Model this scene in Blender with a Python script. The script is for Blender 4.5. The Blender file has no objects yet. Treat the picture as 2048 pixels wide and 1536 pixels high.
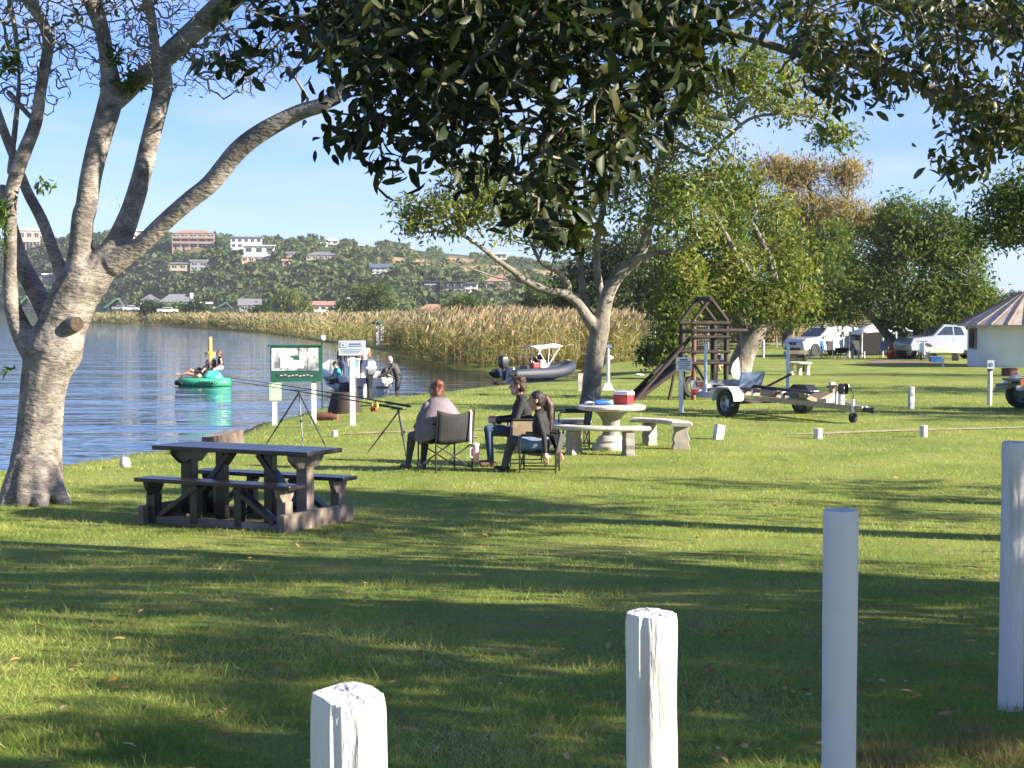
import bpy, bmesh, math, random
import numpy as np
from mathutils import Vector, Matrix, Quaternion

scene = bpy.context.scene
COL = scene.collection
V = Vector
R = math.radians
RNG = np.random.default_rng(7)
random.seed(7)

# ------------------------------------------------------------------ camera
EYE = 2.1
F = 3200.0                       # focal length in photo pixels (photo 2048 px wide)
PITCH = math.atan(138.0 / F)
cam_d = bpy.data.cameras.new("camera")
cam = bpy.data.objects.new("camera", cam_d)
COL.objects.link(cam)
cam.location = (0, 0, EYE)
cam.rotation_euler = (R(90) - PITCH, 0, 0)
cam_d.sensor_width = 36
cam_d.lens = 36 * F / 2048
cam_d.clip_end = 8000
cam_d.clip_start = 0.05
scene.camera = cam

# ------------------------------------------------------------------ sky and sun
SUN_EL, SUN_AZ = R(23), R(109)    # azimuth clockwise from +Y (the viewing direction)
SUN_DIR = V((math.cos(SUN_EL) * math.sin(SUN_AZ), math.cos(SUN_EL) * math.cos(SUN_AZ), math.sin(SUN_EL)))
world = bpy.data.worlds.new("World")
scene.world = world
world.use_nodes = True
nt = world.node_tree
nt.nodes.clear()
w_out = nt.nodes.new("ShaderNodeOutputWorld")
w_bg = nt.nodes.new("ShaderNodeBackground")
w_sky = nt.nodes.new("ShaderNodeTexSky")
w_sky.sky_type = 'NISHITA'
w_sky.sun_disc = False
w_sky.sun_elevation = SUN_EL
w_sky.sun_rotation = SUN_AZ
w_sky.air_density = 1.0
w_sky.dust_density = 0.15
w_sky.ozone_density = 4.0
w_bg.inputs[1].default_value = 0.067
# thin wisps of cloud mixed over the sky by direction
w_tc = nt.nodes.new("ShaderNodeTexCoord")
w_map = nt.nodes.new("ShaderNodeMapping")
w_map.inputs['Scale'].default_value = (2.2, 2.2, 13.0)
w_map.inputs['Location'].default_value = (3.1, 0.4, 0.25)
w_n = nt.nodes.new("ShaderNodeTexNoise")
w_n.inputs['Scale'].default_value = 2.1
w_n.inputs['Detail'].default_value = 7
w_n.inputs['Roughness'].default_value = 0.55
w_r = nt.nodes.new("ShaderNodeValToRGB")
w_r.color_ramp.elements[0].position = 0.44
w_r.color_ramp.elements[0].color = (0, 0, 0, 1)
w_r.color_ramp.elements[1].position = 0.78
w_r.color_ramp.elements[1].color = (0.55, 0.55, 0.55, 1)
w_mix = nt.nodes.new("ShaderNodeMixRGB")
w_mix.inputs[2].default_value = (3.6, 4.0, 5.0, 1)
nt.links.new(w_tc.outputs['Generated'], w_map.inputs[0])
nt.links.new(w_map.outputs[0], w_n.inputs[0])
nt.links.new(w_n.outputs[0], w_r.inputs[0])
nt.links.new(w_r.outputs[0], w_mix.inputs[0])
w_tint = nt.nodes.new("ShaderNodeMixRGB")
w_tint.blend_type = 'MULTIPLY'
w_tint.inputs[0].default_value = 1.0
w_tint.inputs[2].default_value = (0.52, 0.615, 1.0, 1)
nt.links.new(w_sky.outputs[0], w_tint.inputs[1])
nt.links.new(w_tint.outputs[0], w_mix.inputs[1])
nt.links.new(w_mix.outputs[0], w_bg.inputs[0])
nt.links.new(w_bg.outputs[0], w_out.inputs[0])

sun_d = bpy.data.lights.new("sun", 'SUN')
sun_d.energy = 5.0
sun_d.angle = R(0.55)
sun_d.color = (1.0, 0.90, 0.74)
sun = bpy.data.objects.new("sun", sun_d)
COL.objects.link(sun)
sun.rotation_euler = SUN_DIR.to_track_quat('Z', 'Y').to_euler()

vs = scene.view_settings
vs.view_transform = 'Standard'
vs.look = 'None'
vs.gamma = 1
vs.exposure = 1.88
scene.cycles.use_adaptive_sampling = True
scene.cycles.max_bounces = 6
scene.cycles.transparent_max_bounces = 8
scene.cycles.volume_bounces = 0

# ------------------------------------------------------------------ projection helpers (photo pixels -> world)
_cp, _sp = math.cos(PITCH), math.sin(PITCH)
def ray(px, py):
    fx, fy = (px - 1024) / F, -(py - 768) / F
    return V((fx, _cp + fy * _sp, -_sp + fy * _cp))
def at(px, py, Y):
    d = ray(px, py)
    return V((0, 0, EYE)) + d * (Y / d.y)
def gnd(px, py, h=0.0):
    d = ray(px, py)
    return V((0, 0, EYE)) + d * ((h - EYE) / d.z)
def proj(p):
    x, y, z = p[0], p[1], p[2] - EYE
    f = y * _cp - z * _sp
    u = y * _sp + z * _cp
    return 1024 + F * x / f, 768 - F * u / f

# ------------------------------------------------------------------ objects, names, labels
def link(name, mesh, parent=None, mats=None):
    o = bpy.data.objects.new(name, mesh)
    COL.objects.link(o)
    if parent: o.parent = parent
    if mats:
        for m in (mats if isinstance(mats, (list, tuple)) else [mats]):
            mesh.materials.append(m)
    return o
def tag(o, label=None, cat=None, group=None, kind=None):
    if label: o["label"] = label
    if cat: o["category"] = cat
    if group: o["group"] = group
    if kind: o["kind"] = kind
    return o
def thing(name, label, cat, loc=(0, 0, 0), rz=0.0, group=None):
    o = bpy.data.objects.new(name, None)
    o.empty_display_size = 0.2
    COL.objects.link(o)
    o.location = loc
    o.rotation_euler = (0, 0, rz)
    return tag(o, label, cat, group)
def kids(o):
    return [c for c in COL.objects if c.parent == o]
def copy_tree(o, loc=None, rz=None, label=None, parent=None):
    c = o.copy()
    COL.objects.link(c)
    if parent: c.parent = parent
    for ch in kids(o): copy_tree(ch, parent=c)
    if loc is not None: c.location = loc
    if rz is not None: c.rotation_euler = (0, 0, rz)
    if label: c["label"] = label
    return c

# ------------------------------------------------------------------ mesh builder
def rotz(a): return Matrix.Rotation(a, 3, 'Z')
def frame_from(d):
    d = d.normalized()
    a = V((0, 0, 1)) if abs(d.z) < 0.95 else V((1, 0, 0))
    u = d.cross(a).normalized()
    return u, d.cross(u).normalized()
class MB:
    def __init__(s): s.v = []; s.f = []; s.m = []; s.mi = 0
    def mat(s, i): s.mi = i; return s
    def face(s, idx): s.f.append(tuple(idx)); s.m.append(s.mi)
    def add(s, vs, fs):
        b = len(s.v)
        s.v += [tuple(v) for v in vs]
        for f in fs: s.face([b + i for i in f])
    def box(s, c, d, rot=None, top=(1, 1)):
        c = V(c); x, y, z = d[0] / 2, d[1] / 2, d[2] / 2
        p = [V((sx * x * (top[0] if sz > 0 else 1), sy * y * (top[1] if sz > 0 else 1), sz * z))
             for sz in (-1, 1) for sx, sy in ((-1, -1), (1, -1), (1, 1), (-1, 1))]
        if rot is not None:
            if not isinstance(rot, Matrix): rot = rotz(rot)
            p = [rot @ q for q in p]
        s.add([c + q for q in p], [(3, 2, 1, 0), (4, 5, 6, 7), (0, 1, 5, 4), (1, 2, 6, 5), (2, 3, 7, 6), (3, 0, 4, 7)])
        return s
    def bar(s, a, b, w, h, up=(0, 0, 1)):
        a, b = V(a), V(b); d = (b - a).normalized(); up = V(up)
        u = d.cross(up)
        if u.length < 1e-4: u = d.cross(V((0, 1, 0)))
        u.normalize(); n = u.cross(d)
        p = [q + u * (i * w / 2) + n * (j * h / 2) for q in (a, b) for i, j in ((-1, -1), (1, -1), (1, 1), (-1, 1))]
        s.add(p, [(3, 2, 1, 0), (4, 5, 6, 7), (0, 1, 5, 4), (1, 2, 6, 5), (2, 3, 7, 6), (3, 0, 4, 7)])
        return s
    def tube(s, pts, r, n=8, caps=True, flat=1.0):
        pts = [V(p) for p in pts]
        rs = list(r) if isinstance(r, (list, tuple, np.ndarray)) else [r] * len(pts)
        b = len(s.v); u = None
        for i, p in enumerate(pts):
            d = (pts[min(i + 1, len(pts) - 1)] - pts[max(i - 1, 0)])
            if d.length < 1e-9: d = V((0, 0, 1))
            d.normalize()
            if u is None: u, w = frame_from(d)
            else:
                u = (u - d * u.dot(d))
                if u.length < 1e-6: u, _ = frame_from(d)
                u.normalize(); w = d.cross(u)
            for k in range(n):
                a = 2 * math.pi * k / n
                s.v.append(tuple(p + (u * math.cos(a) + w * math.sin(a) * flat) * rs[i]))
        for i in range(len(pts) - 1):
            for k in range(n):
                k2 = (k + 1) % n
                s.face((b + i * n + k, b + i * n + k2, b + (i + 1) * n + k2, b + (i + 1) * n + k))
        if caps:
            s.face([b + k for k in range(n)][::-1])
            s.face([b + (len(pts) - 1) * n + k for k in range(n)])
        return s
    def lathe(s, prof, c=(0, 0, 0), n=16, sx=1, sy=1, rot=None, caps=True):
        c = V(c); b = len(s.v)
        for r, z in prof:
            for k in range(n):
                a = 2 * math.pi * k / n
                q = V((r * math.cos(a) * sx, r * math.sin(a) * sy, z))
                if rot is not None: q = rot @ q
                s.v.append(tuple(c + q))
        for i in range(len(prof) - 1):
            for k in range(n):
                k2 = (k + 1) % n
                s.face((b + i * n + k, b + i * n + k2, b + (i + 1) * n + k2, b + (i + 1) * n + k))
        if caps:
            s.face([b + k for k in range(n)][::-1])
            s.face([b + (len(prof) - 1) * n + k for k in range(n)])
        return s
    def ell(s, c, r, n=10, m=6, rot=None, jit=0.0):
        r = (r, r, r) if not isinstance(r, (tuple, list)) else r
        c = V(c); b = len(s.v)
        def put(q):
            q = V((q[0] * r[0], q[1] * r[1], q[2] * r[2])) * (1 + random.uniform(-jit, jit))
            s.v.append(tuple(c + (rot @ q if rot is not None else q)))
        put((0, 0, -1))
        for i in range(1, m):
            t = -math.pi / 2 + math.pi * i / m
            for k in range(n):
                a = 2 * math.pi * k / n
                put((math.cos(t) * math.cos(a), math.cos(t) * math.sin(a), math.sin(t)))
        put((0, 0, 1)); e = len(s.v) - 1
        for k in range(n):
            k2 = (k + 1) % n
            s.face((b, b + 1 + k2, b + 1 + k))
            for i in range(m - 2):
                q = b + 1 + i * n
                s.face((q + k, q + k2, q + n + k2, q + n + k))
            q = b + 1 + (m - 2) * n
            s.face((q + k, q + k2, e))
        return s
    def prism(s, poly, ext):
        ext = V(ext); n = len(poly); b = len(s.v)
        s.v += [tuple(V(p)) for p in poly] + [tuple(V(p) + ext) for p in poly]
        s.face(list(range(b + n - 1, b - 1, -1))); s.face([b + n + k for k in range(n)])
        for k in range(n):
            k2 = (k + 1) % n
            s.face((b + k, b + k2, b + n + k2, b + n + k))
        return s
    def loft(s, rings, close=True, caps=True):
        b = len(s.v); n = len(rings[0])
        for rg in rings: s.v += [tuple(p) for p in rg]
        for i in range(len(rings) - 1):
            for k in range(n if close else n - 1):
                k2 = (k + 1) % n
                s.face((b + i * n + k, b + i * n + k2, b + (i + 1) * n + k2, b + (i + 1) * n + k))
        if caps and close:
            s.face([b + k for k in range(n)][::-1])
            s.face([b + (len(rings) - 1) * n + k for k in range(n)])
        return s
    def build(s, name, mats, parent=None, smooth=False, bevel=0.0, solid=0.0, fix=True, seg=2, sub=0):
        me = bpy.data.meshes.new(name)
        me.from_pydata(s.v, [], s.f)
        me.polygons.foreach_set('material_index', s.m)
        if fix:
            bm = bmesh.new(); bm.from_mesh(me)
            bmesh.ops.recalc_face_normals(bm, faces=bm.faces)
            bm.to_mesh(me); bm.free()
        if smooth:
            me.polygons.foreach_set('use_smooth', [True] * len(me.polygons))
            if smooth is not True: me.set_sharp_from_angle(angle=R(smooth))
        o = link(name, me, parent, mats)
        if solid:
            q = o.modifiers.new('solid', 'SOLIDIFY'); q.thickness = solid; q.offset = 0
        if bevel:
            q = o.modifiers.new('bevel', 'BEVEL'); q.width = bevel; q.segments = seg; q.limit_method = 'ANGLE'; q.angle_limit = R(40)
        if sub:
            q = o.modifiers.new('sub', 'SUBSURF'); q.levels = q.render_levels = sub
        return o

def np_mesh(name, verts, loops, starts, totals, mats, parent=None, smooth=False):
    me = bpy.data.meshes.new(name)
    me.vertices.add(len(verts)); me.vertices.foreach_set('co', np.ascontiguousarray(verts, np.float32).ravel())
    me.loops.add(len(loops)); me.loops.foreach_set('vertex_index', np.ascontiguousarray(loops, np.int32))
    me.polygons.add(len(starts)); me.polygons.foreach_set('loop_start', np.ascontiguousarray(starts, np.int32))
    me.polygons.foreach_set('loop_total', np.ascontiguousarray(totals, np.int32))
    if smooth: me.polygons.foreach_set('use_smooth', np.ones(len(starts), bool))
    me.update(calc_edges=True); me.validate()
    return link(name, me, parent, mats)
def quads(name, verts, q, mats, parent=None, smooth=False):
    q = np.asarray(q, np.int32); n, k = q.shape
    return np_mesh(name, verts, q.ravel(), np.arange(n) * k, np.full(n, k), mats, parent, smooth)

def unit(a):
    return a / np.maximum(np.linalg.norm(a, axis=1, keepdims=True), 1e-9)
LEAF_D = (np.array([[0, 0, 0], [.45, -.5, .05], [1, 0, -.05], [.45, .5, .05]]), [(0, 1, 2, 3)])
LEAF_F = (np.array([[0, 0, 0], [.22, -.36, .06], [.22, 0, 0], [.22, .36, .06], [.6, -.46, .06], [.6, 0, 0.0], [.6, .46, .06], [.85, -.26, 0], [.85, 0, -.05], [.85, .26, 0], [1.04, 0, -.12]]),
          [(0, 1, 2), (0, 2, 3), (1, 4, 5, 2), (2, 5, 6, 3), (4, 7, 8, 5), (5, 8, 9, 6), (7, 10, 8), (8, 10, 9)])
LEAF_N = (np.array([[0, 0, 0], [.35, -.5, .0], [1, 0, 0]]), [(0, 1, 2)])
def leaves(name, pos, ax, nr, L, W, mat, parent=None, shape=LEAF_D, off=(0, 0, 0)):
    """one mesh of separate leaf blades: pos, axis, normal (n x 3), length and width per leaf"""
    tv, tf = shape; n = len(pos); k = len(tv)
    ax = unit(ax); sd = unit(np.cross(nr, ax)); nr = np.cross(ax, sd)
    L = np.broadcast_to(np.asarray(L, float), (n,))[:, None, None]; W = np.broadcast_to(np.asarray(W, float), (n,))[:, None, None]
    vv = (pos[:, None, :] - np.asarray(off)[None, None, :] + ax[:, None, :] * (tv[None, :, 0:1] * L)
          + sd[:, None, :] * (tv[None, :, 1:2] * W) + nr[:, None, :] * (tv[None, :, 2:3] * L)).reshape(-1, 3)
    lt = np.array([i for f in tf for i in f]); tt = np.array([len(f) for f in tf])
    loops = (lt[None, :] + (np.arange(n) * k)[:, None]).ravel()
    tot = np.tile(tt, n); st = np.concatenate([[0], np.cumsum(tot)[:-1]])
    return np_mesh(name, vv, loops, st, tot, mat, parent, smooth=False)
def rdir(n, zb=0.0, rng=RNG):
    a = rng.normal(size=(n, 3)); a[:, 2] += zb
    return unit(a)

# ------------------------------------------------------------------ materials
def ramp(nt, els):
    r = nt.nodes.new("ShaderNodeValToRGB"); cr = r.color_ramp
    while len(cr.elements) < len(els): cr.elements.new(0.5)
    for e, (p, c) in zip(cr.elements, els): e.position = p; e.color = (*c, 1)
    return r
def M(name, col, col2=None, rough=0.6, scale=4.0, bump=0.15, bscale=25.0, metal=0.0, spec=0.5, stretch=(1, 1, 1), lo=0.35, hi=0.7, detail=5, coat=0.0, bdist=0.01, streak=0.0):
    """procedural surface: two-tone noise colour and a fine noise bump"""
    m = bpy.data.materials.new(name); m.use_nodes = True; nt = m.node_tree; L = nt.links
    b = nt.nodes["Principled BSDF"]
    if col2 is None: col2 = tuple(c * 0.8 for c in col)
    tc = nt.nodes.new("ShaderNodeTexCoord"); mp = nt.nodes.new("ShaderNodeMapping")
    mp.inputs['Scale'].default_value = stretch
    L.new(tc.outputs['Object'], mp.inputs[0])
    n = nt.nodes.new("ShaderNodeTexNoise"); n.inputs['Scale'].default_value = scale; n.inputs['Detail'].default_value = detail
    L.new(mp.outputs[0], n.inputs[0])
    r = ramp(nt, [(lo, col2), (hi, col)]); L.new(n.outputs[0], r.inputs[0]); L.new(r.outputs[0], b.inputs['Base Color'])
    if streak:      # fine bands, dark blotches and pale lichen
        m2 = nt.nodes.new("ShaderNodeMapping"); m2.inputs['Scale'].default_value = (1, 1, 3.6); L.new(tc.outputs['Object'], m2.inputs[0]); prev = r
        for sc_, src, c0, c1, a_, b_ in ((15, m2, (.45, .44, .43), (1, 1, 1), .36, .56), (3.1, tc, (.55, .54, .53), (1, 1, 1), .40, .54), (6.5, tc, (1, 1, 1), (1.45, 1.45, 1.4), .60, .68)):
            nn = nt.nodes.new("ShaderNodeTexNoise"); nn.inputs['Scale'].default_value = sc_; nn.inputs['Detail'].default_value = 6; nn.inputs['Roughness'].default_value = .65
            L.new(src.outputs['Object'] if src is tc else src.outputs[0], nn.inputs[0]); rr_ = ramp(nt, [(a_, c0), (b_, c1)]); L.new(nn.outputs[0], rr_.inputs[0])
            mm = nt.nodes.new("ShaderNodeMixRGB"); mm.blend_type = 'MULTIPLY'; mm.inputs[0].default_value = streak; L.new(prev.outputs[0], mm.inputs[1]); L.new(rr_.outputs[0], mm.inputs[2]); prev = mm
        L.new(prev.outputs[0], b.inputs['Base Color'])
    b.inputs['Roughness'].default_value = rough; b.inputs['Metallic'].default_value = metal
    b.inputs['Specular IOR Level'].default_value = spec; b.inputs['Coat Weight'].default_value = coat
    if bump:
        n2 = nt.nodes.new("ShaderNodeTexNoise"); n2.inputs['Scale'].default_value = bscale; n2.inputs['Detail'].default_value = 4
        L.new(mp.outputs[0], n2.inputs[0])
        bp = nt.nodes.new("ShaderNodeBump"); bp.inputs['Strength'].default_value = bump; bp.inputs['Distance'].default_value = bdist
        L.new(n2.outputs[0], bp.inputs['Height']); L.new(bp.outputs[0], b.inputs['Normal'])
    return m
def leaf_mat(name, cols, rough=0.4, trans=0.35, tcol=None, spec=0.18, nscale=0.0):
    """leaf: colour varies leaf by leaf, light passes through the blade"""
    m = bpy.data.materials.new(name); m.use_nodes = True; nt = m.node_tree; L = nt.links
    b = nt.nodes["Principled BSDF"]; out = nt.nodes["Material Output"]
    g = nt.nodes.new("ShaderNodeNewGeometry")
    r = ramp(nt, [(i / max(1, len(cols) - 1), c) for i, c in enumerate(cols)])
    if nscale:
        n = nt.nodes.new("ShaderNodeTexNoise"); n.inputs['Scale'].default_value = nscale; n.inputs['Detail'].default_value = 3
        L.new(g.outputs['Position'], n.inputs[0])
        ad = nt.nodes.new("ShaderNodeMath"); ad.operation = 'MULTIPLY_ADD'; ad.inputs[1].default_value = 0.5
        sb = nt.nodes.new("ShaderNodeMath"); sb.operation = 'MULTIPLY_ADD'; sb.inputs[1].default_value = 1.8; sb.inputs[2].default_value = -0.65
        L.new(n.outputs[0], sb.inputs[0]); L.new(g.outputs['Random Per Island'], ad.inputs[0]); L.new(sb.outputs[0], ad.inputs[2])
        L.new(ad.outputs[0], r.inputs[0])
    else: L.new(g.outputs['Random Per Island'], r.inputs[0])
    L.new(r.outputs[0], b.inputs['Base Color']); b.inputs['Roughness'].default_value = rough
    b.inputs['Specular IOR Level'].default_value = spec
    t = nt.nodes.new("ShaderNodeBsdfTranslucent")
    hs = nt.nodes.new("ShaderNodeMixRGB"); hs.blend_type = 'MULTIPLY'; hs.inputs[0].default_value = 1
    hs.inputs[2].default_value = (*(tcol or (1.5, 1.6, 0.6)), 1)
    L.new(r.outputs[0], hs.inputs[1]); L.new(hs.outputs[0], t.inputs[0])
    mx = nt.nodes.new("ShaderNodeMixShader"); mx.inputs[0].default_value = trans
    L.new(b.outputs[0], mx.inputs[1]); L.new(t.outputs[0], mx.inputs[2]); L.new(mx.outputs[0], out.inputs[0])
    return m

def fuse(items, voxel=0.02, iters=2, factor=0.6):
    """melt tapered capsules and ellipsoids into one continuous skin; each face keeps the tag of the nearest item.
    items: ('c', p0, r0, p1, r1, tag) or ('e', centre, (rx, ry, rz), rotation, tag)"""
    mb = MB()
    for it in items:
        if it[0] == 'c':
            _, a, ra, b, rb, _t = it; a, b = V(a), V(b); d = b - a; L = d.length
            if L < 1e-5: mb.ell(a, ra, 12, 8); continue
            u, w = frame_from(d); e = d / L
            rings = []
            for t in (-90, -60, -30, 0): rings.append((a + e * (ra * math.sin(R(t))), max(ra * math.cos(R(t)), ra * .03)))
            for t in (0, 30, 60, 90): rings.append((b + e * (rb * math.sin(R(t))), max(rb * math.cos(R(t)), rb * .03)))
            mb.loft([[c + (u * math.cos(k * math.pi / 6) + w * math.sin(k * math.pi / 6)) * r for k in range(12)] for c, r in rings])
        else:
            mb.ell(it[1], tuple(it[2]), 14, 9, rot=it[3])
    o = mb.build("fuse_tmp", [])
    q = o.modifiers.new('rm', 'REMESH'); q.mode = 'VOXEL'; q.voxel_size = voxel; q.use_smooth_shade = True
    q = o.modifiers.new('sm', 'SMOOTH'); q.iterations = iters; q.factor = factor
    dg = bpy.context.evaluated_depsgraph_get(); dg.update()
    me = bpy.data.meshes.new_from_object(o.evaluated_get(dg))
    old = o.data; bpy.data.objects.remove(o); bpy.data.meshes.remove(old)
    return me
def fuse_tags(me, items, tags):
    n = len(me.polygons); c = np.empty(n * 3, np.float32); me.polygons.foreach_get('center', c); c = c.reshape(-1, 3)
    best = np.full(n, 1e9); mi = np.zeros(n, np.int32)
    for it in items:
        if it[0] == 'c':
            a = np.array(it[1]); b = np.array(it[3]); d = b - a; L2 = max(float(d @ d), 1e-9)
            t = np.clip((c - a) @ d / L2, 0, 1)
            dist = np.linalg.norm(c - (a + t[:, None] * d), axis=1) - (it[2] + t * (it[4] - it[2])); tg = it[5]
        else:
            q = c - np.array(it[1])
            if it[3] is not None: q = q @ np.array(it[3])
            r = np.array(it[2]); k = np.linalg.norm(q / r, axis=1); dist = (k - 1) * r.min(); tg = it[4]
        s = dist < best
        best[s] = dist[s]; mi[s] = tags.index(tg)
    me.polygons.foreach_set('material_index', mi)
# ================================================================== terrain
WATER = -0.6
crest_px = [(0, 938), (120, 926), (300, 900), (400, 884), (480, 867), (545, 838), (600, 829), (635, 815), (712, 797), (782, 790),
            (860, 785), (936, 776), (1000, 770), (1100, 763), (1160, 757), (1190, 742), (1215, 724)]
far_px = [(1235, 716), (1180, 738), (1140, 743), (990, 746), (870, 739), (830, 718), (760, 700), (640, 683), (520, 665), (330, 652), (200, 646.5), (100, 644), (0, 642.5), (-300, 640)]
W_POLY = [(-60, 18)] + [(-12, 22.2)] + [gnd(x, y, -0.1).xy[:] for x, y in crest_px] + [gnd(x, y, WATER).xy[:] for x, y in far_px] + [(-2500, 1700), (-2500, 18)]
W_POLY = np.array(W_POLY, float)
def sdf_poly(P, poly):
    """signed distance to a polygon, positive outside"""
    d = np.full(len(P), 1e18); inside = np.zeros(len(P), bool); n = len(poly)
    for i in range(n):
        a, b = poly[i], poly[(i + 1) % n]; e = b - a; w = P - a
        t = np.clip((w @ e) / max(e @ e, 1e-9), 0, 1); q = w - t[:, None] * e
        d = np.minimum(d, (q * q).sum(1))
        c1 = P[:, 1] >= a[1]; c2 = P[:, 1] < b[1]; c3 = e[0] * w[:, 1] > e[1] * w[:, 0]
        inside ^= (c1 & c2 & c3) | (~c1 & ~c2 & ~c3)
    return np.where(inside, -1, 1) * np.sqrt(d)
def polyline_d(x, y, L):
    P = np.stack([x, y], 1); d = np.full(len(P), 1e18)
    for a, b in zip(L[:-1], L[1:]):
        e = b - a; w = P - a; t = np.clip((w @ e) / max(e @ e, 1e-9), 0, 1); q = w - t[:, None] * e; d = np.minimum(d, (q * q).sum(1))
    return np.sqrt(d)
NEAR_L = np.array([gnd(x, y, -0.1).xy[:] for x, y in crest_px], float); FAR_L = np.array([gnd(x, y, WATER).xy[:] for x, y in far_px[1:]], float)
def sstep(a, b, x):
    t = np.clip((x - a) / (b - a), 0, 1); return t * t * (3 - 2 * t)
SKY_PX = [-900, 0, 150, 260, 330, 450, 560, 650, 700, 800, 870, 950, 1050, 1150, 1300, 1500, 1750, 2048, 3000]
SKY_PY = [476, 471, 470, 470, 473, 482, 488, 487, 490, 497, 505, 512, 522, 538, 562, 580, 592, 600, 605]
HILL_Y0, HILL_Y1 = 400.0, 860.0
def vnoise(x, y, s, seed=0):
    """cheap smooth value noise"""
    x = x / s + seed * 17.3; y = y / s + seed * 9.1
    xi, yi = np.floor(x), np.floor(y); fx, fy = x - xi, y - yi
    fx = fx * fx * (3 - 2 * fx); fy = fy * fy * (3 - 2 * fy)
    h = lambda a, b: np.modf(np.abs(np.sin(a * 127.1 + b * 311.7) * 43758.5453))[0]
    return (h(xi, yi) * (1 - fx) + h(xi + 1, yi) * fx) * (1 - fy) + (h(xi, yi + 1) * (1 - fx) + h(xi + 1, yi + 1) * fx) * fy
def height(x, y):
    x = np.atleast_1d(np.asarray(x, float)); y = np.atleast_1d(np.asarray(y, float))
    s = sdf_poly(np.stack([x, y], 1), W_POLY)
    far = sstep(90, 140, y)
    lawn = 0.42 * (1 - sstep(7, 15.5, y)) + 0.03 * (vnoise(x, y, 2.5) - .5) + 0.10 * (vnoise(x, y, 11, 3) - .5) * sstep(20, 45, y)
    land = lawn * (1 - far) + far * (0.1 - 0.35 * sstep(140, 200, y))
    dn = polyline_d(x, y, NEAR_L); df = polyline_d(x, y, FAR_L)
    low = (1 - sstep(3, 34, df)) * sstep(-2, 5, dn - df)
    land = land * (1 - low) - 0.52 * low
    h = land - 0.12 * (1 - sstep(0, 2.5, s)) * (1 - far)
    h = np.where(s < 0, np.maximum(h - 0.62 * sstep(0, 1.1, -s) - 0.8 * sstep(1.1, 8, -s), -1.9), h)
    px = 1024 + F * x / np.maximum(y, 5.0)
    top = (630 - np.interp(px, SKY_PX, SKY_PY)) / F * HILL_Y1 + EYE
    t = np.clip((y - HILL_Y0) / (HILL_Y1 - HILL_Y0), 0, 1); t = 0.35 * t + 0.65 * t * t * (3 - 2 * t)
    hill = top * t + (t > 0) * (vnoise(x, y, 70, 5) - .5) * 9 * t * (1 - t) * 4 * .6
    return h + hill * (y > HILL_Y0) * sstep(10, 120, s)
def hgt(x, y): return float(height(x, y)[0])
def on_ground(px, py, y0=4.0, y1=1200.0):
    """first point of the terrain along the line of sight through a photo pixel"""
    d = ray(px, py); Y = y0 * np.exp(np.linspace(0, math.log(y1 / y0), 700)); t = Y / d.y
    P = np.array((0, 0, EYE)) + t[:, None] * np.array(d)
    hh = height(P[:, 0], P[:, 1]); k = np.argmax(P[:, 2] <= hh)
    if P[k, 2] > hh[k]: k = len(Y) - 1
    if k:
        a, b = P[k - 1, 2] - hh[k - 1], hh[k] - P[k, 2]; f = a / max(a + b, 1e-9)
        p = P[k - 1] * (1 - f) + P[k] * f
    else: p = P[0]
    return V((p[0], p[1], hgt(p[0], p[1])))
def px_poly_mask(x, y, z, poly):
    """which of these ground points lie inside an outline drawn on the map of the hillside"""
    f = y * _cp - (z - EYE) * _sp; u = y * _sp + (z - EYE) * _cp
    P = np.stack([1024 + F * x / f, 768 - F * u / f], 1)
    return sdf_poly(P, np.array(poly, float))
DRY = [[(780, 514), (850, 520), (900, 528), (1010, 532), (1120, 545), (1180, 560), (1120, 575), (1010, 562), (940, 552), (860, 542), (780, 532)],
       [(395, 562), (425, 572), (455, 571), (475, 577), (560, 584), (545, 592), (430, 590), (404, 577)],
       [(372, 498), (408, 499), (402, 510), (376, 508)],
       [(690, 513), (760, 513), (770, 519), (700, 520)], [(900, 512), (960, 518), (940, 526), (890, 520)], [(690, 562), (760, 578), (740, 590), (700, 580)]]
def dry_mask(x, y, z):
    m = np.zeros(len(x))
    k = y > 200
    for p in DRY:
        s = px_poly_mask(x[k], y[k], z[k], p)
        m[k] = np.maximum(m[k], 1 - sstep(-3, 3, s + (vnoise(x[k], y[k], 9, 2) - .5) * 9))
    return m

def axis_pts(lo, hi, c, d0, g):
    out = [c]; d = d0; x = c
    while x < hi: x += d; d *= g; out.append(min(x, hi))
    d = d0; x = c
    while x > lo: x -= d; d *= g; out.insert(0, max(x, lo))
    return np.array(out)
gx = axis_pts(-2600, 2600, 0, 0.30, 1.022)
gy = np.concatenate([np.linspace(-40, 4, 12)[:-1], 4 * np.exp(np.linspace(0, math.log(2600 / 4), 430))])
GX, GY = np.meshgrid(gx, gy); fx_, fy_ = GX.ravel(), GY.ravel()
GZ = height(fx_, fy_)
nx, ny = len(gx), len(gy)
ii = (np.arange(ny - 1)[:, None] * nx + np.arange(nx - 1)[None, :]).ravel()
GQ = np.stack([ii, ii + 1, ii + nx + 1, ii + nx], 1)

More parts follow.
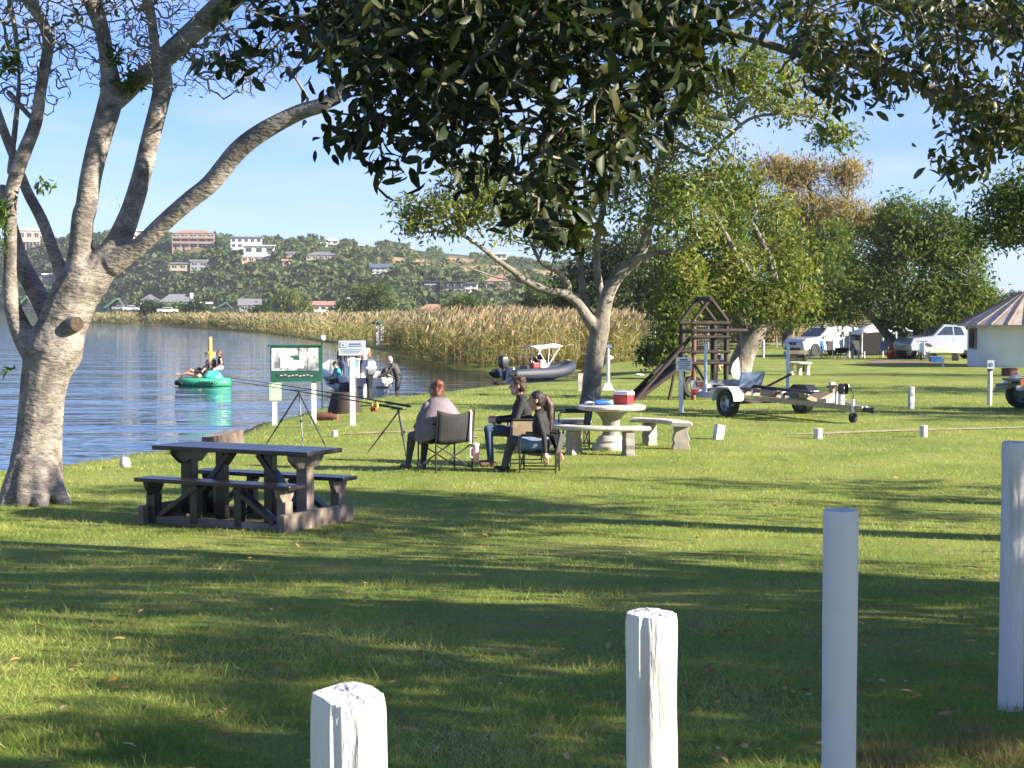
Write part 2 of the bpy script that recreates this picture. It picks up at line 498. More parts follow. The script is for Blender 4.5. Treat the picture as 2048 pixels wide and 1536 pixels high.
def ground_mat():
    m = bpy.data.materials.new("lawn"); m.use_nodes = True; nt = m.node_tree; L = nt.links; b = nt.nodes["Principled BSDF"]
    g = nt.nodes.new("ShaderNodeNewGeometry")
    def noise(scale, detail=5, rough=.6):
        n = nt.nodes.new("ShaderNodeTexNoise"); n.inputs['Scale'].default_value = scale; n.inputs['Detail'].default_value = detail; n.inputs['Roughness'].default_value = rough
        L.new(g.outputs['Position'], n.inputs[0]); return n
    n1, n2, n3 = noise(0.55, 6), noise(28, 6, .75), noise(3.2, 5)
    r1 = ramp(nt, [(.3, (.16, .22, .042)), (.52, (.255, .31, .068)), (.72, (.36, .365, .115))]); L.new(n1.outputs[0], r1.inputs[0])
    r2 = ramp(nt, [(.3, (.35, .36, .33)), (.52, (.8, .8, .75)), (.72, (1.25, 1.15, .95))]); L.new(n2.outputs[0], r2.inputs[0])
    mm = nt.nodes.new("ShaderNodeMixRGB"); mm.blend_type = 'MULTIPLY'; mm.inputs[0].default_value = .85
    L.new(r1.outputs[0], mm.inputs[1]); L.new(r2.outputs[0], mm.inputs[2])
    # worn straw patches
    r3 = ramp(nt, [(.55, (0, 0, 0)), (.70, (.7, .7, .7))]); L.new(n3.outputs[0], r3.inputs[0])
    m3 = nt.nodes.new("ShaderNodeMixRGB"); m3.inputs[2].default_value = (.23, .19, .085, 1); L.new(r3.outputs[0], m3.inputs[0]); L.new(mm.outputs[0], m3.inputs[1])
    at_ = nt.nodes.new("ShaderNodeVertexColor"); at_.layer_name = "cover"
    sp = nt.nodes.new("ShaderNodeSeparateColor"); L.new(at_.outputs[0], sp.inputs[0])
    n4 = noise(.09, 6); n5 = noise(.5, 6)
    r4 = ramp(nt, [(.35, (.24, .17, .07)), (.55, (.33, .235, .115)), (.7, (.40, .26, .14))]); L.new(n4.outputs[0], r4.inputs[0])
    r5 = ramp(nt, [(.35, (.028, .045, .016)), (.65, (.06, .075, .026))]); L.new(n5.outputs[0], r5.inputs[0])
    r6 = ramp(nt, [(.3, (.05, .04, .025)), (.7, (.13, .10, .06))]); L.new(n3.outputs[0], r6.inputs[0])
    prev = m3
    for ch, rr in ((1, r5), (0, r4), (2, r6)):
        q = nt.nodes.new("ShaderNodeMixRGB"); L.new(sp.outputs[ch], q.inputs[0]); L.new(prev.outputs[0], q.inputs[1]); L.new(rr.outputs[0], q.inputs[2]); prev = q
    L.new(prev.outputs[0], b.inputs['Base Color']); b.inputs['Roughness'].default_value = .85; b.inputs['Specular IOR Level'].default_value = .15
    nb = noise(22, 6, .8)
    bp = nt.nodes.new("ShaderNodeBump"); bp.inputs['Strength'].default_value = .9; bp.inputs['Distance'].default_value = .035
    L.new(nb.outputs[0], bp.inputs['Height']); L.new(bp.outputs[0], b.inputs['Normal'])
    return m
ground = quads("ground", np.stack([fx_, fy_, GZ], 1), GQ, ground_mat(), smooth=True)
tag(ground, "green mown lawn running to the water's edge", kind="structure")
cov = np.zeros((len(fx_), 4), np.float32); cov[:, 3] = 1
gs = sdf_poly(np.stack([fx_, fy_], 1), W_POLY)
cov[:, 1] = sstep(112, 122, fy_ - 8 * vnoise(fx_, fy_, 12, 8)) * (gs > -1)
cov[:, 0] = dry_mask(fx_, fy_, GZ)
far_bank = (fy_ > 320) & (fy_ < 470)
cov[far_bank, 0] = np.maximum(cov[far_bank, 0], .8)
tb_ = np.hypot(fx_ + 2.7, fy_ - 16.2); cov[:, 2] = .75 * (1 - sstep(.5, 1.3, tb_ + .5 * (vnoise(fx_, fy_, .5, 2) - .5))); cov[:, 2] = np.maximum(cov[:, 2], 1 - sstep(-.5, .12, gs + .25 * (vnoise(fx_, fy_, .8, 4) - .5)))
ca = ground.data.color_attributes.new("cover", 'FLOAT_COLOR', 'POINT'); ca.data.foreach_set('color', cov.ravel())

# ------------------------------------------------------------------ water
def water_mat():
    m = bpy.data.materials.new("lake_water"); m.use_nodes = True; nt = m.node_tree; L = nt.links; b = nt.nodes["Principled BSDF"]
    b.inputs['Base Color'].default_value = (.012, .03, .05, 1); b.inputs['Roughness'].default_value = .03; b.inputs['IOR'].default_value = 1.33
    g = nt.nodes.new("ShaderNodeNewGeometry")
    prev = None
    for sc, st, ds, sx in ((1.0, .8, .075, 3.2), (3.2, .7, .028, 2.4), (.23, .8, .24, 2.4)):
        mp = nt.nodes.new("ShaderNodeMapping"); mp.inputs['Scale'].default_value = (1 / sx, 1, 1); mp.inputs['Rotation'].default_value = (0, 0, R(8))
        n = nt.nodes.new("ShaderNodeTexNoise"); n.inputs['Scale'].default_value = sc; n.inputs['Detail'].default_value = 2.5
        L.new(g.outputs['Position'], mp.inputs[0]); L.new(mp.outputs[0], n.inputs[0])
        bp = nt.nodes.new("ShaderNodeBump"); bp.inputs['Strength'].default_value = st; bp.inputs['Distance'].default_value = ds
        L.new(n.outputs[0], bp.inputs['Height'])
        if prev: L.new(prev.outputs[0], bp.inputs['Normal'])
        prev = bp
    L.new(prev.outputs[0], b.inputs['Normal'])
    return m
wx = axis_pts(-2600, 60, -6, 2, 1.1); wy = axis_pts(15, 1750, 30, 2, 1.06)
WX, WY = np.meshgrid(wx, wy); k = len(wx)
ii = (np.arange(len(wy) - 1)[:, None] * k + np.arange(k - 1)[None, :]).ravel()
water = quads("lake_water", np.stack([WX.ravel(), WY.ravel(), np.full(WX.size, WATER)], 1), np.stack([ii, ii + 1, ii + k + 1, ii + k], 1), water_mat(), smooth=True)
tag(water, "rippled blue lagoon water", kind="structure")

# ------------------------------------------------------------------ worn sandy path across the lawn
m_sand = M("sandy_earth", (.42, .33, .21), (.25, .20, .11), rough=.95, scale=3, bump=.4, bscale=18)
def strip(name, pts, w, label, mat, jit=.35):
    vs_, n = [], len(pts)
    fine = []
    for i in range(n - 1):
        for t in np.linspace(0, 1, 14, endpoint=False): fine.append(V(pts[i]).lerp(V(pts[i + 1]), t))
    fine.append(V(pts[-1]))
    mb = MB()
    for i, p in enumerate(fine):
        d = fine[min(i + 1, len(fine) - 1)] - fine[max(i - 1, 0)]; s = V((-d.y, d.x, 0)).normalized()
        ww = w * (.25 + .75 * math.sin(math.pi * (i + .5) / len(fine)) ** .4)
        for k in (-1, 0, 1):
            q = p + s * (k * ww * (1 + random.uniform(-jit, jit)))
            mb.v.append((q.x, q.y, hgt(q.x, q.y) + .012 + (.004 if k == 0 else 0)))
    for i in range(len(fine) - 1):
        for k in (0, 1): mb.face((i * 3 + k, i * 3 + k + 1, i * 3 + 4 + k, i * 3 + 3 + k))
    return tag(mb.build(name, mat, smooth=True), label, kind="structure")
strip("path", [gnd(x, y)[:2] + (0,) for x, y in ((690, 869), (830, 861), (960, 858), (1090, 857))], .22, "worn sandy path behind the fishing rods", m_sand)
strip("path", [gnd(x, y)[:2] + (0,) for x, y in ((1570, 869), (1700, 865), (1850, 860), (2080, 855))], .2, "worn sandy path behind the short white bollards", m_sand)
# ================================================================== trees
m_bark_pale = M("pale_bark", (.33, .29, .245), (.17, .15, .13), rough=.92, scale=2.6, bump=.9, bscale=13, stretch=(1, 1, 2.2), lo=.34, hi=.60, detail=9, bdist=.03, streak=.9)
m_bark_grey = M("grey_bark", (.29, .255, .205), (.13, .115, .09), rough=.92, scale=3.5, bump=.8, bscale=14, stretch=(1, 1, .7), lo=.35, hi=.65, detail=8, bdist=.03, streak=.7)
m_bark_dark = M("dark_bark", (.12, .095, .07), (.05, .04, .03), rough=.9, scale=6, bump=.6, bscale=20, bdist=.03)
m_cut = M("cut_wood", (.17, .125, .085), (.08, .06, .042), rough=.9, scale=18, bump=.2)

def grow(nodes, tips, rng, seg=.35, rmin=.006, jit=.12, expo=.42, rmax=.2):
    """join crown tips to the limbs one by one, nearest first; returns tapered twig polylines"""
    P = [np.array(n, float) for n in nodes]; par = [-1] * len(P); base = len(P)
    T = np.array(tips); A = np.array(P)
    order = np.argsort(np.min(np.linalg.norm(T[:, None, :] - A[None, ::max(1, len(A) // 60), :], axis=2), axis=1))
    cap = len(P) + len(T) * 40; arr = np.zeros((cap, 3)); arr[:len(P)] = A; n = len(P); chains = []
    for t in T[order]:
        d = np.linalg.norm(arr[:n] - t, axis=1); i = int(np.argmin(d)); L = d[i]
        if L < .02: continue
        k = min(30, max(2, int(L / seg) + 1)); a = arr[i].copy(); ch = [i]; dirn = (t - a)
        side = rng.normal(size=3) * L * jit
        for j in range(1, k + 1):
            f = j / k; p = a + dirn * f + side * math.sin(math.pi * f) + (rng.normal(size=3) * seg * .12 if j < k else 0)
            arr[n] = p; par.append(ch[-1]); ch.append(n); n += 1
        chains.append(ch)
    cnt = np.ones(n)
    for i in range(n - 1, base - 1, -1):
        if par[i] >= base: cnt[par[i]] += cnt[i] * (1.0 if (i in ()) else 1.0) / 1.0 * .5 if False else 0
    # weight: number of chain ends carried by each node
    load = np.zeros(n)
    for ch in chains: load[ch[-1]] += 1
    for i in range(n - 1, base - 1, -1):
        if par[i] >= base: load[par[i]] += load[i]
    rad = np.minimum(rmin * np.maximum(load, 1) ** expo, rmax)
    return arr, rad, chains, base

def px_pts(limb, Y):
    """limb: list of (px, py, width px[, dY]) -> world points and radii"""
    pts, rs = [], []
    for q in limb:
        y = Y + (q[3] if len(q) > 3 else 0)
        pts.append(at(q[0], q[1], y)); rs.append(q[2] / 2 * y / F)
    return pts, rs
def smooth_line(pts, rs, k=4):
    out, ro = [], []
    n = len(pts)
    for i in range(n - 1):
        p0, p1, p2, p3 = pts[max(i - 1, 0)], pts[i], pts[i + 1], pts[min(i + 2, n - 1)]
        for j in range(k):
            t = j / k; t2, t3 = t * t, t * t * t
            out.append(.5 * ((2 * p1) + (p2 - p0) * t + (2 * p0 - 5 * p1 + 4 * p2 - p3) * t2 + (3 * p1 - p0 - 3 * p2 + p3) * t3))
            ro.append(rs[i] * (1 - t) + rs[i + 1] * t)
    return out + [pts[-1]], ro + [rs[-1]]
def blob_tips(blobs, Y, rng):
    """blobs: (px, py, rx, ry, n[, dY, depth]) -> tips inside crown ellipsoids"""
    out = []
    for b in blobs:
        n = b[4]; dY = b[5] if len(b) > 5 else 0; dep = b[6] if len(b) > 6 else None
        c = at(b[0], b[1], Y + dY); rx, rz = b[2] * (Y + dY) / F, b[3] * (Y + dY) / F
        ry = dep if dep else (rx + rz) / 2
        u = unit(rng.normal(size=(n, 3))) * (rng.uniform(0.15, 1, size=(n, 1)) ** .5)
        out.append(np.array(c) + u * np.array([rx, ry, rz]))
    return np.concatenate(out)
def tree(name, label, base, limbs, Y, blobs, leaf, bark, lmat, rng, group=None, seg=.4, rmin=.008, per=10, spread=.3, voxel=0, droop=-.3, jit=.12,
         twig_n=4, shape=LEAF_D, flare=0, rmax=.12, extra_limbs=(), cat="tree", expo=.42, gap=0, gs=1.0):
    root = thing(name, label, cat, base, 0, group); B = V(base)
    mb = MB(); nodes = []; items = []
    for lb in limbs:
        pts, rs = smooth_line(*px_pts(lb, Y))
        nodes += [p for p in pts[len(pts) // 4:]]
        loc = [p - B for p in pts]
        if voxel:
            for i in range(len(loc) - 1): items.append(('c', loc[i], rs[i], loc[i + 1], rs[i + 1], 0))
        else: mb.tube(loc, rs, 9)
    if voxel:
        me = fuse(items, voxel, 3); link("trunk", me, root, bark)
    else: mb.build("trunk", bark, root, smooth=True)
    tips = blob_tips(blobs, Y, rng)
    if gap:
        lp = vnoise(tips[:, 0] + 90, tips[:, 2] + 40, gs, 3) + .6 * vnoise(tips[:, 1], tips[:, 2] + 40, gs * .8, 5) + .5 * vnoise(tips[:, 0] + 90, tips[:, 1], gs * .6, 1); tips = tips[lp > np.quantile(lp, gap)]
    arr, rad, chains, b0 = grow(nodes, tips, rng, seg, rmin, jit, expo, rmax)
    tb = MB()
    for ch in chains:
        pts = [V(arr[i]) - B for i in ch]; rr = [rad[i] for i in ch]
        rr[0] = min(rad[ch[0]] if ch[0] >= b0 else rr[1], rr[1] * 1.1) if len(rr) > 1 else rr[0]
        tb.tube(pts, rr, twig_n, caps=False)
    tb.build("branches", bark, root, smooth=True, fix=False)
    if per:
        N = len(tips) * per
        c = np.repeat(tips, per, 0) + rng.normal(size=(N, 3)) * spread * np.array([1, 1, .75])
        ax = rdir(N, droop, rng); nr = rdir(N, .8, rng)
        L = leaf[0] * rng.uniform(.65, 1.25, N)
        leaves("crown", c, ax, nr, L, L * leaf[1] / leaf[0], lmat, root, shape, off=B)
    return root, tips, nodes

# ---- near tree at the left, by the picnic table
rng = np.random.default_rng(11)
YL = 18.2
m_leaf_left = leaf_mat("left_tree_leaf", [(.03, .06, .015), (.06, .11, .02), (.11, .17, .03)], rough=.45)
left_limbs = [
    [(70, 1012, 128), (71, 985, 116), (72, 930, 106), (78, 870, 94), (84, 800, 90), (92, 745, 98), (108, 700, 118), (124, 655, 100), (145, 600, 98), (168, 560, 96)],
    [(80, 720, 60), (55, 685, 50), (34, 640, 40), (22, 600, 33), (20, 540, 27), (21, 470, 26), (22, 390, 28), (44, 316, 30), (71, 246, 27), (82, 176, 24), (95, 105, 24), (94, 70, 23), (80, 35, 24), (56, 0, 26), (30, -50, 22)],
    [(110, 660, 44, .1), (80, 598, 40, .2), (44, 530, 36, .3), (20, 450, 30, .4), (5, 380, 24, .4)],
    [(140, 600, 40, .1), (124, 550, 30, .1), (108, 505, 25, .15), (84, 440, 24, .25), (54, 382, 22, .3), (30, 320, 20, .3), (4, 252, 20, .3), (-20, 180, 18, .3)],
    [(150, 590, 70), (158, 540, 58), (161, 495, 48), (166, 430, 44), (171, 422, 44), (182, 352, 44), (199, 281, 46), (219, 211, 49), (222, 170, 42), (212, 105, 30), (206, 70, 30), (196, 35, 33), (184, 0, 38), (172, -60, 34)],
    [(215, 215, 40, .1), (246, 190, 38, .15), (278, 160, 36, .2), (310, 136, 38, .2), (334, 112, 42, .2), (387, 63, 44, .2), (457, 0, 50, .2), (520, -60, 44, .2)],
    [(180, 560, 84), (212, 520, 62), (234, 490, 52), (262, 422, 42), (283, 352, 39), (300, 281, 38), (318, 211, 38), (326, 170, 40), (322, 130, 36), (311, 100, 22), (307, 70, 20), (303, 35, 20), (295, 0, 23), (290, -50, 20)],
    [(225, 525, 56, -.05), (252, 508, 44, -.1), (281, 490, 36, -.15), (334, 440, 36, -.25), (380, 400, 37, -.35), (422, 366, 38, -.4), (475, 302, 40, -.5), (527, 262, 38, -.6), (598, 225, 33, -.7), (650, 207, 30, -.8), (700, 165, 27, -.9), (770, 90, 24, -1.1), (830, 0, 20, -1.3)],
    [(84, 185, 14, -.1), (108, 80, 9, -.1)], [(62, 235, 12, .1), (35, 205, 13, .1), (18, 186, 14, .1)],
    [(20, 345, 14, .2), (34, 220, 12, .2), (38, 150, 9, .2), (30, 60, 12, .2), (18, 0, 11, .2)],
    [(318, 228, 5, -.1), (345, 210, 4, -.2), (375, 180, 4, -.3), (395, 150, 3, -.3)], [(240, 415, 5, .1), (232, 385, 4, .1), (234, 350, 3, .1)],
]
bl = gnd(70, 1003)
left_tree, tipsL, nodesL = tree("shade_tree", "pale barked spreading tree with forked limbs standing left of the wooden picnic table", bl, left_limbs, YL,
    [(40, 90, 120, 150, 420, .3, 1.2), (180, 60, 160, 130, 420, .2, 1.3), (330, 70, 130, 120, 380, .2, 1.2), (470, 120, 120, 90, 200, 0, 1.0), (560, 60, 110, 100, 120, -.4, 1.0), (60, -60, 300, 120, 160, 0, 2), (900, -190, 420, 60, 260, -.6, 1.6), (300, -190, 330, 60, 120, -.3, 1.6)],
    (.09, .03), m_bark_pale, m_leaf_left, rng, seg=.16, rmin=.0042, per=0, voxel=.022, jit=.17, expo=.34, twig_n=4)
N = 260
hi_ = tipsL[tipsL[:, 2] > 6.0]; kk = np.repeat(hi_, 26, 0) + rng.normal(size=(len(hi_) * 26, 3)) * .16
leaves('unseen_upper_foliage', kk, rdir(len(kk), -.3, rng), rdir(len(kk), .6, rng), .13, .055, m_leaf_left, left_tree, LEAF_D, off=bl)  # unseen leaves above the frame, added to dapple the limbs with shade
k = rng.integers(0, len(tipsL), N)
ctr = tipsL[k] + rng.normal(size=(N, 3)) * .12
tuft = [(225, 110, 16, 20, 70), (258, 160, 30, 22, 110), (24, 110, 18, 30, 90), (90, 370, 18, 16, 36), (8, 450, 10, 60, 90), (6, 420, 14, 20, 50), (20, 740, 12, 6, 10), (14, 135, 20, 14, 60), (440, 20, 20, 18, 50)]
cts = blob_tips([(a, b, c_, d, e, -.1, .15) for a, b, c_, d, e in tuft], YL, rng)
ctr = np.concatenate([ctr, cts])
NL = len(ctr); Ls = .10 * rng.uniform(.6, 1.2, NL); Ls[:260] *= .55
leaves("crown", ctr, rdir(NL, -.35, rng), rdir(NL, .6, rng), Ls, Ls * .36, m_leaf_left, left_tree, LEAF_F, off=bl)
# sawn-off branch stub and root flares
p = at(132, 652, YL - .12) - bl; q = at(154, 648, YL - .30) - bl
kb = MB(); kb.tube([p, (p + q) / 2, q], [.15, .105, .082], 14, caps=False); kb.build("branch_stub", m_bark_pale, left_tree, smooth=True)
e = (q - p).normalized(); u, w = frame_from(e)
kb = MB(); kb.loft([[q + e * .002 + (u * math.cos(a) + w * math.sin(a)) * r for a in np.linspace(0, 2 * math.pi, 14, endpoint=False)] for r in (.082, .045, .004)])
kb.build("sawn_end", m_cut, left_tree)
items = []
for a, ln, rr in ((-62, .16, .12), (-100, .08, .13), (-135, .12, .14), (-15, .18, .11), (170, .12, .12), (60, .3, .12)):
    d = V((math.cos(R(a)), math.sin(R(a)), 0)); items.append(('c', d * .16 + V((0, 0, .42)), .13, d * .27 + V((0, 0, .12)), rr, 0)); items.append(('c', d * .27 + V((0, 0, .12)), rr, d * (.30 + ln * .6) + V((0, 0, -.05)), rr * .6, 0))
link("roots", fuse(items, .025, 6), left_tree, m_bark_pale)

# ---- slender pale tree behind the concrete table
rng = np.random.default_rng(12)
YM = 36.9
m_leaf_mid = leaf_mat("mid_tree_leaf", [(.05, .085, .02), (.10, .14, .028), (.17, .19, .04), (.22, .22, .06)], rough=.45, nscale=.5)
mid_limbs = [
    [(1180, 814, 48), (1182, 790, 40), (1186, 740, 38), (1194, 690, 38), (1200, 655, 40), (1206, 625, 32), (1217, 585, 28), (1238, 550, 26), (1273, 518, 24), (1291, 480, 21), (1302, 420, 18), (1318, 340, 15), (1342, 240, 12), (1372, 150, 9)],
    [(1198, 660, 34), (1178, 640, 26, -.1), (1160, 612, 20, -.2), (1146, 598, 19, -.3), (1130, 588, 18, -.4), (1093, 580, 16, -.6), (1055, 564, 15, -.8), (1027, 543, 13, -1), (992, 518, 11, -1.1), (942, 480, 9, -1.3), (900, 462, 8, -1.5), (840, 466, 5, -1.7)],
    [(1132, 589, 14, -.4), (1137, 570, 13, -.4), (1115, 543, 12, -.5), (1083, 525, 10, -.6), (1060, 480, 8, -.7), (1045, 440, 6, -.8)],
    [(1060, 565, 9, -.8), (1000, 556, 6, -1), (950, 540, 5, -1.2), (892, 520, 3, -1.4)],
    [(1188, 640, 18, .2), (1170, 612, 17, .3), (1165, 575, 15, .4), (1161, 525, 14, .6), (1172, 430, 11, .8), (1168, 330, 8, 1)],
    [(1208, 620, 20, .2), (1200, 580, 17, .4), (1193, 525, 16, .5), (1199, 455, 14, .6), (1222, 350, 11, .8), (1250, 220, 8, 1)],
    [(1265, 522, 16, -.2), (1300, 510, 12, -.6), (1350, 500, 9, -1), (1400, 480, 7, -1.2)],
    [(1335, 270, 12), (1400, 310, 9, -.3), (1440, 288, 9, -.5), (1497, 239, 8, -.8), (1553, 228, 7, -1), (1609, 228, 6, -1.1), (1662, 253, 5, -1.2), (1695, 283, 3, -1.3)],
    [(1350, 220, 10), (1426, 200, 8, .4), (1500, 150, 6, .8), (1560, 120, 4, 1)],
]
bm_ = gnd(1180, 812)
tree("pale_barked_tree", "slender pale barked tree with open yellow green crown behind the concrete table", bm_, mid_limbs, YM,
     [(880, 420, 90, 55, 60, -1.2, 1), (940, 370, 90, 55, 60, -1.2, 1.2), (1020, 420, 110, 70, 75, -1, 1.4), (1060, 330, 100, 70, 70, -.6, 1.5), (1150, 350, 100, 110, 100, .5, 1.6),
      (1250, 290, 110, 130, 110, .6, 1.6), (1340, 190, 110, 110, 120, .3, 1.6), (1430, 130, 120, 80, 110, .3, 1.6), (1530, 160, 120, 55, 90, 0, 1.6), (1590, 215, 90, 28, 50, -.8, 1.1), (1670, 270, 40, 18, 22, -1.2, .5),
      (1400, 300, 90, 90, 70, -.5, 1.4), (1380, 420, 60, 80, 60, -.9, 1.2), (1290, 420, 80, 70, 50, 0, 1.4), (870, 440, 70, 30, 30, -1.6, .5), (1120, 470, 70, 40, 40, -.4, .8)],
     (.15, .06), m_bark_grey, m_leaf_mid, rng, per=24, spread=.17, seg=.3, rmin=.010, voxel=.03, gap=.18, gs=.9)

# ---- trees along the right side of the lawn
def simple_limbs(base_px, tops, w):
    out = []
    bx, by = base_px
    for tx, ty, dy in tops:
        out.append([(bx, by + 3, w, 0), (bx + (tx - bx) * .15, by + (ty - by) * .3, w * .8, dy * .2), (bx + (tx - bx) * .5, by + (ty - by) * .65, w * .5, dy * .6), (tx, ty, w * .2, dy)])
    return out
m_leaf_yel = leaf_mat("yellow_green_leaf", [(.032, .06, .012), (.075, .11, .018), (.15, .17, .03), (.24, .225, .055)], rough=.45, nscale=.35)
m_leaf_dk = leaf_mat("dark_green_leaf", [(.016, .036, .008), (.042, .075, .012), (.095, .135, .022), (.15, .175, .03)], rough=.5, nscale=.45)
m_leaf_br = leaf_mat("brown_feathery_leaf", [(.13, .105, .05), (.22, .165, .08), (.32, .24, .08), (.22, .21, .05)], rough=.6, nscale=.3)
m_leaf_bk = leaf_mat("deep_green_leaf", [(.012, .026, .009), (.025, .045, .013), (.05, .075, .02)], rough=.5, nscale=.3)

rng = np.random.default_rng(21)
tree("coral_tree", "leaning trunk tree with bright yellow green crown behind the wooden playground tower", gnd(1474, 748), [
    [(1474, 752, 58), (1484, 722, 48), (1498, 690, 42), (1515, 660, 38), (1532, 632, 30), (1548, 590, 22), (1540, 520, 16), (1500, 440, 10)],
    [(1512, 668, 28), (1542, 640, 22), (1590, 622, 15, -.5), (1620, 600, 8, -.5)], [(1505, 680, 28, .5), (1450, 620, 22, 1), (1400, 560, 16, 1), (1370, 480, 10, .5)],
    [(1540, 600, 20, 0), (1480, 520, 14, -1.5), (1430, 430, 9, -2)], [(1420, 580, 14, 0), (1350, 540, 9, -1), (1320, 500, 6, -1)]], 57,
    [(1400, 420, 100, 90, 130, 0, 2), (1500, 440, 90, 90, 130, 0, 2.2), (1340, 500, 60, 100, 90, -.5, 1.5), (1430, 530, 110, 80, 140, -.8, 1.8), (1560, 540, 70, 80, 90, 0, 1.8), (1370, 600, 80, 50, 70, 0, 1.5), (1500, 600, 110, 30, 80, -.8, 1.6), (1600, 600, 50, 40, 40, 0, 1.2), (1330, 390, 40, 50, 40, .5, 1), (1470, 360, 70, 40, 50, 0, 1)],
    (.20, .085), m_bark_grey, m_leaf_yel, rng, per=30, spread=.28, seg=.5, rmin=.012, voxel=.05, gap=.30, gs=1.2)
rng = np.random.default_rng(22)
tree("feathery_tree", "brown and gold feathery crowned tree rising behind the yellow green tree", gnd(1640, 689), simple_limbs((1640, 689), [(1560, 400, 0), (1620, 370, 1), (1700, 380, 0), (1660, 480, -1)], 18), 114,
     [(1530, 345, 60, 30, 60, 0, 1.6), (1590, 350, 60, 30, 55, 0, 1.6), (1645, 345, 30, 32, 30, 0, 1), (1705, 365, 36, 42, 50, 0, 1.2), (1600, 410, 120, 45, 130, 0, 2.2), (1690, 430, 60, 45, 70, 0, 1.8), (1610, 480, 90, 60, 110, 0, 2), (1740, 430, 40, 40, 40, 0, 1), (1480, 390, 50, 40, 60, 0, 1.4)],
     (.46, .08), m_bark_grey, m_leaf_br, rng, per=44, spread=.5, seg=.8, rmin=.020, droop=.9, gap=.38, gs=1.8)
rng = np.random.default_rng(23)
tree("milkwood_tree", "broad dark green tree with several twisted trunks beside the round hut", on_ground(1805, 716), [
    [(1795, 718, 26), (1788, 690, 22), (1770, 665, 18), (1740, 630, 14, -.6), (1700, 590, 8, -.8)], [(1806, 718, 28), (1812, 690, 20), (1800, 650, 16), (1790, 560, 12), (1810, 460, 8)],
    [(1820, 716, 22), (1832, 690, 18), (1850, 660, 14, -.3), (1880, 610, 10, -.6), (1920, 570, 6, -.6)], [(1834, 712, 20, .4), (1848, 690, 16, .4), (1890, 668, 12, .2), (1930, 640, 8, 0)], [(1800, 660, 14), (1840, 560, 11, 1), (1870, 470, 7, 1)]], 82,
     [(1830, 440, 80, 55, 130, .5, 2.2), (1880, 480, 80, 60, 130, .5, 2), (1780, 470, 60, 60, 100, .5, 2), (1840, 540, 130, 70, 190, 0, 2.6), (1720, 590, 90, 45, 130, -.6, 2), (1800, 610, 130, 40, 180, -1.2, 2), (1900, 600, 90, 55, 150, -.8, 2), (1960, 610, 40, 40, 50, -.8, 1.4), (1930, 540, 50, 50, 60, 0, 1.5), (1660, 610, 60, 34, 80, -.8, 1.6), (1700, 630, 60, 16, 50, -.8, 1.4), (1850, 640, 90, 16, 60, -1, 1.4), (1930, 470, 40, 40, 40, 0, 1.2)],
     (.26, .10), m_bark_grey, m_leaf_dk, rng, per=32, spread=.34, seg=.6, rmin=.014, voxel=.06, gap=.28, gs=1.5)
rng = np.random.default_rng(24)
tree("broadleaf_tree", "dark round crowned tree filling the gap between feathery tree and milkwood", gnd(1690, 689), simple_limbs((1690, 689), [(1620, 540, 0), (1680, 500, 1), (1720, 560, 0)], 20), 112,
     [(1650, 530, 90, 70, 150, 0, 2.4), (1720, 520, 60, 80, 110, 1, 2), (1590, 590, 70, 50, 90, 0, 2), (1670, 610, 70, 34, 80, 0, 1.8), (1760, 520, 40, 60, 60, 1, 1.4)],
     (.36, .14), m_bark_dark, m_leaf_dk, rng, per=32, spread=.5, seg=.8, rmin=.018, gap=.25, gs=1.8)
rng = np.random.default_rng(25)
tree("olive_tree", "olive green tree between the yellow green tree and the feathery tree", gnd(1575, 690), simple_limbs((1575, 690), [(1560, 480, 0), (1600, 560, 1), (1620, 500, 0)], 22), 106,
     [(1550, 470, 70, 60, 110, 0, 2.2), (1600, 540, 80, 70, 150, 0, 2.4), (1640, 480, 60, 50, 80, 0, 2), (1560, 620, 80, 34, 90, 0, 2), (1650, 590, 60, 40, 70, 0, 2)], (.36, .14), m_bark_dark, m_leaf_dk, rng, per=30, spread=.5, seg=.8, rmin=.018, gap=.22, gs=1.8)
for i, (bx, by, Yb, bl_, lab) in enumerate([
    (1215, 694, 104, [(1200, 560, 60, 70, 120), (1150, 590, 40, 50, 60), (1240, 520, 60, 60, 90), (1190, 640, 50, 30, 50)], "deep green tree behind the reeds, nearest the pale barked tree"),
    (1320, 692, 108, [(1310, 600, 80, 55, 140), (1290, 530, 60, 70, 100), (1360, 560, 50, 60, 80), (1330, 650, 60, 24, 60)], "deep green tree behind the wire fence left of the playground tower"),
    (1405, 690, 112, [(1410, 600, 60, 70, 120), (1450, 560, 50, 60, 70), (1420, 650, 50, 30, 50)], "deep green tree behind the wire fence and playground tower")]):
    rng = np.random.default_rng(30 + i)
    tree("evergreen_tree", lab, gnd(bx, by), simple_limbs((bx, by), [(b[0], b[1], 0) for b in bl_[:3]], 30), Yb, bl_, (.36, .15), m_bark_dark, m_leaf_bk, rng, group="dark trees behind the wire fence", per=24, spread=.5, seg=.8, rmin=.02)
rng = np.random.default_rng(41)
tree("overhanging_tree", "dark leaved tree leaning in from the right edge above the round hut", gnd(2260, 830), [
    [(2262, 840, 90), (2240, 740, 74), (2200, 620, 56), (2130, 520, 36), (2060, 480, 18), (2000, 488, 9)], [(2215, 650, 44), (2140, 480, 26), (2070, 400, 14), (2010, 370, 8)], [(2200, 620, 40), (2200, 450, 24), (2160, 350, 12)]], 33,
     [(2010, 420, 60, 50, 80, 0, 1), (2050, 390, 60, 50, 70, 0, 1), (2000, 470, 50, 22, 34, 0, .8), (2120, 430, 90, 90, 110, 0, 1.3), (2200, 380, 120, 100, 120, 0, 1.5)],
     (.14, .05), m_bark_dark, m_leaf_dk, rng, per=20, spread=.17, seg=.25, rmin=.007)
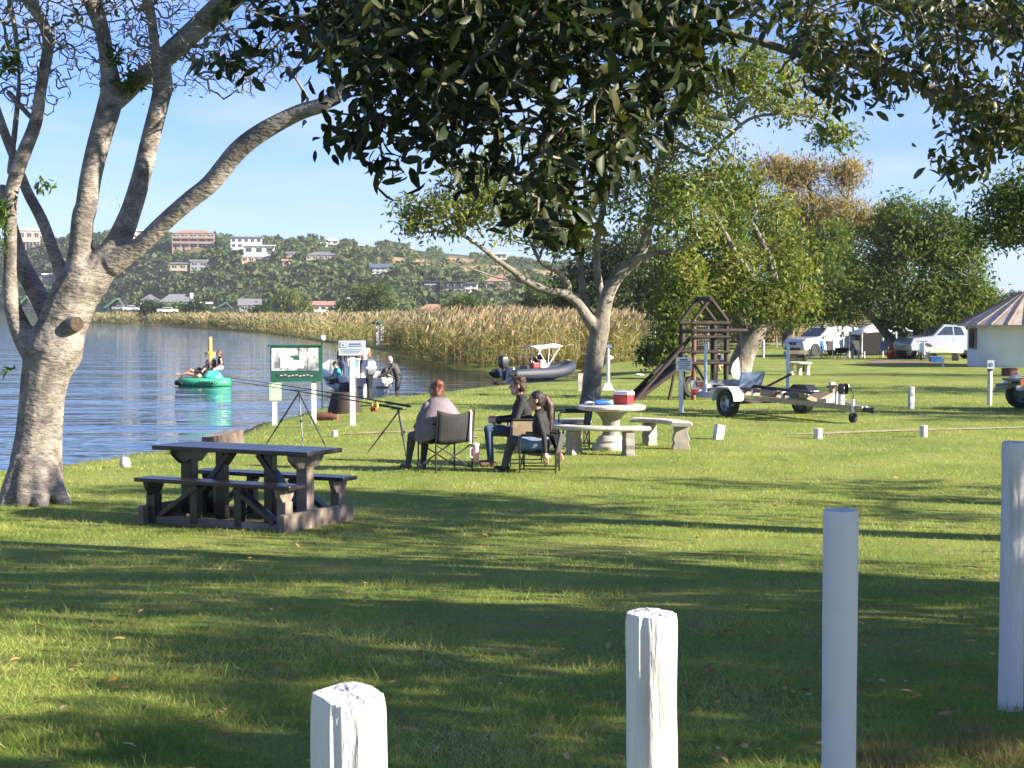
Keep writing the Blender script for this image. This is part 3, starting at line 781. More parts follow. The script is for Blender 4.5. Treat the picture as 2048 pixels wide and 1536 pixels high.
def shrub(name, label, px, py, Yb, blobs, leaf, lmat, seed, per=18, spread=.25, group=None):
    r_ = np.random.default_rng(seed)
    return tree(name, label, at(px, py, Yb), simple_limbs((px, py), [(b[0], b[1], 0) for b in blobs[:3]], 8), Yb, blobs, leaf, m_bark_dark, lmat, r_, group=group, per=per, spread=spread, seg=.5, rmin=.01, cat="shrub")
shrub("shrub", "low olive shrub on the lawn behind the slide", 1322, 731, 58, [(1318, 706, 34, 18, 60), (1335, 690, 20, 20, 30), (1300, 716, 18, 10, 20)], (.17, .07), m_leaf_dk, 51)
shrub("climbing_shrub", "tall yellow green shrub growing behind the playground ramp", 1360, 740, 52, [(1352, 620, 34, 60, 90), (1340, 680, 30, 40, 60), (1375, 560, 30, 50, 60), (1345, 728, 26, 18, 30)], (.2, .085), m_leaf_yel, 52)
for i, (x, y, Yb, bl_, lab, mt) in enumerate([
    (740, 634, 300, [(735, 590, 34, 22, 60), (760, 610, 30, 20, 50), (710, 605, 34, 16, 40), (690, 622, 36, 10, 40), (760, 578, 16, 10, 20)], "olive scrub tree with bare stems showing above the reeds", m_leaf_dk),
    (925, 630, 220, [(930, 608, 26, 18, 60), (905, 618, 20, 10, 30), (960, 618, 34, 10, 50)], "rounded olive bush above the reeds left of the fallen grey branch", m_leaf_dk),
    (1085, 632, 170, [(1090, 590, 46, 30, 110), (1060, 615, 30, 14, 40), (1125, 605, 30, 24, 50)], "dense olive bush above the reeds beneath the pale tree's left limb", m_leaf_dk),
    (580, 634, 430, [(575, 598, 26, 16, 60), (600, 612, 16, 14, 40), (560, 612, 16, 12, 40)], "sunlit round tree beside the grey roofed barn across the water", m_leaf_yel),
    (300, 634, 425, [(296, 616, 16, 10, 40), (322, 618, 12, 8, 30)], "dark bush hiding the foot of the white gabled house", m_leaf_bk),
    (400, 634, 425, [(392, 616, 18, 9, 40), (372, 620, 12, 7, 30), (412, 620, 12, 7, 24)], "dark bush at the right end of the broad grey hipped roof", m_leaf_bk),
    (348, 634, 424, [(346, 620, 16, 7, 36)], "low dark bush in front of the broad grey hipped roof", m_leaf_dk),
    (560, 636, 420, [(530, 622, 18, 12, 50), (508, 628, 12, 8, 20)], "dark spreading tree in front of the grey roofed barn", m_leaf_bk)]):
    sc = Yb / 150
    shrub("scrub_tree", lab, x, y, Yb, bl_, (.3 * sc, .13 * sc), mt, 60 + i, per=22, spread=.35 * sc, group="scrub trees across the water")
for i, (x, y, h_) in enumerate(((602, 484, 14), (622, 482, 16))):
    p = on_ground(x, y + 6, 500); s_ = p.y / F
    rt = thing("palm_tree", ["left palm tree on the skyline", "right palm tree on the skyline, taller of the two"][i], "palm tree", p, 0, "palms on the skyline")
    MB().tube([(0, 0, -1), (0, 0, h_ * s_)], [.4, .25], 6).build("trunk", m_bark_dark, rt)
    n = 60; a = RNG.uniform(0, 6.28, n); ax = np.stack([np.cos(a), np.sin(a), RNG.uniform(-.5, .8, n)], 1)
    leaves("crown", np.tile([0, 0, h_ * s_], (n, 1)), ax, rdir(n, 2), 2.6, .8, m_leaf_dk, rt)
# clipped hedge far right
rng = np.random.default_rng(71)
hb = on_ground(2010, 668, 90); hedge = thing("hedge", "tall dense green hedge behind the round hut", "hedge", hb)
n = 9000; c = rng.uniform(-1, 1, size=(n, 3)); s_ = rng.integers(0, 3, n); c[np.arange(n), s_] = np.sign(c[np.arange(n), s_])
c = c * np.array([5.5, 1.2, 2.0]) + np.array([1.5, 0, 2.6]) + rng.normal(size=(n, 3)) * .16; c[:, 2] += .35 * np.sin(c[:, 0] * 1.3)
leaves("foliage", c, rdir(n, .2, rng), rdir(n, .8, rng), .3, .14, m_leaf_bk, hedge)
MB().box((1.5, 0, 1.9), (10.4, 2.0, 4.0)).build("stems", m_bark_dark, hedge)
# ================================================================== big leaved fig overhead
rng = np.random.default_rng(77)
m_leaf_fig_shade = leaf_mat("fig_leaf_shaded", [(.008, .016, .005), (.014, .025, .007), (.024, .037, .010), (.052, .05, .016)], rough=.5, trans=.2, tcol=(1.4, 1.5, .4), spec=.28)  # the canopy's own shade is darkened into this leaf colour
m_leaf_fig_lit = leaf_mat("fig_leaf_sunny", [(.025, .045, .012), (.055, .08, .02), (.10, .115, .032), (.17, .15, .055)], rough=.32, trans=.25, tcol=(1.3, 1.3, .5), spec=.5)  # same leaf with sunlight put into a paler, yellower colour
fig_base = V((8.6, 9.2, .2))
fig = thing("fig_tree", "large fig tree with leaves coloured dark for shade whose boughs hang across the top of the view", "tree", fig_base)
def W(pts): return [V(p) for p in pts]
boughs = [([(8.6, 9.2, 0), (8.5, 9.2, 1.2), (8.2, 9.1, 2.4), (7.4, 9.0, 3.3)], [.5, .42, .38, .32]),
          ([(7.4, 9.0, 3.3), (6.0, 8.9, 3.9), (4.4, 8.6, 4.3), (2.6, 8.2, 4.5), (.8, 7.8, 4.5), (-1.0, 7.4, 4.3)], [.3, .2, .16, .13, .1, .05]),
          ([(7.6, 9.0, 3.1), (6.4, 10.2, 3.6), (5.4, 11.0, 3.9), (4.2, 11.6, 4.1), (3.0, 12.0, 4.4), (1.6, 12.2, 4.8)], [.26, .18, .14, .11, .08, .04]),
          ([(8.3, 9.1, 2.3), (9.4, 9.6, 3.6), (10.6, 10, 4.6)], [.3, .2, .1]), ([(7.4, 9, 3.3), (6.6, 8.2, 4.6), (5.2, 7.4, 5.4), (3.4, 7.0, 5.8)], [.25, .18, .12, .05]),
          ([(8.4, 9.2, 2.2), (9.5, 8.2, 3.2), (10.5, 7.4, 4.0)], [.28, .18, .08])]
# the bough crossing the upper right of the picture
bp = [at(2120, 262, 11.2), at(2048, 250, 11.2), at(1960, 232, 11.3), at(1880, 190, 11.4), at(1800, 150, 11.5), at(1720, 128, 11.6), at(1640, 118, 11.6), at(1560, 96, 11.7), at(1440, 60, 11.8)]
boughs.append(([V((8.1, 9.1, 2.5)), V((6.6, 10.4, 3.1))] + bp, [.22, .12] + [.075, .06, .05, .045, .042, .04, .035, .03, .02]))
mb = MB(); nodes = []
for pts, rs in boughs:
    p, r_ = smooth_line(W(pts), rs, 5); nodes += p[6:] if len(p) > 12 else p; mb.tube([q - fig_base for q in p], r_, 9)
mb.build("trunk", m_bark_grey, fig, smooth=True)
def px_cloud(poly, n, y0, y1):
    """points spread through the volume whose outline from the camera is this polygon"""
    poly = np.array(poly, float); out = []
    while len(out) < n:
        P = np.stack([rng.uniform(poly[:, 0].min(), poly[:, 0].max(), 400), rng.uniform(poly[:, 1].min(), poly[:, 1].max(), 400)], 1)
        for q in P[sdf_poly(P, poly) < 0]: out.append(at(q[0], q[1], rng.uniform(y0, y1))[:])
    return np.array(out[:n])
dense = px_cloud([(670, -60), (665, 60), (690, 150), (720, 200), (800, 220), (900, 190), (1000, 170), (1080, 160), (1140, 130), (1150, 60), (1160, -60)], 210, 6.6, 8.6)
dense2 = px_cloud([(1150, -60), (1160, 130), (1190, 250), (1260, 270), (1310, 190), (1340, 90), (1420, 20), (1430, -60)], 70, 6.6, 8.4)
dense = np.concatenate([dense, dense2])
fringe = np.concatenate([
    px_cloud([(655, 255), (700, 240), (720, 280), (655, 285)], 4, 7.2, 7.6), px_cloud([(690, 190), (800, 215), (820, 260), (720, 260)], 10, 7.0, 7.6), px_cloud([(745, 320), (790, 320), (790, 360), (755, 360)], 4, 7.0, 7.4),
    px_cloud([(830, 200), (1000, 190), (990, 300), (930, 360), (860, 330)], 22, 6.8, 7.6), px_cloud([(960, 200), (1130, 180), (1130, 300), (1120, 400), (1080, 460), (1000, 380)], 30, 6.6, 7.4),
    px_cloud([(1110, 200), (1290, 230), (1290, 320), (1210, 370), (1140, 350)], 24, 6.6, 7.6), px_cloud([(1310, 20), (1430, 10), (1420, 120), (1370, 220), (1310, 280)], 17, 7.0, 8.0),
    px_cloud([(1040, 370), (1150, 380), (1140, 470), (1085, 480)], 11, 6.5, 7.0), px_cloud([(640, -30), (700, -30), (690, 120), (650, 90)], 12, 7.2, 8.2), px_cloud([(470, -20), (650, -30), (650, 80), (570, 90), (500, 40)], 10, 7.8, 8.6), px_cloud([(400, 90), (520, 100), (580, 110), (560, 140), (430, 140)], 7, 7.8, 8.4)])
right = np.concatenate([
    px_cloud([(1420, -60), (1440, 30), (1560, 70), (1640, 120), (1700, 110), (1780, 60), (1860, 130), (1960, 210), (2090, 230), (2110, -60)], 235, 9.8, 12.4),
    px_cloud([(1560, 60), (1690, 110), (1680, 200), (1620, 190)], 30, 9.8, 10.6), px_cloud([(1700, 90), (1790, 110), (1780, 230), (1740, 210)], 24, 10.4, 11.2),
    px_cloud([(1800, 120), (2080, 220), (2080, 290), (1990, 290), (1900, 230)], 70, 10.4, 11.8), px_cloud([(1870, 230), (2000, 280), (1970, 310), (1890, 290)], 14, 10.6, 11.2), px_cloud([(1850, 320), (1960, 300), (1950, 350), (1900, 350)], 9, 10.6, 10.9)])
top = np.concatenate([rng.uniform((-2.2, 6.2, 4.4), (7.5, 10.5, 5.6), size=(330, 3)), rng.uniform((3.6, 6.0, 3.6), (9.5, 9.2, 5.4), size=(430, 3)), rng.uniform((4.8, 9.0, 3.2), (9.8, 11.2, 5.0), size=(130, 3)), rng.uniform((8.4, 7.6, 2.0), (11, 11.5, 5.2), size=(120, 3))])  # crown out of view, put in to shade the hanging leaves and the lawn
lump = vnoise(top[:, 0] + 30, top[:, 1] + 30, .9, 3) + .7 * vnoise(top[:, 2] + 20, top[:, 0] + 5, .8, 1)
top = top[lump > np.quantile(lump, .16)]
tips = np.concatenate([dense, fringe, right, top])
arr, rad, chains, b0 = grow(nodes, tips, rng, .12, .0035, .14, .36, .05)
tb = MB()
for ch in chains:
    tb.tube([V(arr[i]) - fig_base for i in ch], [min(rad[i], .05) if i >= b0 else rad[ch[1]] for i in ch], 4, caps=False)
tb.build("branches", m_bark_grey, fig, smooth=True, fix=False)
def rosette(t, per, L, mat, name, spread, droop):
    n = len(t) * per; c = np.repeat(t, per, 0) + rng.normal(size=(n, 3)) * spread
    ax = rdir(n, droop, rng); nr = rdir(n, .5, rng); l = L * rng.uniform(.55, 1.2, n)
    leaves(name, c, ax, nr, l, l * rng.uniform(.36, .5, n), mat, fig, LEAF_F, off=fig_base)
rosette(np.concatenate([dense, fringe]), 8, .102, m_leaf_fig_shade, "crown", .05, -.55)
rosette(dense, 9, .10, m_leaf_fig_shade, "inner_foliage", .13, -.3)
rosette(right, 9, .098, m_leaf_fig_lit, "sunny_foliage", .07, -.5)
rosette(top, 13, .17, m_leaf_fig_shade, "unseen_upper_foliage", .2, -.2)
# ================================================================== houses on the hill across the water
m_pane = M("dark_window_glass", (.03, .04, .05), (.02, .025, .03), rough=.08, bump=0, spec=.8)
WALLC = {}
def wallm(k, c, rough=.85):
    if k not in WALLC: WALLC[k] = M("wall_" + k, c, tuple(x * .82 for x in c), rough=rough, scale=.6, bump=.05)
    return WALLC[k]
m_white = wallm("white", (.58, .57, .54)); m_cream = wallm("cream", (.62, .52, .40)); m_brick = wallm("brick", (.29, .205, .16)); m_pink = wallm("pink", (.44, .31, .26))
m_greyw = wallm("grey", (.25, .25, .25)); m_tan = wallm("tan", (.38, .30, .22)); m_black = wallm("charcoal", (.045, .05, .06))
m_r_terra = wallm("terracotta_roof", (.34, .19, .135)); m_r_grey = wallm("slate_roof", (.16, .165, .18)); m_r_green = wallm("green_roof", (.08, .20, .13)); m_r_dark = wallm("dark_roof", (.06, .055, .055))
m_r_white = wallm("pale_roof", (.72, .71, .68)); m_r_blue = wallm("blue_grey_roof", (.08, .10, .16))
HOUSES = []
def house(name, label, x0, x1, yt, yb, floors, bays, wall, roof, kind, rf=.25, y0=380, yaw=0, balc=False, depth=.6, cat="house", Y=None, stilts=False, win=True, dormer=None, group="houses across the water"):
    cx = (x0 + x1) / 2
    p = at(cx, yb, Y) if Y else on_ground(cx, yb, y0)
    HOUSES.append((x0, x1, yt, yb)); s = p.y / F
    w, h = (x1 - x0) * s, (yb - yt) * s; d = w * depth; hr = h * rf; hw = h - hr
    t = thing(name, label, cat, p, math.atan2(-p.x, p.y) + yaw, group)
    low = -5 if not Y else -.5
    mb = MB()
    if stilts:
        mb.box((0, d / 2, hw * .68), (w, d, hw * .64))
        for i in range(4): mb.box((-w / 2 + .3 + (w - .6) * i / 3, .3, hw * .18 - 1.5), (.4, .4, hw * .37 + 3))
        mb.box((0, d * .75, hw * .1 - 1), (w * .9, d * .4, hw * .5 + 2))
    else: mb.box((0, d / 2, (hw + low) / 2), (w, d, hw - low))
    mb.build("wall", wall, t)
    fh = hw / floors
    if win:
        for f in range(floors):
            for b in range(bays):
                bw = w / bays; z = fh * (f + .52); xx = -w / 2 + bw * (b + .5)
                wb = MB().box((xx, -.06, z), (bw * (.62 if balc else .5), .16, fh * .5)); q = wb.build("window", m_pane, t)
                fr = MB().box((xx, -.10, z + fh * .27), (bw * .68, .22, fh * .06)).box((xx, -.15, z), (.14, .1, fh * .5)); fr.build("frame", m_white if wall != m_white else m_greyw, q)
    if balc:
        for f in range(1, floors):
            q = MB().box((0, -.9, fh * f), (w * 1.0, 1.8, .35)).box((0, -1.75, fh * f + .5), (w, .1, .75))
            for i in range(bays + 1): q.box((-w / 2 + .2 + (w - .4) * i / bays, -1.5, fh * f - fh / 2), (.35, .35, fh - .36))
            q.build("balcony", wall, t)
    o = .5; mb = MB()
    if kind == 'flat': mb.box((0, d / 2 - .3, hw + hr / 2), (w + 2 * o, d + 2 * o, max(hr, .3)))
    elif kind == 'hip':
        a = [V((-w / 2 - o, -o, hw)), V((w / 2 + o, -o, hw)), V((w / 2 + o, d + o, hw)), V((-w / 2 - o, d + o, hw))]; k = min(d, w) * .45
        e, f_ = V((-w / 2 + k, d / 2, hw + hr)), V((w / 2 - k, d / 2, hw + hr))
        mb.add(a + [e, f_], [(0, 1, 5, 4), (2, 3, 4, 5), (1, 2, 5), (3, 0, 4), (3, 2, 1, 0)])
    elif kind == 'gable': mb.prism([(-w / 2 - o, -o, hw), (-w / 2 - o, d / 2, hw + hr), (-w / 2 - o, d + o, hw)], (w + 2 * o, 0, 0))
    elif kind == 'gable_front': mb.prism([(-w / 2 - o, -o, hw), (0, -o, hw + hr), (w / 2 + o, -o, hw)], (0, d + 2 * o, 0))
    rf_ = mb.build("roof", roof, t)
    if dormer: MB().box((dormer * w, d * .3, hw + hr * .5), (w * .1, w * .1, hr * 1.3)).build("chimney", wall, rf_)
    return t
house("stilt_house", "pale pink flat roofed house on white stilts, leftmost on the hilltop", 38, 80, 457, 497, 2, 3, m_pink, m_r_white, 'flat', .1, stilts=True)
house("white_house", "white three storey box house glimpsed between two limbs of the left tree", 256, 290, 459, 487, 3, 2, m_white, m_r_white, 'flat', .08, balc=True)
house("apartment_building", "big brick building with terracotta roof and stacked balconies on the hilltop", 345, 429, 459, 497, 3, 5, m_brick, m_r_terra, 'hip', .2, balc=True, cat="building")
house("villa", "white modern villa with glazed upper floor and grey roof right of the brick building", 462, 524, 473, 497, 2, 5, m_white, m_r_grey, 'flat', .1)
house("terrace_house", "low white stepped house in front of the glazed white villa", 488, 549, 490, 508, 1, 3, m_white, m_r_white, 'flat', .12)
house("bungalow", "brown bungalow with white roof below the stepped white house", 484, 548, 505, 524, 1, 5, m_pink, m_r_white, 'hip', .42)
house("cottage", "small white gabled cottage on the skyline right of the palms", 650, 678, 476, 489, 1, 2, m_white, m_r_white, 'gable_front', .4)
house("cottage", "tiny white flat roofed outbuilding left of the gabled skyline cottage", 641, 655, 485, 494, 1, 1, m_white, m_r_white, 'flat', .2)
house("long_house", "long low house with grey roof and white fascia on the upper slope", 613, 673, 503, 519, 1, 5, m_tan, m_r_grey, 'hip', .45)
house("cottage", "small pinkish cottage among trees left of the long low house", 565, 581, 518, 532, 1, 1, m_pink, m_r_terra, 'gable', .3)
house("cottage", "small tan house half hidden just above the pinkish cottage", 573, 592, 503, 514, 1, 2, m_tan, m_r_grey, 'gable', .35)
house("timber_house", "brown timber house with white framed window, left of a pair on the slope", 341, 374, 525, 549, 2, 2, m_tan, m_r_grey, 'flat', .12)
house("timber_house", "grey timber house with sloped roof, right of a pair on the slope", 381, 415, 519, 541, 2, 2, m_greyw, m_r_grey, 'gable', .2)
house("cottage", "pink house halfway up the slope behind the left tree's limbs", 86, 112, 547, 568, 2, 2, m_pink, m_white, 'flat', .15)
house("brick_house", "brick house with pale green roof on the skyline", 709, 757, 470, 489, 1, 4, m_brick, m_r_green, 'gable', .4, dormer=.2)
house("hip_roof_house", "dark red roofed house on the skyline with boxy upper storey", 815, 861, 479, 497, 1, 3, m_brick, m_r_dark, 'hip', .55, dormer=.15)
house("villa", "white flat roofed villa on the skyline beside the pale tree's crown", 885, 941, 492, 508, 1, 5, m_white, m_r_white, 'flat', .2)
house("villa", "white box villa on the skyline partly behind the pale tree's branches", 984, 1014, 506, 518, 1, 3, m_white, m_r_white, 'flat', .2)
house("white_house", "white house with blue grey roof and wide terrace alone in mid slope", 741, 783, 527, 547, 2, 4, m_white, m_r_blue, 'gable', .42)
house("modern_house", "charcoal cube house with one white framed window above the reeds", 843, 880, 562, 586, 1, 1, m_black, m_black, 'flat', .08)
house("modern_house", "charcoal and white modern house with large windows, right of the charcoal cube", 889, 930, 562, 589, 2, 3, m_black, m_black, 'flat', .08)
house("modern_house", "white fronted wing at the right end of the modern houses", 930, 956, 565, 586, 2, 2, m_white, m_r_grey, 'flat', .08)
house("orange_roof_house", "tan house with orange roof on the slope above the modern houses", 972, 1020, 552, 578, 1, 3, m_tan, m_r_terra, 'hip', .4)
house("hip_roof_house", "low house with two red hipped roofs just behind the reeds", 842, 888, 608, 626, 1, 3, m_pink, m_r_terra, 'hip', .6, Y=330)
house("cottage", "small white house with dark windows behind the scrub trees and reeds", 697, 720, 595, 610, 1, 2, m_white, m_r_white, 'gable', .25, Y=420)
house("pink_roof_house", "white house with salmon pink roof on the far bank", 628, 668, 602, 621, 1, 3, m_white, m_r_terra, 'gable', .45, Y=450)
house("gable_house", "white gabled house on the far bank behind the green carports", 282, 319, 588, 617, 1, 2, m_white, m_r_grey, 'gable_front', .45, Y=520)
house("grey_roof_house", "white house with broad grey hipped roof on the far bank", 321, 390, 588, 617, 1, 4, m_white, m_r_grey, 'hip', .55, Y=500, dormer=.4)
house("barn", "grey barn with one tall sloping roof side on the far bank", 479, 520, 597, 620, 1, 2, m_greyw, m_r_grey, 'gable', .6, Y=470)
house("outbuilding", "low white building between the green carports on the far bank", 396, 424, 604, 620, 1, 3, m_white, m_r_white, 'flat', .2, Y=480)
house("outbuilding", "low white building behind the left tree's fork on the far bank", 88, 118, 592, 612, 1, 2, m_white, m_r_white, 'flat', .2, Y=520)
def carport(x0, x1, yt, yb, Y, label):
    p = at((x0 + x1) / 2, yb, Y); s = Y / F; w, h = (x1 - x0) * s, (yb - yt) * s
    t = thing("carport", label, "carport", p, .1, "green roofed carports on the far bank")
    MB().prism([(-w / 2, 0, h * .25), (w * .18, 0, h), (w * .24, 0, h * .94), (-w * .42, 0, h * .17)], (0, 6, 0)).build("roof", m_r_green, t)
    MB().prism([(w * .18, .3, h * .97), (w / 2, .3, h * .3), (w * .47, .3, h * .25), (w * .2, .3, h * .86)], (0, 5.4, 0)).build("roof_slope", m_r_dark, t)
    for xx in (-w * .3, w * .3):
        for yy in (.3, 5.6): MB().tube([(xx, yy, -1), (xx, yy, h * .42)], .14, 6).build("post", m_black, t)
for x0, x1, yt, yb, Y, l in ((32, 62, 593, 618, 440, "green roofed carport farthest left, seen through the left tree"), (100, 122, 595, 618, 440, "green roofed carport seen in the fork of the left tree"), (208, 246, 596, 620, 430, "green roofed carport just right of the left tree's trunk"),
                             (274, 316, 598, 621, 430, "green roofed carport in front of the white gabled house"), (330, 376, 601, 622, 430, "green roofed carport in front of the broad grey hipped roof"), (424, 464, 604, 624, 430, "green roofed carport farthest right, left of the grey barn")):
    carport(x0, x1, yt, yb, Y, l)
def far_car(px, py, Y, label, mat, L=4.4):
    t = thing("parked_car", label, "car", at(px, py, Y), .2, "cars parked on the far bank")
    mb = MB().box((0, 0, .75), (L, 1.8, .7)).box((-.1, 0, 1.3), (L * .55, 1.6, .55), top=(.75, .85)); mb.build("body", mat, t, bevel=.12)
    MB().box((-.1, 0, 1.3), (L * .5, 1.66, .36), top=(.8, .9)).build("window", m_pane, t)
    for sx in (-1, 1):
        for sy in (-1, 1): MB().lathe([(.34, -.1), (.34, .1)], (sx * L * .32, sy * .85, .36), 10, rot=Matrix.Rotation(R(90), 3, 'X')).build("wheel", m_black, t)
far_car(240, 622, 425, "silver car parked by the first green carport right of the left tree", m_greyw); far_car(262, 623, 424, "pale silver car right of the silver one on the far bank", m_r_white)
far_car(335, 627, 400, "white van low on the far bank in front of the reeds' top", m_white, 5.2); far_car(60, 622, 430, "dark car on the far bank behind the left tree", m_black)
far_car(414, 621, 440, "white car between the grey hipped roof and the barn", m_white)
wl = [on_ground(x, y, 300) for x, y in ((826, 537), (860, 543), (900, 548), (940, 553), (975, 558))]
mb = MB()
for a, b in zip(wl, wl[1:]): mb.bar(a - wl[0] + V((0, 0, .6)), b - wl[0] + V((0, 0, .6)), .4, 2.4)
rw = thing("boundary_wall", "long white boundary wall running down across the dry slope", "wall", wl[0]); mb.build("wall", m_white, rw)

# ------------------------------------------------------------------ bush covering the hillside
rng = np.random.default_rng(5)
m_bush = leaf_mat("hill_bush", [(.03, .05, .018), (.05, .078, .024), (.08, .105, .032), (.125, .13, .048)], rough=.7, trans=.15, nscale=.06)
def hill_bush():
    n = 34000
    u = rng.uniform(-500, 1900, n); Yh = rng.uniform(395, 1080, n); x = (u - 1024) / F * Yh
    z = height(x, Yh); s = sdf_poly(np.stack([x, Yh], 1), W_POLY)
    P = np.array([proj((a, b, c)) for a, b, c in zip(x, Yh, z)])
    keep = (s > 25) & (z > 1.2)
    zz = z - 7 * Yh / F; keep &= (np.maximum(dry_mask(x, Yh, z), dry_mask(x, Yh, z + 7 * Yh / F)) < .4) | (rng.uniform(size=n) < .22)
    thin = px_poly_mask(x, Yh, z, [(640, 490), (1100, 520), (1150, 560), (1000, 545), (800, 512), (640, 506)]) < 0
    keep &= ~thin | (rng.uniform(size=n) < .55)
    for x0, x1, yt, yb in HOUSES: keep &= ~((P[:, 0] > x0 - 3) & (P[:, 0] < x1 + 3) & (P[:, 1] > yt + 2) & (P[:, 1] < yb + 11))
    keep &= ~((P[:, 1] > 612) & (P[:, 0] < 700)); keep &= (Yh < 910) | (P[:, 0] < 320)
    x, Yh, z = x[keep], Yh[keep], z[keep]; n = len(x); thin = thin[keep]
    r = rng.uniform(.9, 2.7, n) * np.where(rng.uniform(size=n) < .12, 1.45, 1) * np.where(thin, .62, 1); per = 22
    c = np.repeat(np.stack([x, Yh, z + r * .35], 1), per, 0); rr = np.repeat(r, per)[:, None]
    d = rdir(n * per, .35, rng); d[:, 1] = -np.abs(d[:, 1]) * np.where(rng.uniform(size=n * per) < .8, 1, -1)
    pos = c + d * rr * np.array([1.15, 1.15, .85]) * rng.uniform(.75, 1.08, (n * per, 1))
    ax = rdir(n * per, 0, rng); nr = d + rng.normal(size=d.shape) * .5
    L = rr[:, 0] * rng.uniform(.5, .9, n * per)
    return leaves("hillside_bush", pos - ax * L[:, None] * .5, ax, nr, L, L * .8, m_bush)
tag(hill_bush(), "dense bush covering the far hillside", kind="stuff")

# ------------------------------------------------------------------ reed beds
rng = np.random.default_rng(6)
m_reed = leaf_mat("reed", [(.09, .11, .028), (.17, .17, .05), (.28, .24, .09), (.40, .31, .16)], rough=.7, trans=.3, tcol=(1.2, 1.1, .6), nscale=.12)
m_reed_gr = leaf_mat("green_reed", [(.10, .115, .035), (.20, .195, .065), (.32, .28, .115), (.44, .37, .19)], rough=.7, trans=.3, tcol=(1.2, 1.2, .5), nscale=.06)
m_plume = leaf_mat("reed_plume", [(.26, .20, .12), (.34, .26, .17), (.42, .33, .23)], rough=.9, trans=.3, tcol=(1.1, 1, .8))
def reeds(name, label, p, hgts, wsc, mat, nleaf, seed):
    r_ = np.random.default_rng(seed); n = len(p); z0 = np.maximum(height(p[:, 0], p[:, 1]), WATER - .1)
    base = np.stack([p[:, 0], p[:, 1], z0], 1); tilt = np.concatenate([r_.normal(size=(n, 2)) * .10 + np.array([.05, 0]), np.ones((n, 1))], 1)
    H = hgts; faceN = np.tile([0., -1, .1], (n, 1)) + r_.normal(size=(n, 3)) * .5
    k = n * nleaf
    lb = np.repeat(base, nleaf, 0) + np.repeat(unit(tilt) * H[:, None], nleaf, 0) * r_.uniform(.15, .95, (k, 1))
    a = r_.uniform(0, 6.28, k); lax = np.stack([np.cos(a), np.sin(a), r_.uniform(-.1, 1.5, k)], 1)
    w2 = np.repeat(wsc, nleaf)
    pos = np.concatenate([base, lb]); ax = np.concatenate([tilt, lax]); nr = np.concatenate([faceN, rdir(k, .5, r_)])
    L = np.concatenate([H, r_.uniform(.35, .8, k) * np.sqrt(w2)]); Wd = np.concatenate([.022 * wsc, .045 * w2])
    o = leaves(name, pos, ax, nr, L, Wd, mat); tag(o, label, kind="stuff")
    q = r_.uniform(size=n) < .75; m_ = int(q.sum())
    tp = (base + unit(tilt) * H[:, None] * .93)[q]; pa = np.stack([r_.normal(.35, .25, m_), r_.normal(0, .25, m_), np.ones(m_)], 1)
    leaves("reed_plumes", tp, pa, np.tile([0., -1, 0], (m_, 1)) + r_.normal(size=(m_, 3)) * .4, r_.uniform(.28, .5, m_), .075 * wsc[q], m_plume, o)
    return o
front = [np.array(gnd(x, y, WATER).xy) for x, y in far_px[:12]]
front = [np.array(gnd(1262, 700, .0).xy), np.array(gnd(1250, 716, 0).xy)] + front
def along(i0, i1, n, depth, power=1.5):
    seg = [(front[i], front[i + 1]) for i in range(i0, i1)]; ln = np.array([np.linalg.norm(b - a) for a, b in seg]); k = rng.choice(len(seg), n, p=ln / ln.sum())
    t = rng.uniform(size=n); out = np.zeros((n, 2))
    for i, (a, b) in enumerate(seg):
        m_ = k == i; d = (b - a) / np.linalg.norm(b - a); nrm = np.array([d[1], -d[0]]); nrm = nrm if nrm[1] > 0 else -nrm
        mid = a + d * (t[m_, None] * np.linalg.norm(b - a)); nn = nrm * .5 + np.array([.12, .86]) * (1 if b[1] < 400 else .4); nn /= np.linalg.norm(nn)
        out[m_] = mid + nn * ((rng.uniform(size=(m_.sum(), 1)) ** power) * depth) + rng.normal(size=(m_.sum(), 2)) * .5
    return out
p = along(0, 8, 9500, 16); hh = rng.uniform(1.9, 2.9, len(p)) * (.86 + .28 * vnoise(p[:, 0], p[:, 1], 5, 1))
reeds("reed_bed", "tan and olive reeds beside the moored inflatable boat", p, hh, np.ones(len(p)) * 1.15, m_reed, 5, 1)
p = along(7, 11, 5200, 14); ws = p[:, 1] / 75; hh = rng.uniform(1.8, 2.75, len(p))
reeds("reed_bed", "green and tan reeds along the middle of the far shore", p, hh, ws, m_reed_gr, 3, 2)
p = along(10, 13, 5200, 16); ws = p[:, 1] / 65; hh = rng.uniform(1.9, 2.9, len(p))
reeds("reed_bed", "distant reeds lining the far shore on the left", p, hh, ws, m_reed_gr, 2, 3)
u = rng.uniform(600, 1290, 9000); Yr = 85 + 220 * rng.uniform(size=9000) ** 1.6; x = (u - 1024) / F * Yr; s = sdf_poly(np.stack([x, Yr], 1), W_POLY)
p = np.stack([x, Yr], 1)[(s > 6)]; ws = p[:, 1] / 70
reeds("reed_bed", "pale dry reed tops stretching back to the foot of the hill", p, rng.uniform(2.2, 3.0, len(p)), ws, m_reed, 2, 4)

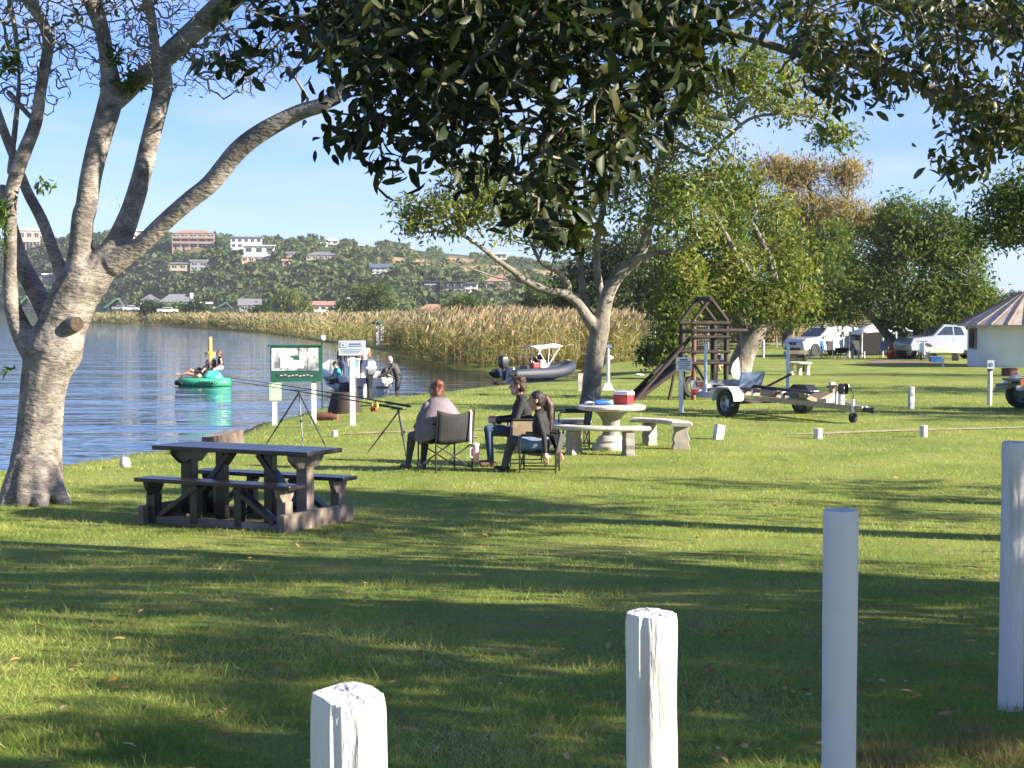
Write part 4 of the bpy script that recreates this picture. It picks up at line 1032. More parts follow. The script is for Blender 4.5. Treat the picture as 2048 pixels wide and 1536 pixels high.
# ------------------------------------------------------------------ grass blades on the near lawn
rng = np.random.default_rng(8)
m_blade = leaf_mat("grass_blade", [(.095, .155, .032), (.215, .29, .058), (.36, .41, .10), (.52, .49, .20)], rough=.5, trans=.35, tcol=(1.2, 1.25, .5), nscale=.8)
m_straw = leaf_mat("straw_blade", [(.12, .13, .03), (.26, .22, .09), (.36, .30, .15)], rough=.7, trans=.3, tcol=(1.1, 1.05, .7))
def grass(n, ya, yb, um, hs, name="grass", label="short mown grass blades covering the near lawn"):
    y = 1 / rng.uniform(1 / yb, 1 / ya, n); x = rng.uniform(-um, um, n) * y
    z = height(x, y); s = sdf_poly(np.stack([x, y], 1), W_POLY); k = (s > .05) & ((vnoise(x, y, 1.1, 6) + .5 * vnoise(x, y, .35, 9) > .52) | (rng.uniform(size=len(x)) < .5)) & ((np.hypot(x + 2.7, y - 16.2) > .75) | (rng.uniform(size=len(x)) < .25)); x, y, z = x[k], y[k], z[k]; n = len(x)
    lean = rng.normal(size=(n, 2)) * .75; ax = np.concatenate([lean, np.ones((n, 1))], 1)
    patch = .6 + .8 * vnoise(x, y, .35, 2)
    L = rng.uniform(.018, .05, n) * patch * (1 + y * .022) * hs; Wd = np.maximum(.0042, .00042 * y) * rng.uniform(.7, 1.3, n)
    nr = np.concatenate([rng.normal(size=(n, 1)), rng.normal(size=(n, 1)) - .6, rng.normal(size=(n, 1)) * .3], 1)
    return tag(leaves(name, np.stack([x, y, z - .004], 1), ax, nr, L, Wd, m_blade, None, LEAF_N), label, kind="stuff")
grass(170000, 5.2, 16, .38, 1.0)
grass(14000, 5.2, 13, .38, 1.9, label='longer grass blades standing out of the near lawn')
grass(130000, 15, 48, .37, 1.0, label="mown grass blades on the middle of the lawn")
n = 5000; cx = rng.integers(0, 3, n); base = np.array([gnd(1985, 1500, .42)[:2], gnd(1770, 1525, .42)[:2], gnd(2040, 1525, .42)[:2]])[cx] + rng.normal(size=(n, 2)) * np.array([.09, .12])
ax = np.concatenate([rng.normal(size=(n, 2)) * .9, np.ones((n, 1))], 1)
tag(leaves("straw_tuft", np.stack([base[:, 0], base[:, 1], height(base[:, 0], base[:, 1])], 1), ax, rdir(n), rng.uniform(.04, .11, n), .004, m_straw, None, LEAF_N), "straw coloured tufts of dry grass at the lower right corner", kind="stuff")
# fallen leaves
m_fall = leaf_mat("fallen_leaf", [(.22, .10, .04), (.34, .22, .09), (.42, .33, .17), (.5, .3, .05)], rough=.7, trans=.1)
n = 420; y = 1 / rng.uniform(1 / 26, 1 / 5.5, n); x = rng.uniform(-.34, .34, n) * y
tag(leaves("fallen_leaves", np.stack([x, y, height(x, y) + .03], 1), np.concatenate([rng.normal(size=(n, 2)), rng.normal(size=(n, 1)) * .12], 1), np.concatenate([rng.normal(size=(n, 2)) * .3, np.ones((n, 1))], 1), rng.uniform(.03, .075, n) * np.where(y > 14, 1.3, 1), rng.uniform(.018, .04, n), m_fall, None, LEAF_F), "dry fallen leaves scattered over the lawn", kind="stuff")

# ------------------------------------------------------------------ trees outside the picture on the right that shade the lawn
rng = np.random.default_rng(91)
def park_tree(label, x, y, h, cr, n, seed, zr=.5, leaf=.2, gap=.55):
    r_ = np.random.default_rng(seed); t = thing("lawn_tree", label, "tree", (x, y, hgt(x, y)), 0, "trees along the right of the lawn")
    nodes = [V((0, 0, h * f)) for f in np.linspace(.35, .75, 6)]
    tb = MB().tube([(0, 0, -.2), (0, 0, h * .4), (.1, .1, h * .75)], [.3, .24, .1], 9); tb.build("trunk", m_bark_grey, t, smooth=True)
    tips = unit(r_.normal(size=(n, 3))) * (r_.uniform(.1, 1, (n, 1)) ** .45) * np.array([cr, cr, cr * zr]) + np.array([0, 0, h * .8])
    lump = vnoise(tips[:, 0] + 50, tips[:, 1] + 50, .95, seed % 7) + .8 * vnoise(tips[:, 2] + 30, tips[:, 0] + 9, .8, 2); tips = tips[lump > np.quantile(lump, gap)]
    arr, rad, chains, b0 = grow(nodes, tips, r_, .4, .008, .12, .42, .1)
    tb = MB()
    for ch in chains: tb.tube([V(arr[i]) for i in ch], [rad[i] if i >= b0 else rad[ch[1]] for i in ch], 4, caps=False)
    tb.build("branches", m_bark_grey, t, smooth=True, fix=False)
    N = len(tips) * 13; c = np.repeat(tips, 13, 0) + r_.normal(size=(N, 3)) * .17
    leaves("crown", c, rdir(N, -.3, r_), rdir(N, .6, r_), leaf, leaf * .45, m_leaf_dk, t)
    return t
park_tree("bushy lawn tree close to the fig, out at the right", 11.0, 6.2, 4.4, 2.6, 680, 1, .5, gap=.45)
park_tree("tall lawn tree farther right behind the foreground posts", 16.0, 5.0, 5.6, 2.8, 460, 2, .5, gap=.6)
park_tree("low lawn tree nearest the camera on the right", 5.7, 2.9, 3.5, 1.2, 260, 3, .6, gap=.3)
park_tree("leafy lawn tree beside the fig, nearer the camera", 9.0, 5.0, 5.0, 2.2, 600, 8, .5, gap=.42)
park_tree("airy lawn tree out at the right, level with the picnic table", 8.6, 13.6, 6.0, 2.5, 520, 9, .5, gap=.5)
park_tree("thin lawn tree right of the picnic table shading the fishers", 13.2, 15.0, 5.6, 2.6, 150, 4, .45, gap=.6)
park_tree("lawn tree by the second trailer, out at the right", 19.2, 31, 5.4, 3.0, 330, 5, .4, gap=.5)
park_tree("lawn tree beyond the fire ring, out at the right", 21.8, 41, 5.8, 3.0, 330, 6, .4, gap=.5)
park_tree("lawn tree beside the round hut, out at the right", 24.5, 53, 5.4, 3.2, 330, 7, .4, gap=.5)
# ================================================================== materials for things
m_wpaint = M("flaking_white_paint", (.58, .565, .535), (.36, .335, .295), rough=.8, scale=9, bump=1.0, bscale=42, stretch=(1, 1, .16), lo=.25, hi=.42, detail=9, bdist=.012)
m_wpost = M("white_post_paint", (.55, .545, .53), (.43, .415, .385), rough=.7, scale=5, bump=.15, lo=.25, hi=.5)
m_wood_dk = M("dark_varnished_wood", (.050, .032, .026), (.022, .016, .015), rough=.30, scale=5, bump=.25, bscale=22, stretch=(.35, 3, 3), spec=.6)
m_wood_old = M("weathered_wood", (.30, .235, .185), (.15, .115, .09), rough=.85, scale=5, bump=.4, bscale=24, stretch=(.5, 3, 1))
m_wood_br = M("brown_creosote_wood", (.038, .022, .017), (.018, .012, .010), rough=.8, scale=6, bump=.3, stretch=(1, 1, .4))
m_wood_red = M("reddish_wood", (.20, .075, .05), (.10, .04, .03), rough=.75, scale=6, bump=.25, stretch=(1, 1, .4))
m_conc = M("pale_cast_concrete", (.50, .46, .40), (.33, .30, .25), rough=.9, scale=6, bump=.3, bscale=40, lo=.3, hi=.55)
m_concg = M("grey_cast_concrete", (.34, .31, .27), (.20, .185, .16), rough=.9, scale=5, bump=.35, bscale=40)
m_blk = M("black_fabric", (.018, .017, .018), (.010, .010, .011), rough=.8, scale=9, bump=.25, bscale=14, bdist=.02)
m_blkm = M("black_metal", (.02, .02, .022), rough=.4, bump=0, spec=.5)
m_steel = M("galvanised_steel", (.46, .47, .48), (.34, .35, .36), rough=.42, metal=.7, scale=9, bump=.05)
m_rubber = M("tyre_rubber", (.02, .02, .021), (.035, .033, .03), rough=.85, scale=14, bump=.2)
m_red = M("red_plastic", (.55, .035, .03), (.45, .028, .025), rough=.4, bump=.03)
m_plw = M("white_plastic", (.78, .78, .76), (.68, .68, .66), rough=.4, bump=.02)
m_blue = M("blue_plastic", (.02, .11, .36), (.015, .08, .27), rough=.35, bump=.03)
m_green = M("green_sign_paint", (.010, .095, .058), (.008, .07, .042), rough=.4, scale=3, bump=.02)
m_lgreen = M("pale_green_notice", (.36, .55, .30), (.30, .46, .25), rough=.6, scale=8, bump=0)
m_yel = M("yellow_paint", (.68, .43, .06), (.55, .34, .05), rough=.5, scale=4, bump=.05)
m_tanf = M("khaki_canvas", (.31, .24, .15), (.22, .17, .105), rough=.85, scale=6, bump=.3, bscale=16, bdist=.02)
m_pinkp = M("pink_enamel", (.66, .36, .38), (.6, .31, .33), rough=.4, bump=.02)
m_carw = M("white_car_paint", (.56, .57, .59), (.52, .53, .55), rough=.25, scale=1, bump=0, coat=.6)  # white toned down to stand in for the tree shade on the car
m_cars = M("silver_car_paint", (.28, .29, .31), (.24, .25, .27), rough=.3, metal=.4, scale=1, bump=0, coat=.6)
m_ink = M("dark_ink", (.03, .035, .04), rough=.7, bump=0)
m_inkb = M("blue_grey_ink", (.10, .15, .26), rough=.7, bump=0)
m_signg = M("grey_sign_face", (.46, .49, .54), (.36, .39, .45), rough=.35, scale=6, bump=0)
m_orange = M("orange_lens", (.7, .14, .02), rough=.3, bump=0)
m_navy = M("navy_hypalon", (.026, .034, .058), (.018, .024, .042), rough=.6, scale=3, bump=.04)
m_gelw = M("white_gelcoat", (.76, .75, .70), (.66, .65, .60), rough=.3, scale=2, bump=.02)
m_bgrey = M("blue_grey_panel", (.16, .23, .33), (.11, .16, .25), rough=.4, scale=4, bump=.03)
m_rail = M("yellowish_galvanised_rail", (.40, .33, .17), (.30, .25, .14), rough=.5, metal=.3, scale=5, bump=.08)

# ------------------------------------------------------------------ foreground bollards
def rough_post(mb, r, z0, z1, seed, n=44, rows=70, amp=.004, lean=(0, 0), notch=None):
    rg = np.random.default_rng(seed); ph = rg.uniform(0, 6.28, 8); fr = rg.integers(3, 17, 8)
    rings = []
    for j in range(rows + 1):
        t = j / rows; z = z0 + (z1 - z0) * t; ring = []
        for k in range(n):
            a = 2 * math.pi * k / n
            g = sum(math.sin(a * fr[i] + ph[i] + math.sin(z * (2 + i) + ph[-i]) * .6) for i in range(8)) / 8
            g += .9 * (float(vnoise(np.array([a * 9 + 40]), np.array([z * 7 + 10]), 1, seed)[0]) - .5)
            rr = r * (1 + .02 * math.sin(z * 3 + ph[0])) + amp * g
            if t > .985: rr -= r * .05 * (t - .985) / .015
            zz = z
            if notch and j == rows: zz += notch * (math.cos(a - 2.2) * .5 + .4 * math.sin(3 * a + ph[2])) * r
            ring.append(V((rr * math.cos(a) + lean[0] * t, rr * math.sin(a) + lean[1] * t, zz)))
        rings.append(ring)
    top = rings[-1]; c = sum(top, V()) / n
    for f in (.8, .45, .05): rings.append([c + (p - c) * f + V((0, 0, .0012 * math.sin(i * 1.7) + .002)) for i, p in enumerate(top)])
    mb.loft(rings)
for i, (px, py, w, l, amp, mt) in enumerate([
    (718, 1388, 146, "stubby flaking white bollard, lowest in the picture at the bottom centre", .0062, m_wpaint), (1309, 1226, 101, "flaking white bollard second from the left in the foreground row", .0046, m_wpaint),
    (1682, 1020, 70, "smooth white bollard standing in shade, third in the foreground row", .0010, m_wpost), (2028, 884, 48, "tall white bollard cut by the right edge, farthest of the foreground row", .002, m_wpaint)]):
    Y = .1016 * F / w; p = at(px, py, Y); g0 = hgt(p.x, p.y)
    t = thing("bollard", l, "bollard", (p.x, p.y, g0), 0, "white bollards in the foreground row")
    mb = MB(); rough_post(mb, .0508, -.1, p.z - g0, 5 + i, amp=amp, lean=((-.014, 0), (-.006, 0), (0, 0), (.0, 0))[i], notch=(.16, .05, .02, .05)[i]); mb.build("post", mt, t, smooth=50)
def stub(px, pyb, pyt, w, label, group="short white bollards across the lawn", mat=m_wpost, tilt=0, sq=False, h=0.0):
    p = gnd(px, pyb, h); s = p.y / F; t = thing("bollard", label, "bollard", (p.x, p.y, hgt(p.x, p.y)), .3, group)
    H = (pyb - pyt) * s; r = w * s / 2; mb = MB()
    if sq: mb.box((0, 0, H / 2 - .05), (2 * r, 2 * r, H + .1), rot=Matrix.Rotation(tilt, 3, 'Y'))
    else: rough_post(mb, r, -.08, H, int(px), n=18, rows=8, amp=r * .04, lean=(tilt * H, 0))
    mb.build("post", mat, t, smooth=40 if not sq else False, bevel=.008 if sq else 0); return t
stub(1437, 878, 849, 17, "leaning short square white bollard in front of the boat trailer's wheel", sq=True, tilt=.16)
stub(1636, 877, 856, 17, "short white bollard in front of the trailer's drawbar, left end of the sandy path"); stub(1847, 875, 852, 16, "short white bollard on the sandy path right of the trailer's coupling")
stub(1664, 799, 763, 11, "slim white bollard standing in shade behind the boat trailer's far side", sq=True); stub(1822, 819, 774, 10, "slim white bollard in shade right of the boat trailer", sq=True)
stub(669, 873, 861, 13, "stumpy white stone bollard at the lawn edge behind the picnic table"); 
p = gnd(250, 930); MB().lathe([(.03, -.02), (.072, .0), (.078, .06), (.06, .12), (.03, .14)], (0, 0, 0), 14).build("stone", m_wpost, thing("marker_stone", "rounded whitish marker stone between the left tree and the picnic table", "stone", (p.x, p.y, hgt(p.x, p.y))), smooth=True)
CAMP = [(1569, 703, 693), (1598, 702, 694), (1609, 705, 687), (1619, 706, 688), (1630, 704, 689), (1643, 707, 690), (1694, 708, 688), (1705, 710, 693), (1717, 712, 695), (1728, 709, 695)]
CL = ["small white bollard left of the white car's nose", "squat white bollard right under the white car's headlight", "white bollard at the white car's front bumper", "white bollard in front of the white car's front wheel", "white bollard just right of the white car's front wheel", "white bollard beside the blue camp chair",
      "white bollard by the fire drum at the white car's tail", "white bollard left of three in front of the gazebo", "white bollard in the middle of three in front of the gazebo", "white bollard right of three in front of the gazebo"]
for (x, b, t_), l in zip(CAMP, CL): stub(x, b, t_, 4.2, l, "small white bollards by the camp")
for x, l in ((1321, "left one of three tiny white posts by the wire fence"), (1328, "middle one of three tiny white posts by the wire fence"), (1338, "right one of three tiny white posts by the wire fence")): stub(x, 693, 679, 3.4, l, "tiny white posts by the wire fence")
stub(1527, 704, 668, 4.5, "tall thin white pole on the lawn right of the leaning trunk", "white poles on the lawn")
stub(1886, 733, 717, 4.5, "white peg left of the hut wall beside the swan planter", "white poles on the lawn"); stub(2018, 732, 708, 4.5, "white peg standing against the sunlit foot of the hut", "white poles on the lawn"); stub(1989, 732, 720, 5, "short white peg right of the swan planter", "white poles on the lawn")

# ------------------------------------------------------------------ wooden picnic table
pt = thing("picnic_table", "dark wooden picnic table with attached benches beside the left tree", "picnic table", (-2.70, 16.2, hgt(-2.7, 16.2)), R(-27))
for k in range(4): MB().box((0, -.235 + k * .157, .745), (1.92, .15, .045)).build("top_plank", m_wood_dk, pt, bevel=.008)
for s in (-1, 1):
    for k in range(2): MB().box((0, s * .47 + (k - .5) * .135, .44), (1.9, .128, .04)).build("seat_plank", m_wood_dk, pt, bevel=.008)
    q = MB().prism([(.95 * 0 - .02, -.30, .72), (-.02, .30, .72), (-.02, .27, .66), (-.02, .16, .58), (-.02, -.16, .58), (-.02, -.27, .66)], (.06, 0, 0))
    q.v = [(x + s * .72, y, z) for x, y, z in q.v]; q.build("top_bracket", m_wood_old if s > 0 else m_wood_dk, pt, bevel=.01)
    MB().box((s * .72, 0, .33), (.13, .13, .56)).build("leg", m_wood_old if s > 0 else m_wood_dk, pt, bevel=.008)
    MB().box((s * .30, 0, .36), (.10, .10, .70)).build("leg", m_wood_dk, pt, bevel=.008)
    MB().bar((s * .62, .0, .18), (s * .18, .0, .70), .06, .13, up=(0, 1, 0)).build("brace", m_wood_dk, pt, bevel=.006)
    MB().box((s * .86, 0, .085), (.07, 1.22, .19)).build("end_sleeper", m_wood_old, pt, bevel=.01)
    MB().box((0, s * .47, .03), (1.66, .08, .09)).build("base_rail", m_wood_old, pt, bevel=.008)
    for e in (-1, 1):
        q = MB().prism([(0, -.14, .42), (0, .14, .42), (0, .11, .35), (0, .05, .27), (0, -.05, .27), (0, -.11, .35)], (.06, 0, 0)); q.v = [(x + e * .80 - .03, y + s * .47, z) for x, y, z in q.v]; q.build("seat_bracket", m_wood_old if e > 0 else m_wood_dk, pt, bevel=.008)
        MB().box((e * .80, s * .47, .15), (.11, .12, .30)).build("seat_leg", m_wood_old if e > 0 else m_wood_dk, pt, bevel=.008)
        MB().box((e * .27, s * .47, .22), (.09, .09, .40)).build("seat_leg", m_wood_dk, pt, bevel=.008)
        MB().box((e * .27, s * .47, .06), (.12, .05, .12), top=(.5, 1)).build("foot_wedge", m_wood_old, pt)
        MB().bar((e * .70, s * .47, .08), (e * .22, s * .47, .40), .05, .11, up=(0, 1, 0)).build("seat_brace", m_wood_dk, pt, bevel=.006)

# ------------------------------------------------------------------ concrete table and three curved benches
ct = gnd(1222, 899); ct.z = hgt(ct.x, ct.y)
t = thing("concrete_table", "round cast concrete table with flared pedestal on the lawn", "table", ct)
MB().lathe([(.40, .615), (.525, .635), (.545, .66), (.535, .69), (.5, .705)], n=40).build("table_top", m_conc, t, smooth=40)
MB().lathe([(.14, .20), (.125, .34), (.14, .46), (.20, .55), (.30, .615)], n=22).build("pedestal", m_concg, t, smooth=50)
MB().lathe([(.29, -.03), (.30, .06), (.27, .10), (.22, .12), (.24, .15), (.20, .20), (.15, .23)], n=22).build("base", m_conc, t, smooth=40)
def curved_bench(a0, label, r=1.02, span=80, w=.30):
    c = ct + V((math.cos(R(a0)), math.sin(R(a0)), 0)) * r
    t = thing("concrete_bench", label, "bench", (c.x, c.y, hgt(c.x, c.y)), R(a0), "curved concrete benches round the table")
    def arc(rr, a): return V((rr * math.cos(R(a)) - r, rr * math.sin(R(a)), 0))
    sec = lambda a: [arc(r - w / 2, a) + V((0, 0, .37)), arc(r + w / 2, a) + V((0, 0, .37)), arc(r + w / 2 + .02, a) + V((0, 0, .40)), arc(r + w / 2, a) + V((0, 0, .435)), arc(r - w / 2, a) + V((0, 0, .435)), arc(r - w / 2 - .02, a) + V((0, 0, .40))]
    MB().loft([sec(a) for a in np.linspace(-span / 2, span / 2, 15)]).build("seat", m_conc, t, smooth=30, bevel=.006)
    for s in (-1, 1):
        a = s * span * .3; ce = arc(r, a); rm = rotz(R(a))
        pr = [(-.13, 0), (.13, 0), (.14, .05), (.11, .10), (.135, .17), (.10, .27), (.12, .37), (-.12, .37), (-.10, .27), (-.135, .17), (-.11, .10), (-.14, .05)]
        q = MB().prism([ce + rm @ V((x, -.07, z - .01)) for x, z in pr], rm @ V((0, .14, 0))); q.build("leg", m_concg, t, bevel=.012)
    return t
curved_bench(-103, "curved concrete bench nearest the camera, in front of the concrete table")
curved_bench(28, "curved concrete bench on the right behind the concrete table", r=1.1)
curved_bench(150, "curved concrete bench on the left behind the table's pedestal", r=.95)
tp = ct + V((0, 0, .708))
t = thing("cooler_box", "red cooler box with white lid on the concrete table", "cooler", tp + V((.20, .05, 0)), R(-38)); t.scale = (.78, .78, .82)
MB().box((0, 0, .095), (.34, .23, .19), top=(1.05, 1.05)).build("body", m_red, t, bevel=.015)
q = MB().box((0, 0, .22), (.375, .26, .065), top=(.94, .92)).build("lid", m_plw, t, bevel=.015)
MB().tube([(-.19, 0, .17), (-.2, 0, .275), (.2, 0, .275), (.19, 0, .17)], .009, 6).build("handle", m_plw, t)
t = thing("water_bottle", "blue water bottle lying beside the red cooler", "bottle", tp + V((-.14, -.16, .042)), R(12))
MB().lathe([(.02, -.13), (.042, -.12), (.042, .07), (.03, .1), (.025, .11)], n=14, rot=Matrix.Rotation(R(90), 3, 'Y')).build("body", m_blue, t, smooth=40)
MB().lathe([(.034, .105), (.036, .15), (.03, .155)], n=12, rot=Matrix.Rotation(R(90), 3, 'Y')).build("cap", M("pale_blue_plastic", (.25, .55, .8), rough=.35, bump=0), t)
t = thing("crumpled_wrapper", "crumpled white wrapper on the concrete table's left side", "wrapper", tp + V((-.34, -.1, .025))); MB().ell((0, 0, 0), (.08, .05, .03), 9, 6, jit=.25).build("foil", m_plw, t)

# ------------------------------------------------------------------ boat trailer
def wheel(parent, c, r, w, rim=m_steel, name="wheel", ax='X'):
    rot = Matrix.Rotation(R(90), 3, ax)
    wl = MB().lathe([(r * .62, -w / 2), (r * .94, -w / 2), (r, -w * .3), (r, w * .3), (r * .94, w / 2), (r * .62, w / 2)], c, 26, rot=rot, caps=False).build(name, m_rubber, parent, smooth=40)
    mb = MB().lathe([(r * .63, -w * .36), (r * .55, -w * .1), (r * .2, -w * .16), (.001, -w * .2)], c, 22, rot=rot, caps=False); mb.lathe([(r * .63, w * .36), (r * .55, w * .1), (r * .2, w * .16), (.001, w * .2)], c, 22, rot=rot, caps=False)
    mb.build("rim", rim, wl, smooth=40)
    for k in range(5):
        a = k * 2 * math.pi / 5
        for s in (-1, 1):
            d = rot @ V((math.cos(a) * r * .38, math.sin(a) * r * .38, s * w * .16)); MB().lathe([(r * .09, -.012), (r * .09, .012)], V(c) + d, 8, rot=rot).build("rim_hole", m_blkm, wl)
    return wl
tr = thing("boat_trailer", "empty galvanised boat trailer with white near mudguard parked on the lawn", "trailer", (5.37, 33.8, hgt(5.37, 33.8)), R(-62))
for s, l in ((-1, m_rail), (1, m_steel)):
    MB().bar((-1.4, s * .74, .40), (.35, s * .74, .42), .07, .13).build("side_rail", m_steel, tr, bevel=.006)
    MB().bar((.3, s * .78, .42), (3.15, s * .05, .30), .06, .10).build("drawbar_rail", l, tr, bevel=.006)
    MB().bar((-1.3, s * .42, .58), (1.55, s * .34, .50), .09, .06).build("bunk", m_blkm, tr, bevel=.01)
    for xx in (-.9, .1, 1.1): MB().box((xx, s * .40, .47), (.06, .06, .18)).build("bunk_bracket", m_steel, tr)
    wheel(tr, (0, s * .98, .28), .29, .2)
    mg = [(-.38, .32), (-.34, .50), (-.20, .60), (.20, .60), (.36, .48), (.40, .34)]
    q = MB().loft([[V((x, s * .86, z)), V((x, s * 1.12, z)), V((x, s * 1.12, z + .03)), V((x, s * .86, z + .03))] for x, z in mg])
    q.prism([(x, s * .86, z) for x, z in mg], (0, s * .012, 0)); q.build("mudguard", m_plw if s < 0 else m_blkm, tr, bevel=.01)
for xx, hw in ((-1.38, .75), (-.35, .75), (.6, .68), (1.35, .5), (2.1, .3)):
    MB().bar((xx, -hw, .41), (xx, hw, .41), .06, .08).build("cross_member", m_steel, tr, bevel=.005)
for xx, hw in ((-.6, .45), (.4, .42), (1.3, .36)):
    MB().prism([(xx - .05, -hw, .55), (xx - .05, 0, .42), (xx - .05, hw, .55), (xx - .05, hw, .45), (xx - .05, 0, .33), (xx - .05, -hw, .45)], (.5, 0, 0)).build("cradle_board", m_tanf, tr)
MB().bar((0, -.9, .3), (0, .9, .3), .08, .08).build("axle", m_blkm, tr)
for c in (.9, 1.2, 1.45): MB().lathe([(.05, -.05), (.06, 0), (.05, .05)], (c, -.55 + c * .12, .36), 10, rot=Matrix.Rotation(R(90), 3, 'X')).build("keel_roller", m_plw, tr)
MB().box((-1.48, -.05, .60), (.03, 1.7, .20)).build("light_board", m_steel, tr)
for s in (-1, 1): MB().box((-1.46, s * .66, .62), (.06, .2, .1)).build("tail_light", m_orange, tr, bevel=.01)
q = MB()
for k in range(5): q.prism([(-1.46, -.8 + k * .3, .40), (-1.46, -.66 + k * .3, .40), (-1.46, -.56 + k * .3, .50), (-1.46, -.70 + k * .3, .50)], (.02, 0, 0))
q.build("chevron_strip", m_plw, tr)
MB().box((-1.47, -.05, .45), (.015, 1.7, .13)).build("chevron_plate", m_red, tr)
for xx, yy, z1 in ((-1.1, -.78, 1.5), (-.55, 1.0, 1.48)): MB().tube([(xx, yy, .46), (xx, yy, z1)], .035, 10).build("guide_post", M("pale_blue_pipe", (.46, .60, .68), (.40, .53, .60), rough=.4, bump=.02), tr, smooth=40)
MB().bar((-.75, .55, .55), (-.35, .95, .85), .05, .05).build("guide_strut", m_blkm, tr)
MB().box((-.9, .28, .72), (.05, .62, .36), rot=Matrix.Rotation(R(25), 3, 'Y')).build("panel", m_bgrey, tr, bevel=.01)
MB().box((2.45, 0, .47), (.10, .10, .36)).build("winch_post", m_plw, tr, bevel=.01)
MB().box((2.30, 0, .48), (.05, .05, .38)).build("winch_brace", m_steel, tr)
MB().box((2.20, 0, .70), (.34, .10, .05), rot=Matrix.Rotation(R(-6), 3, 'Y')).box((2.16, 0, .63), (.12, .08, .12)).build("bow_block", m_tanf, tr, bevel=.01)
MB().lathe([(.05, -.06), (.11, -.06), (.11, -.05), (.05, -.05), (.05, .05), (.11, .05), (.11, .06), (.05, .06)], (2.5, 0, .66), 16, rot=Matrix.Rotation(R(90), 3, 'X')).build("winch_drum", m_blkm, tr, smooth=30)
jq = MB().tube([(2.95, -.12, .16), (2.95, -.12, .48)], .032, 10).build("jockey_stand", m_plw, tr, smooth=40)
MB().tube([(2.95, -.12, .48), (2.95, -.12, .58), (2.9, -.12, .66), (2.82, -.12, .70), (2.80, -.12, .76)], .014, 6).build("crank", m_blkm, jq)
MB().lathe([(.06, -.03), (.10, -.03), (.10, .03), (.06, .03)], (2.95, -.12, .12), 14, rot=Matrix.Rotation(R(90), 3, 'X')).build("jockey_wheel", m_rubber, jq, smooth=30)
MB().box((3.2, 0, .28), (.34, .09, .09)).ell((3.38, 0, .28), (.07, .06, .06)).build("coupling", m_blkm, tr, bevel=.01)
q = gnd(1420, 831); t = thing("plank", "thin pale plank lying on the grass left of the trailer wheel", "plank", (q.x, q.y, hgt(q.x, q.y) + .015), R(8)); MB().box((0, 0, 0), (.62, .07, .03)).build("board", m_wood_old, t)

# second trailer at the right edge
t2 = thing("utility_trailer", "second trailer cut by the right edge with black wheel and low frame", "trailer", (11.35, 35.0, hgt(11.35, 35)), R(4))
wheel(t2, (.08, -.75, .33), .33, .2, m_bgrey); wheel(t2, (.08, .75, .33), .33, .2, m_bgrey)
for s in (-1, 1):
    MB().bar((-.55, s * .6, .52), (1.6, s * .6, .52), .06, .1).build("side_rail", m_steel, t2)
    q = MB().loft([[V((.08 + .40 * math.cos(a), s * .62, .33 + .40 * math.sin(a))), V((.08 + .40 * math.cos(a), s * .88, .33 + .40 * math.sin(a))), V((.08 + .43 * math.cos(a), s * .88, .33 + .43 * math.sin(a))), V((.08 + .43 * math.cos(a), s * .62, .33 + .43 * math.sin(a)))] for a in np.linspace(.2, math.pi - .2, 9)]); q.build("mudguard", m_steel, t2)
MB().box((.6, 0, .66), (2.0, 1.2, .05)).build("deck", m_blkm, t2); MB().bar((-.8, 0, .46), (-.45, 0, .52), .08, .08).build("drawbar", m_rail, t2)
MB().box((-.38, -.55, .62), (.12, .1, .14)).build("lamp", m_orange, t2)
p = gnd(2019, 752); t = thing("fire_ring", "rusty round braai drum standing on the lawn at the right edge", "fire ring", (p.x, p.y, hgt(p.x, p.y)))
MB().lathe([(.27, .0), (.27, .26), (.25, .26), (.25, .04), (.02, .04)], n=20).build("drum", m_wood_red, t, smooth=40)
p = gnd(1979, 811); t = thing("sign_post", "white post with small grey blue notice beside the second trailer", "sign", (p.x, p.y, hgt(p.x, p.y)))
MB().tube([(0, 0, -.1), (0, 0, .86)], .055, 12).build("post", m_wpost, t, smooth=40); MB().tube([(0, 0, .80), (0, 0, .86)], .062, 12).build("band", m_blkm, t); MB().box((0, -.065, .95), (.16, .02, .2)).build("notice", m_signg, t)
MB().lathe([(.03, -.004), (.05, -.004), (.05, .004), (.03, .004)], (0, -.08, .95), 14, rot=Matrix.Rotation(R(90), 3, 'X')).build("symbol", m_inkb, t)

# ------------------------------------------------------------------ playground tower
pg = thing("playground_tower", "dark wooden playground tower with gabled top, ladder beams and sloping ramp", "playground tower", (5.0, 40.4, hgt(5, 40.4)), R(12))
def pole(n, a, b, r=.055, m=m_wood_br): return MB().tube([a, b], r, 10).build(n, m, pg, smooth=50)
W_ = .43
for x in (-W_, W_):
    for y in (0, .95): pole("corner_post", (x, y, -.2), (x, y, 2.02 if y == 0 else 1.95), .06 if y == 0 else .085, m_wood_red if (x < 0 and y == 0) else m_wood_br)
for y in (0, .95):
    pole("rafter", (-W_ - .03, y, 1.98), (0, y, 2.56), .05); pole("rafter", (W_ + .03, y, 1.98), (0, y, 2.56), .05)
    for z in ((1.93, 1.74, 1.58, 1.20, .92) if y == 0 else (1.93, 1.20)): pole("cross_beam", (-W_ - .08, y - .07, z), (W_ + .08, y - .07, z), .05 if z > 1.7 else .04)
pole("side_beam", (-W_, -.1, 1.72), (-W_, 1.05, 1.72)); pole("side_beam", (W_, -.1, 1.72), (W_, 1.05, 1.72)); pole("ridge_beam", (0, -.1, 2.55), (0, 1.05, 2.55))
MB().box((0, .48, .96), (.9, .9, .05)).build("platform", m_wood_br, pg)
pole("diagonal_brace", (-.40, -.05, .90), (.12, -.02, .05), .045)
for y in (.15, .85): pole("ramp_rail", (-W_ - .05, y, 1.55 - (y - .15) * .3), (-2.0, y - .25, .0), .05); 
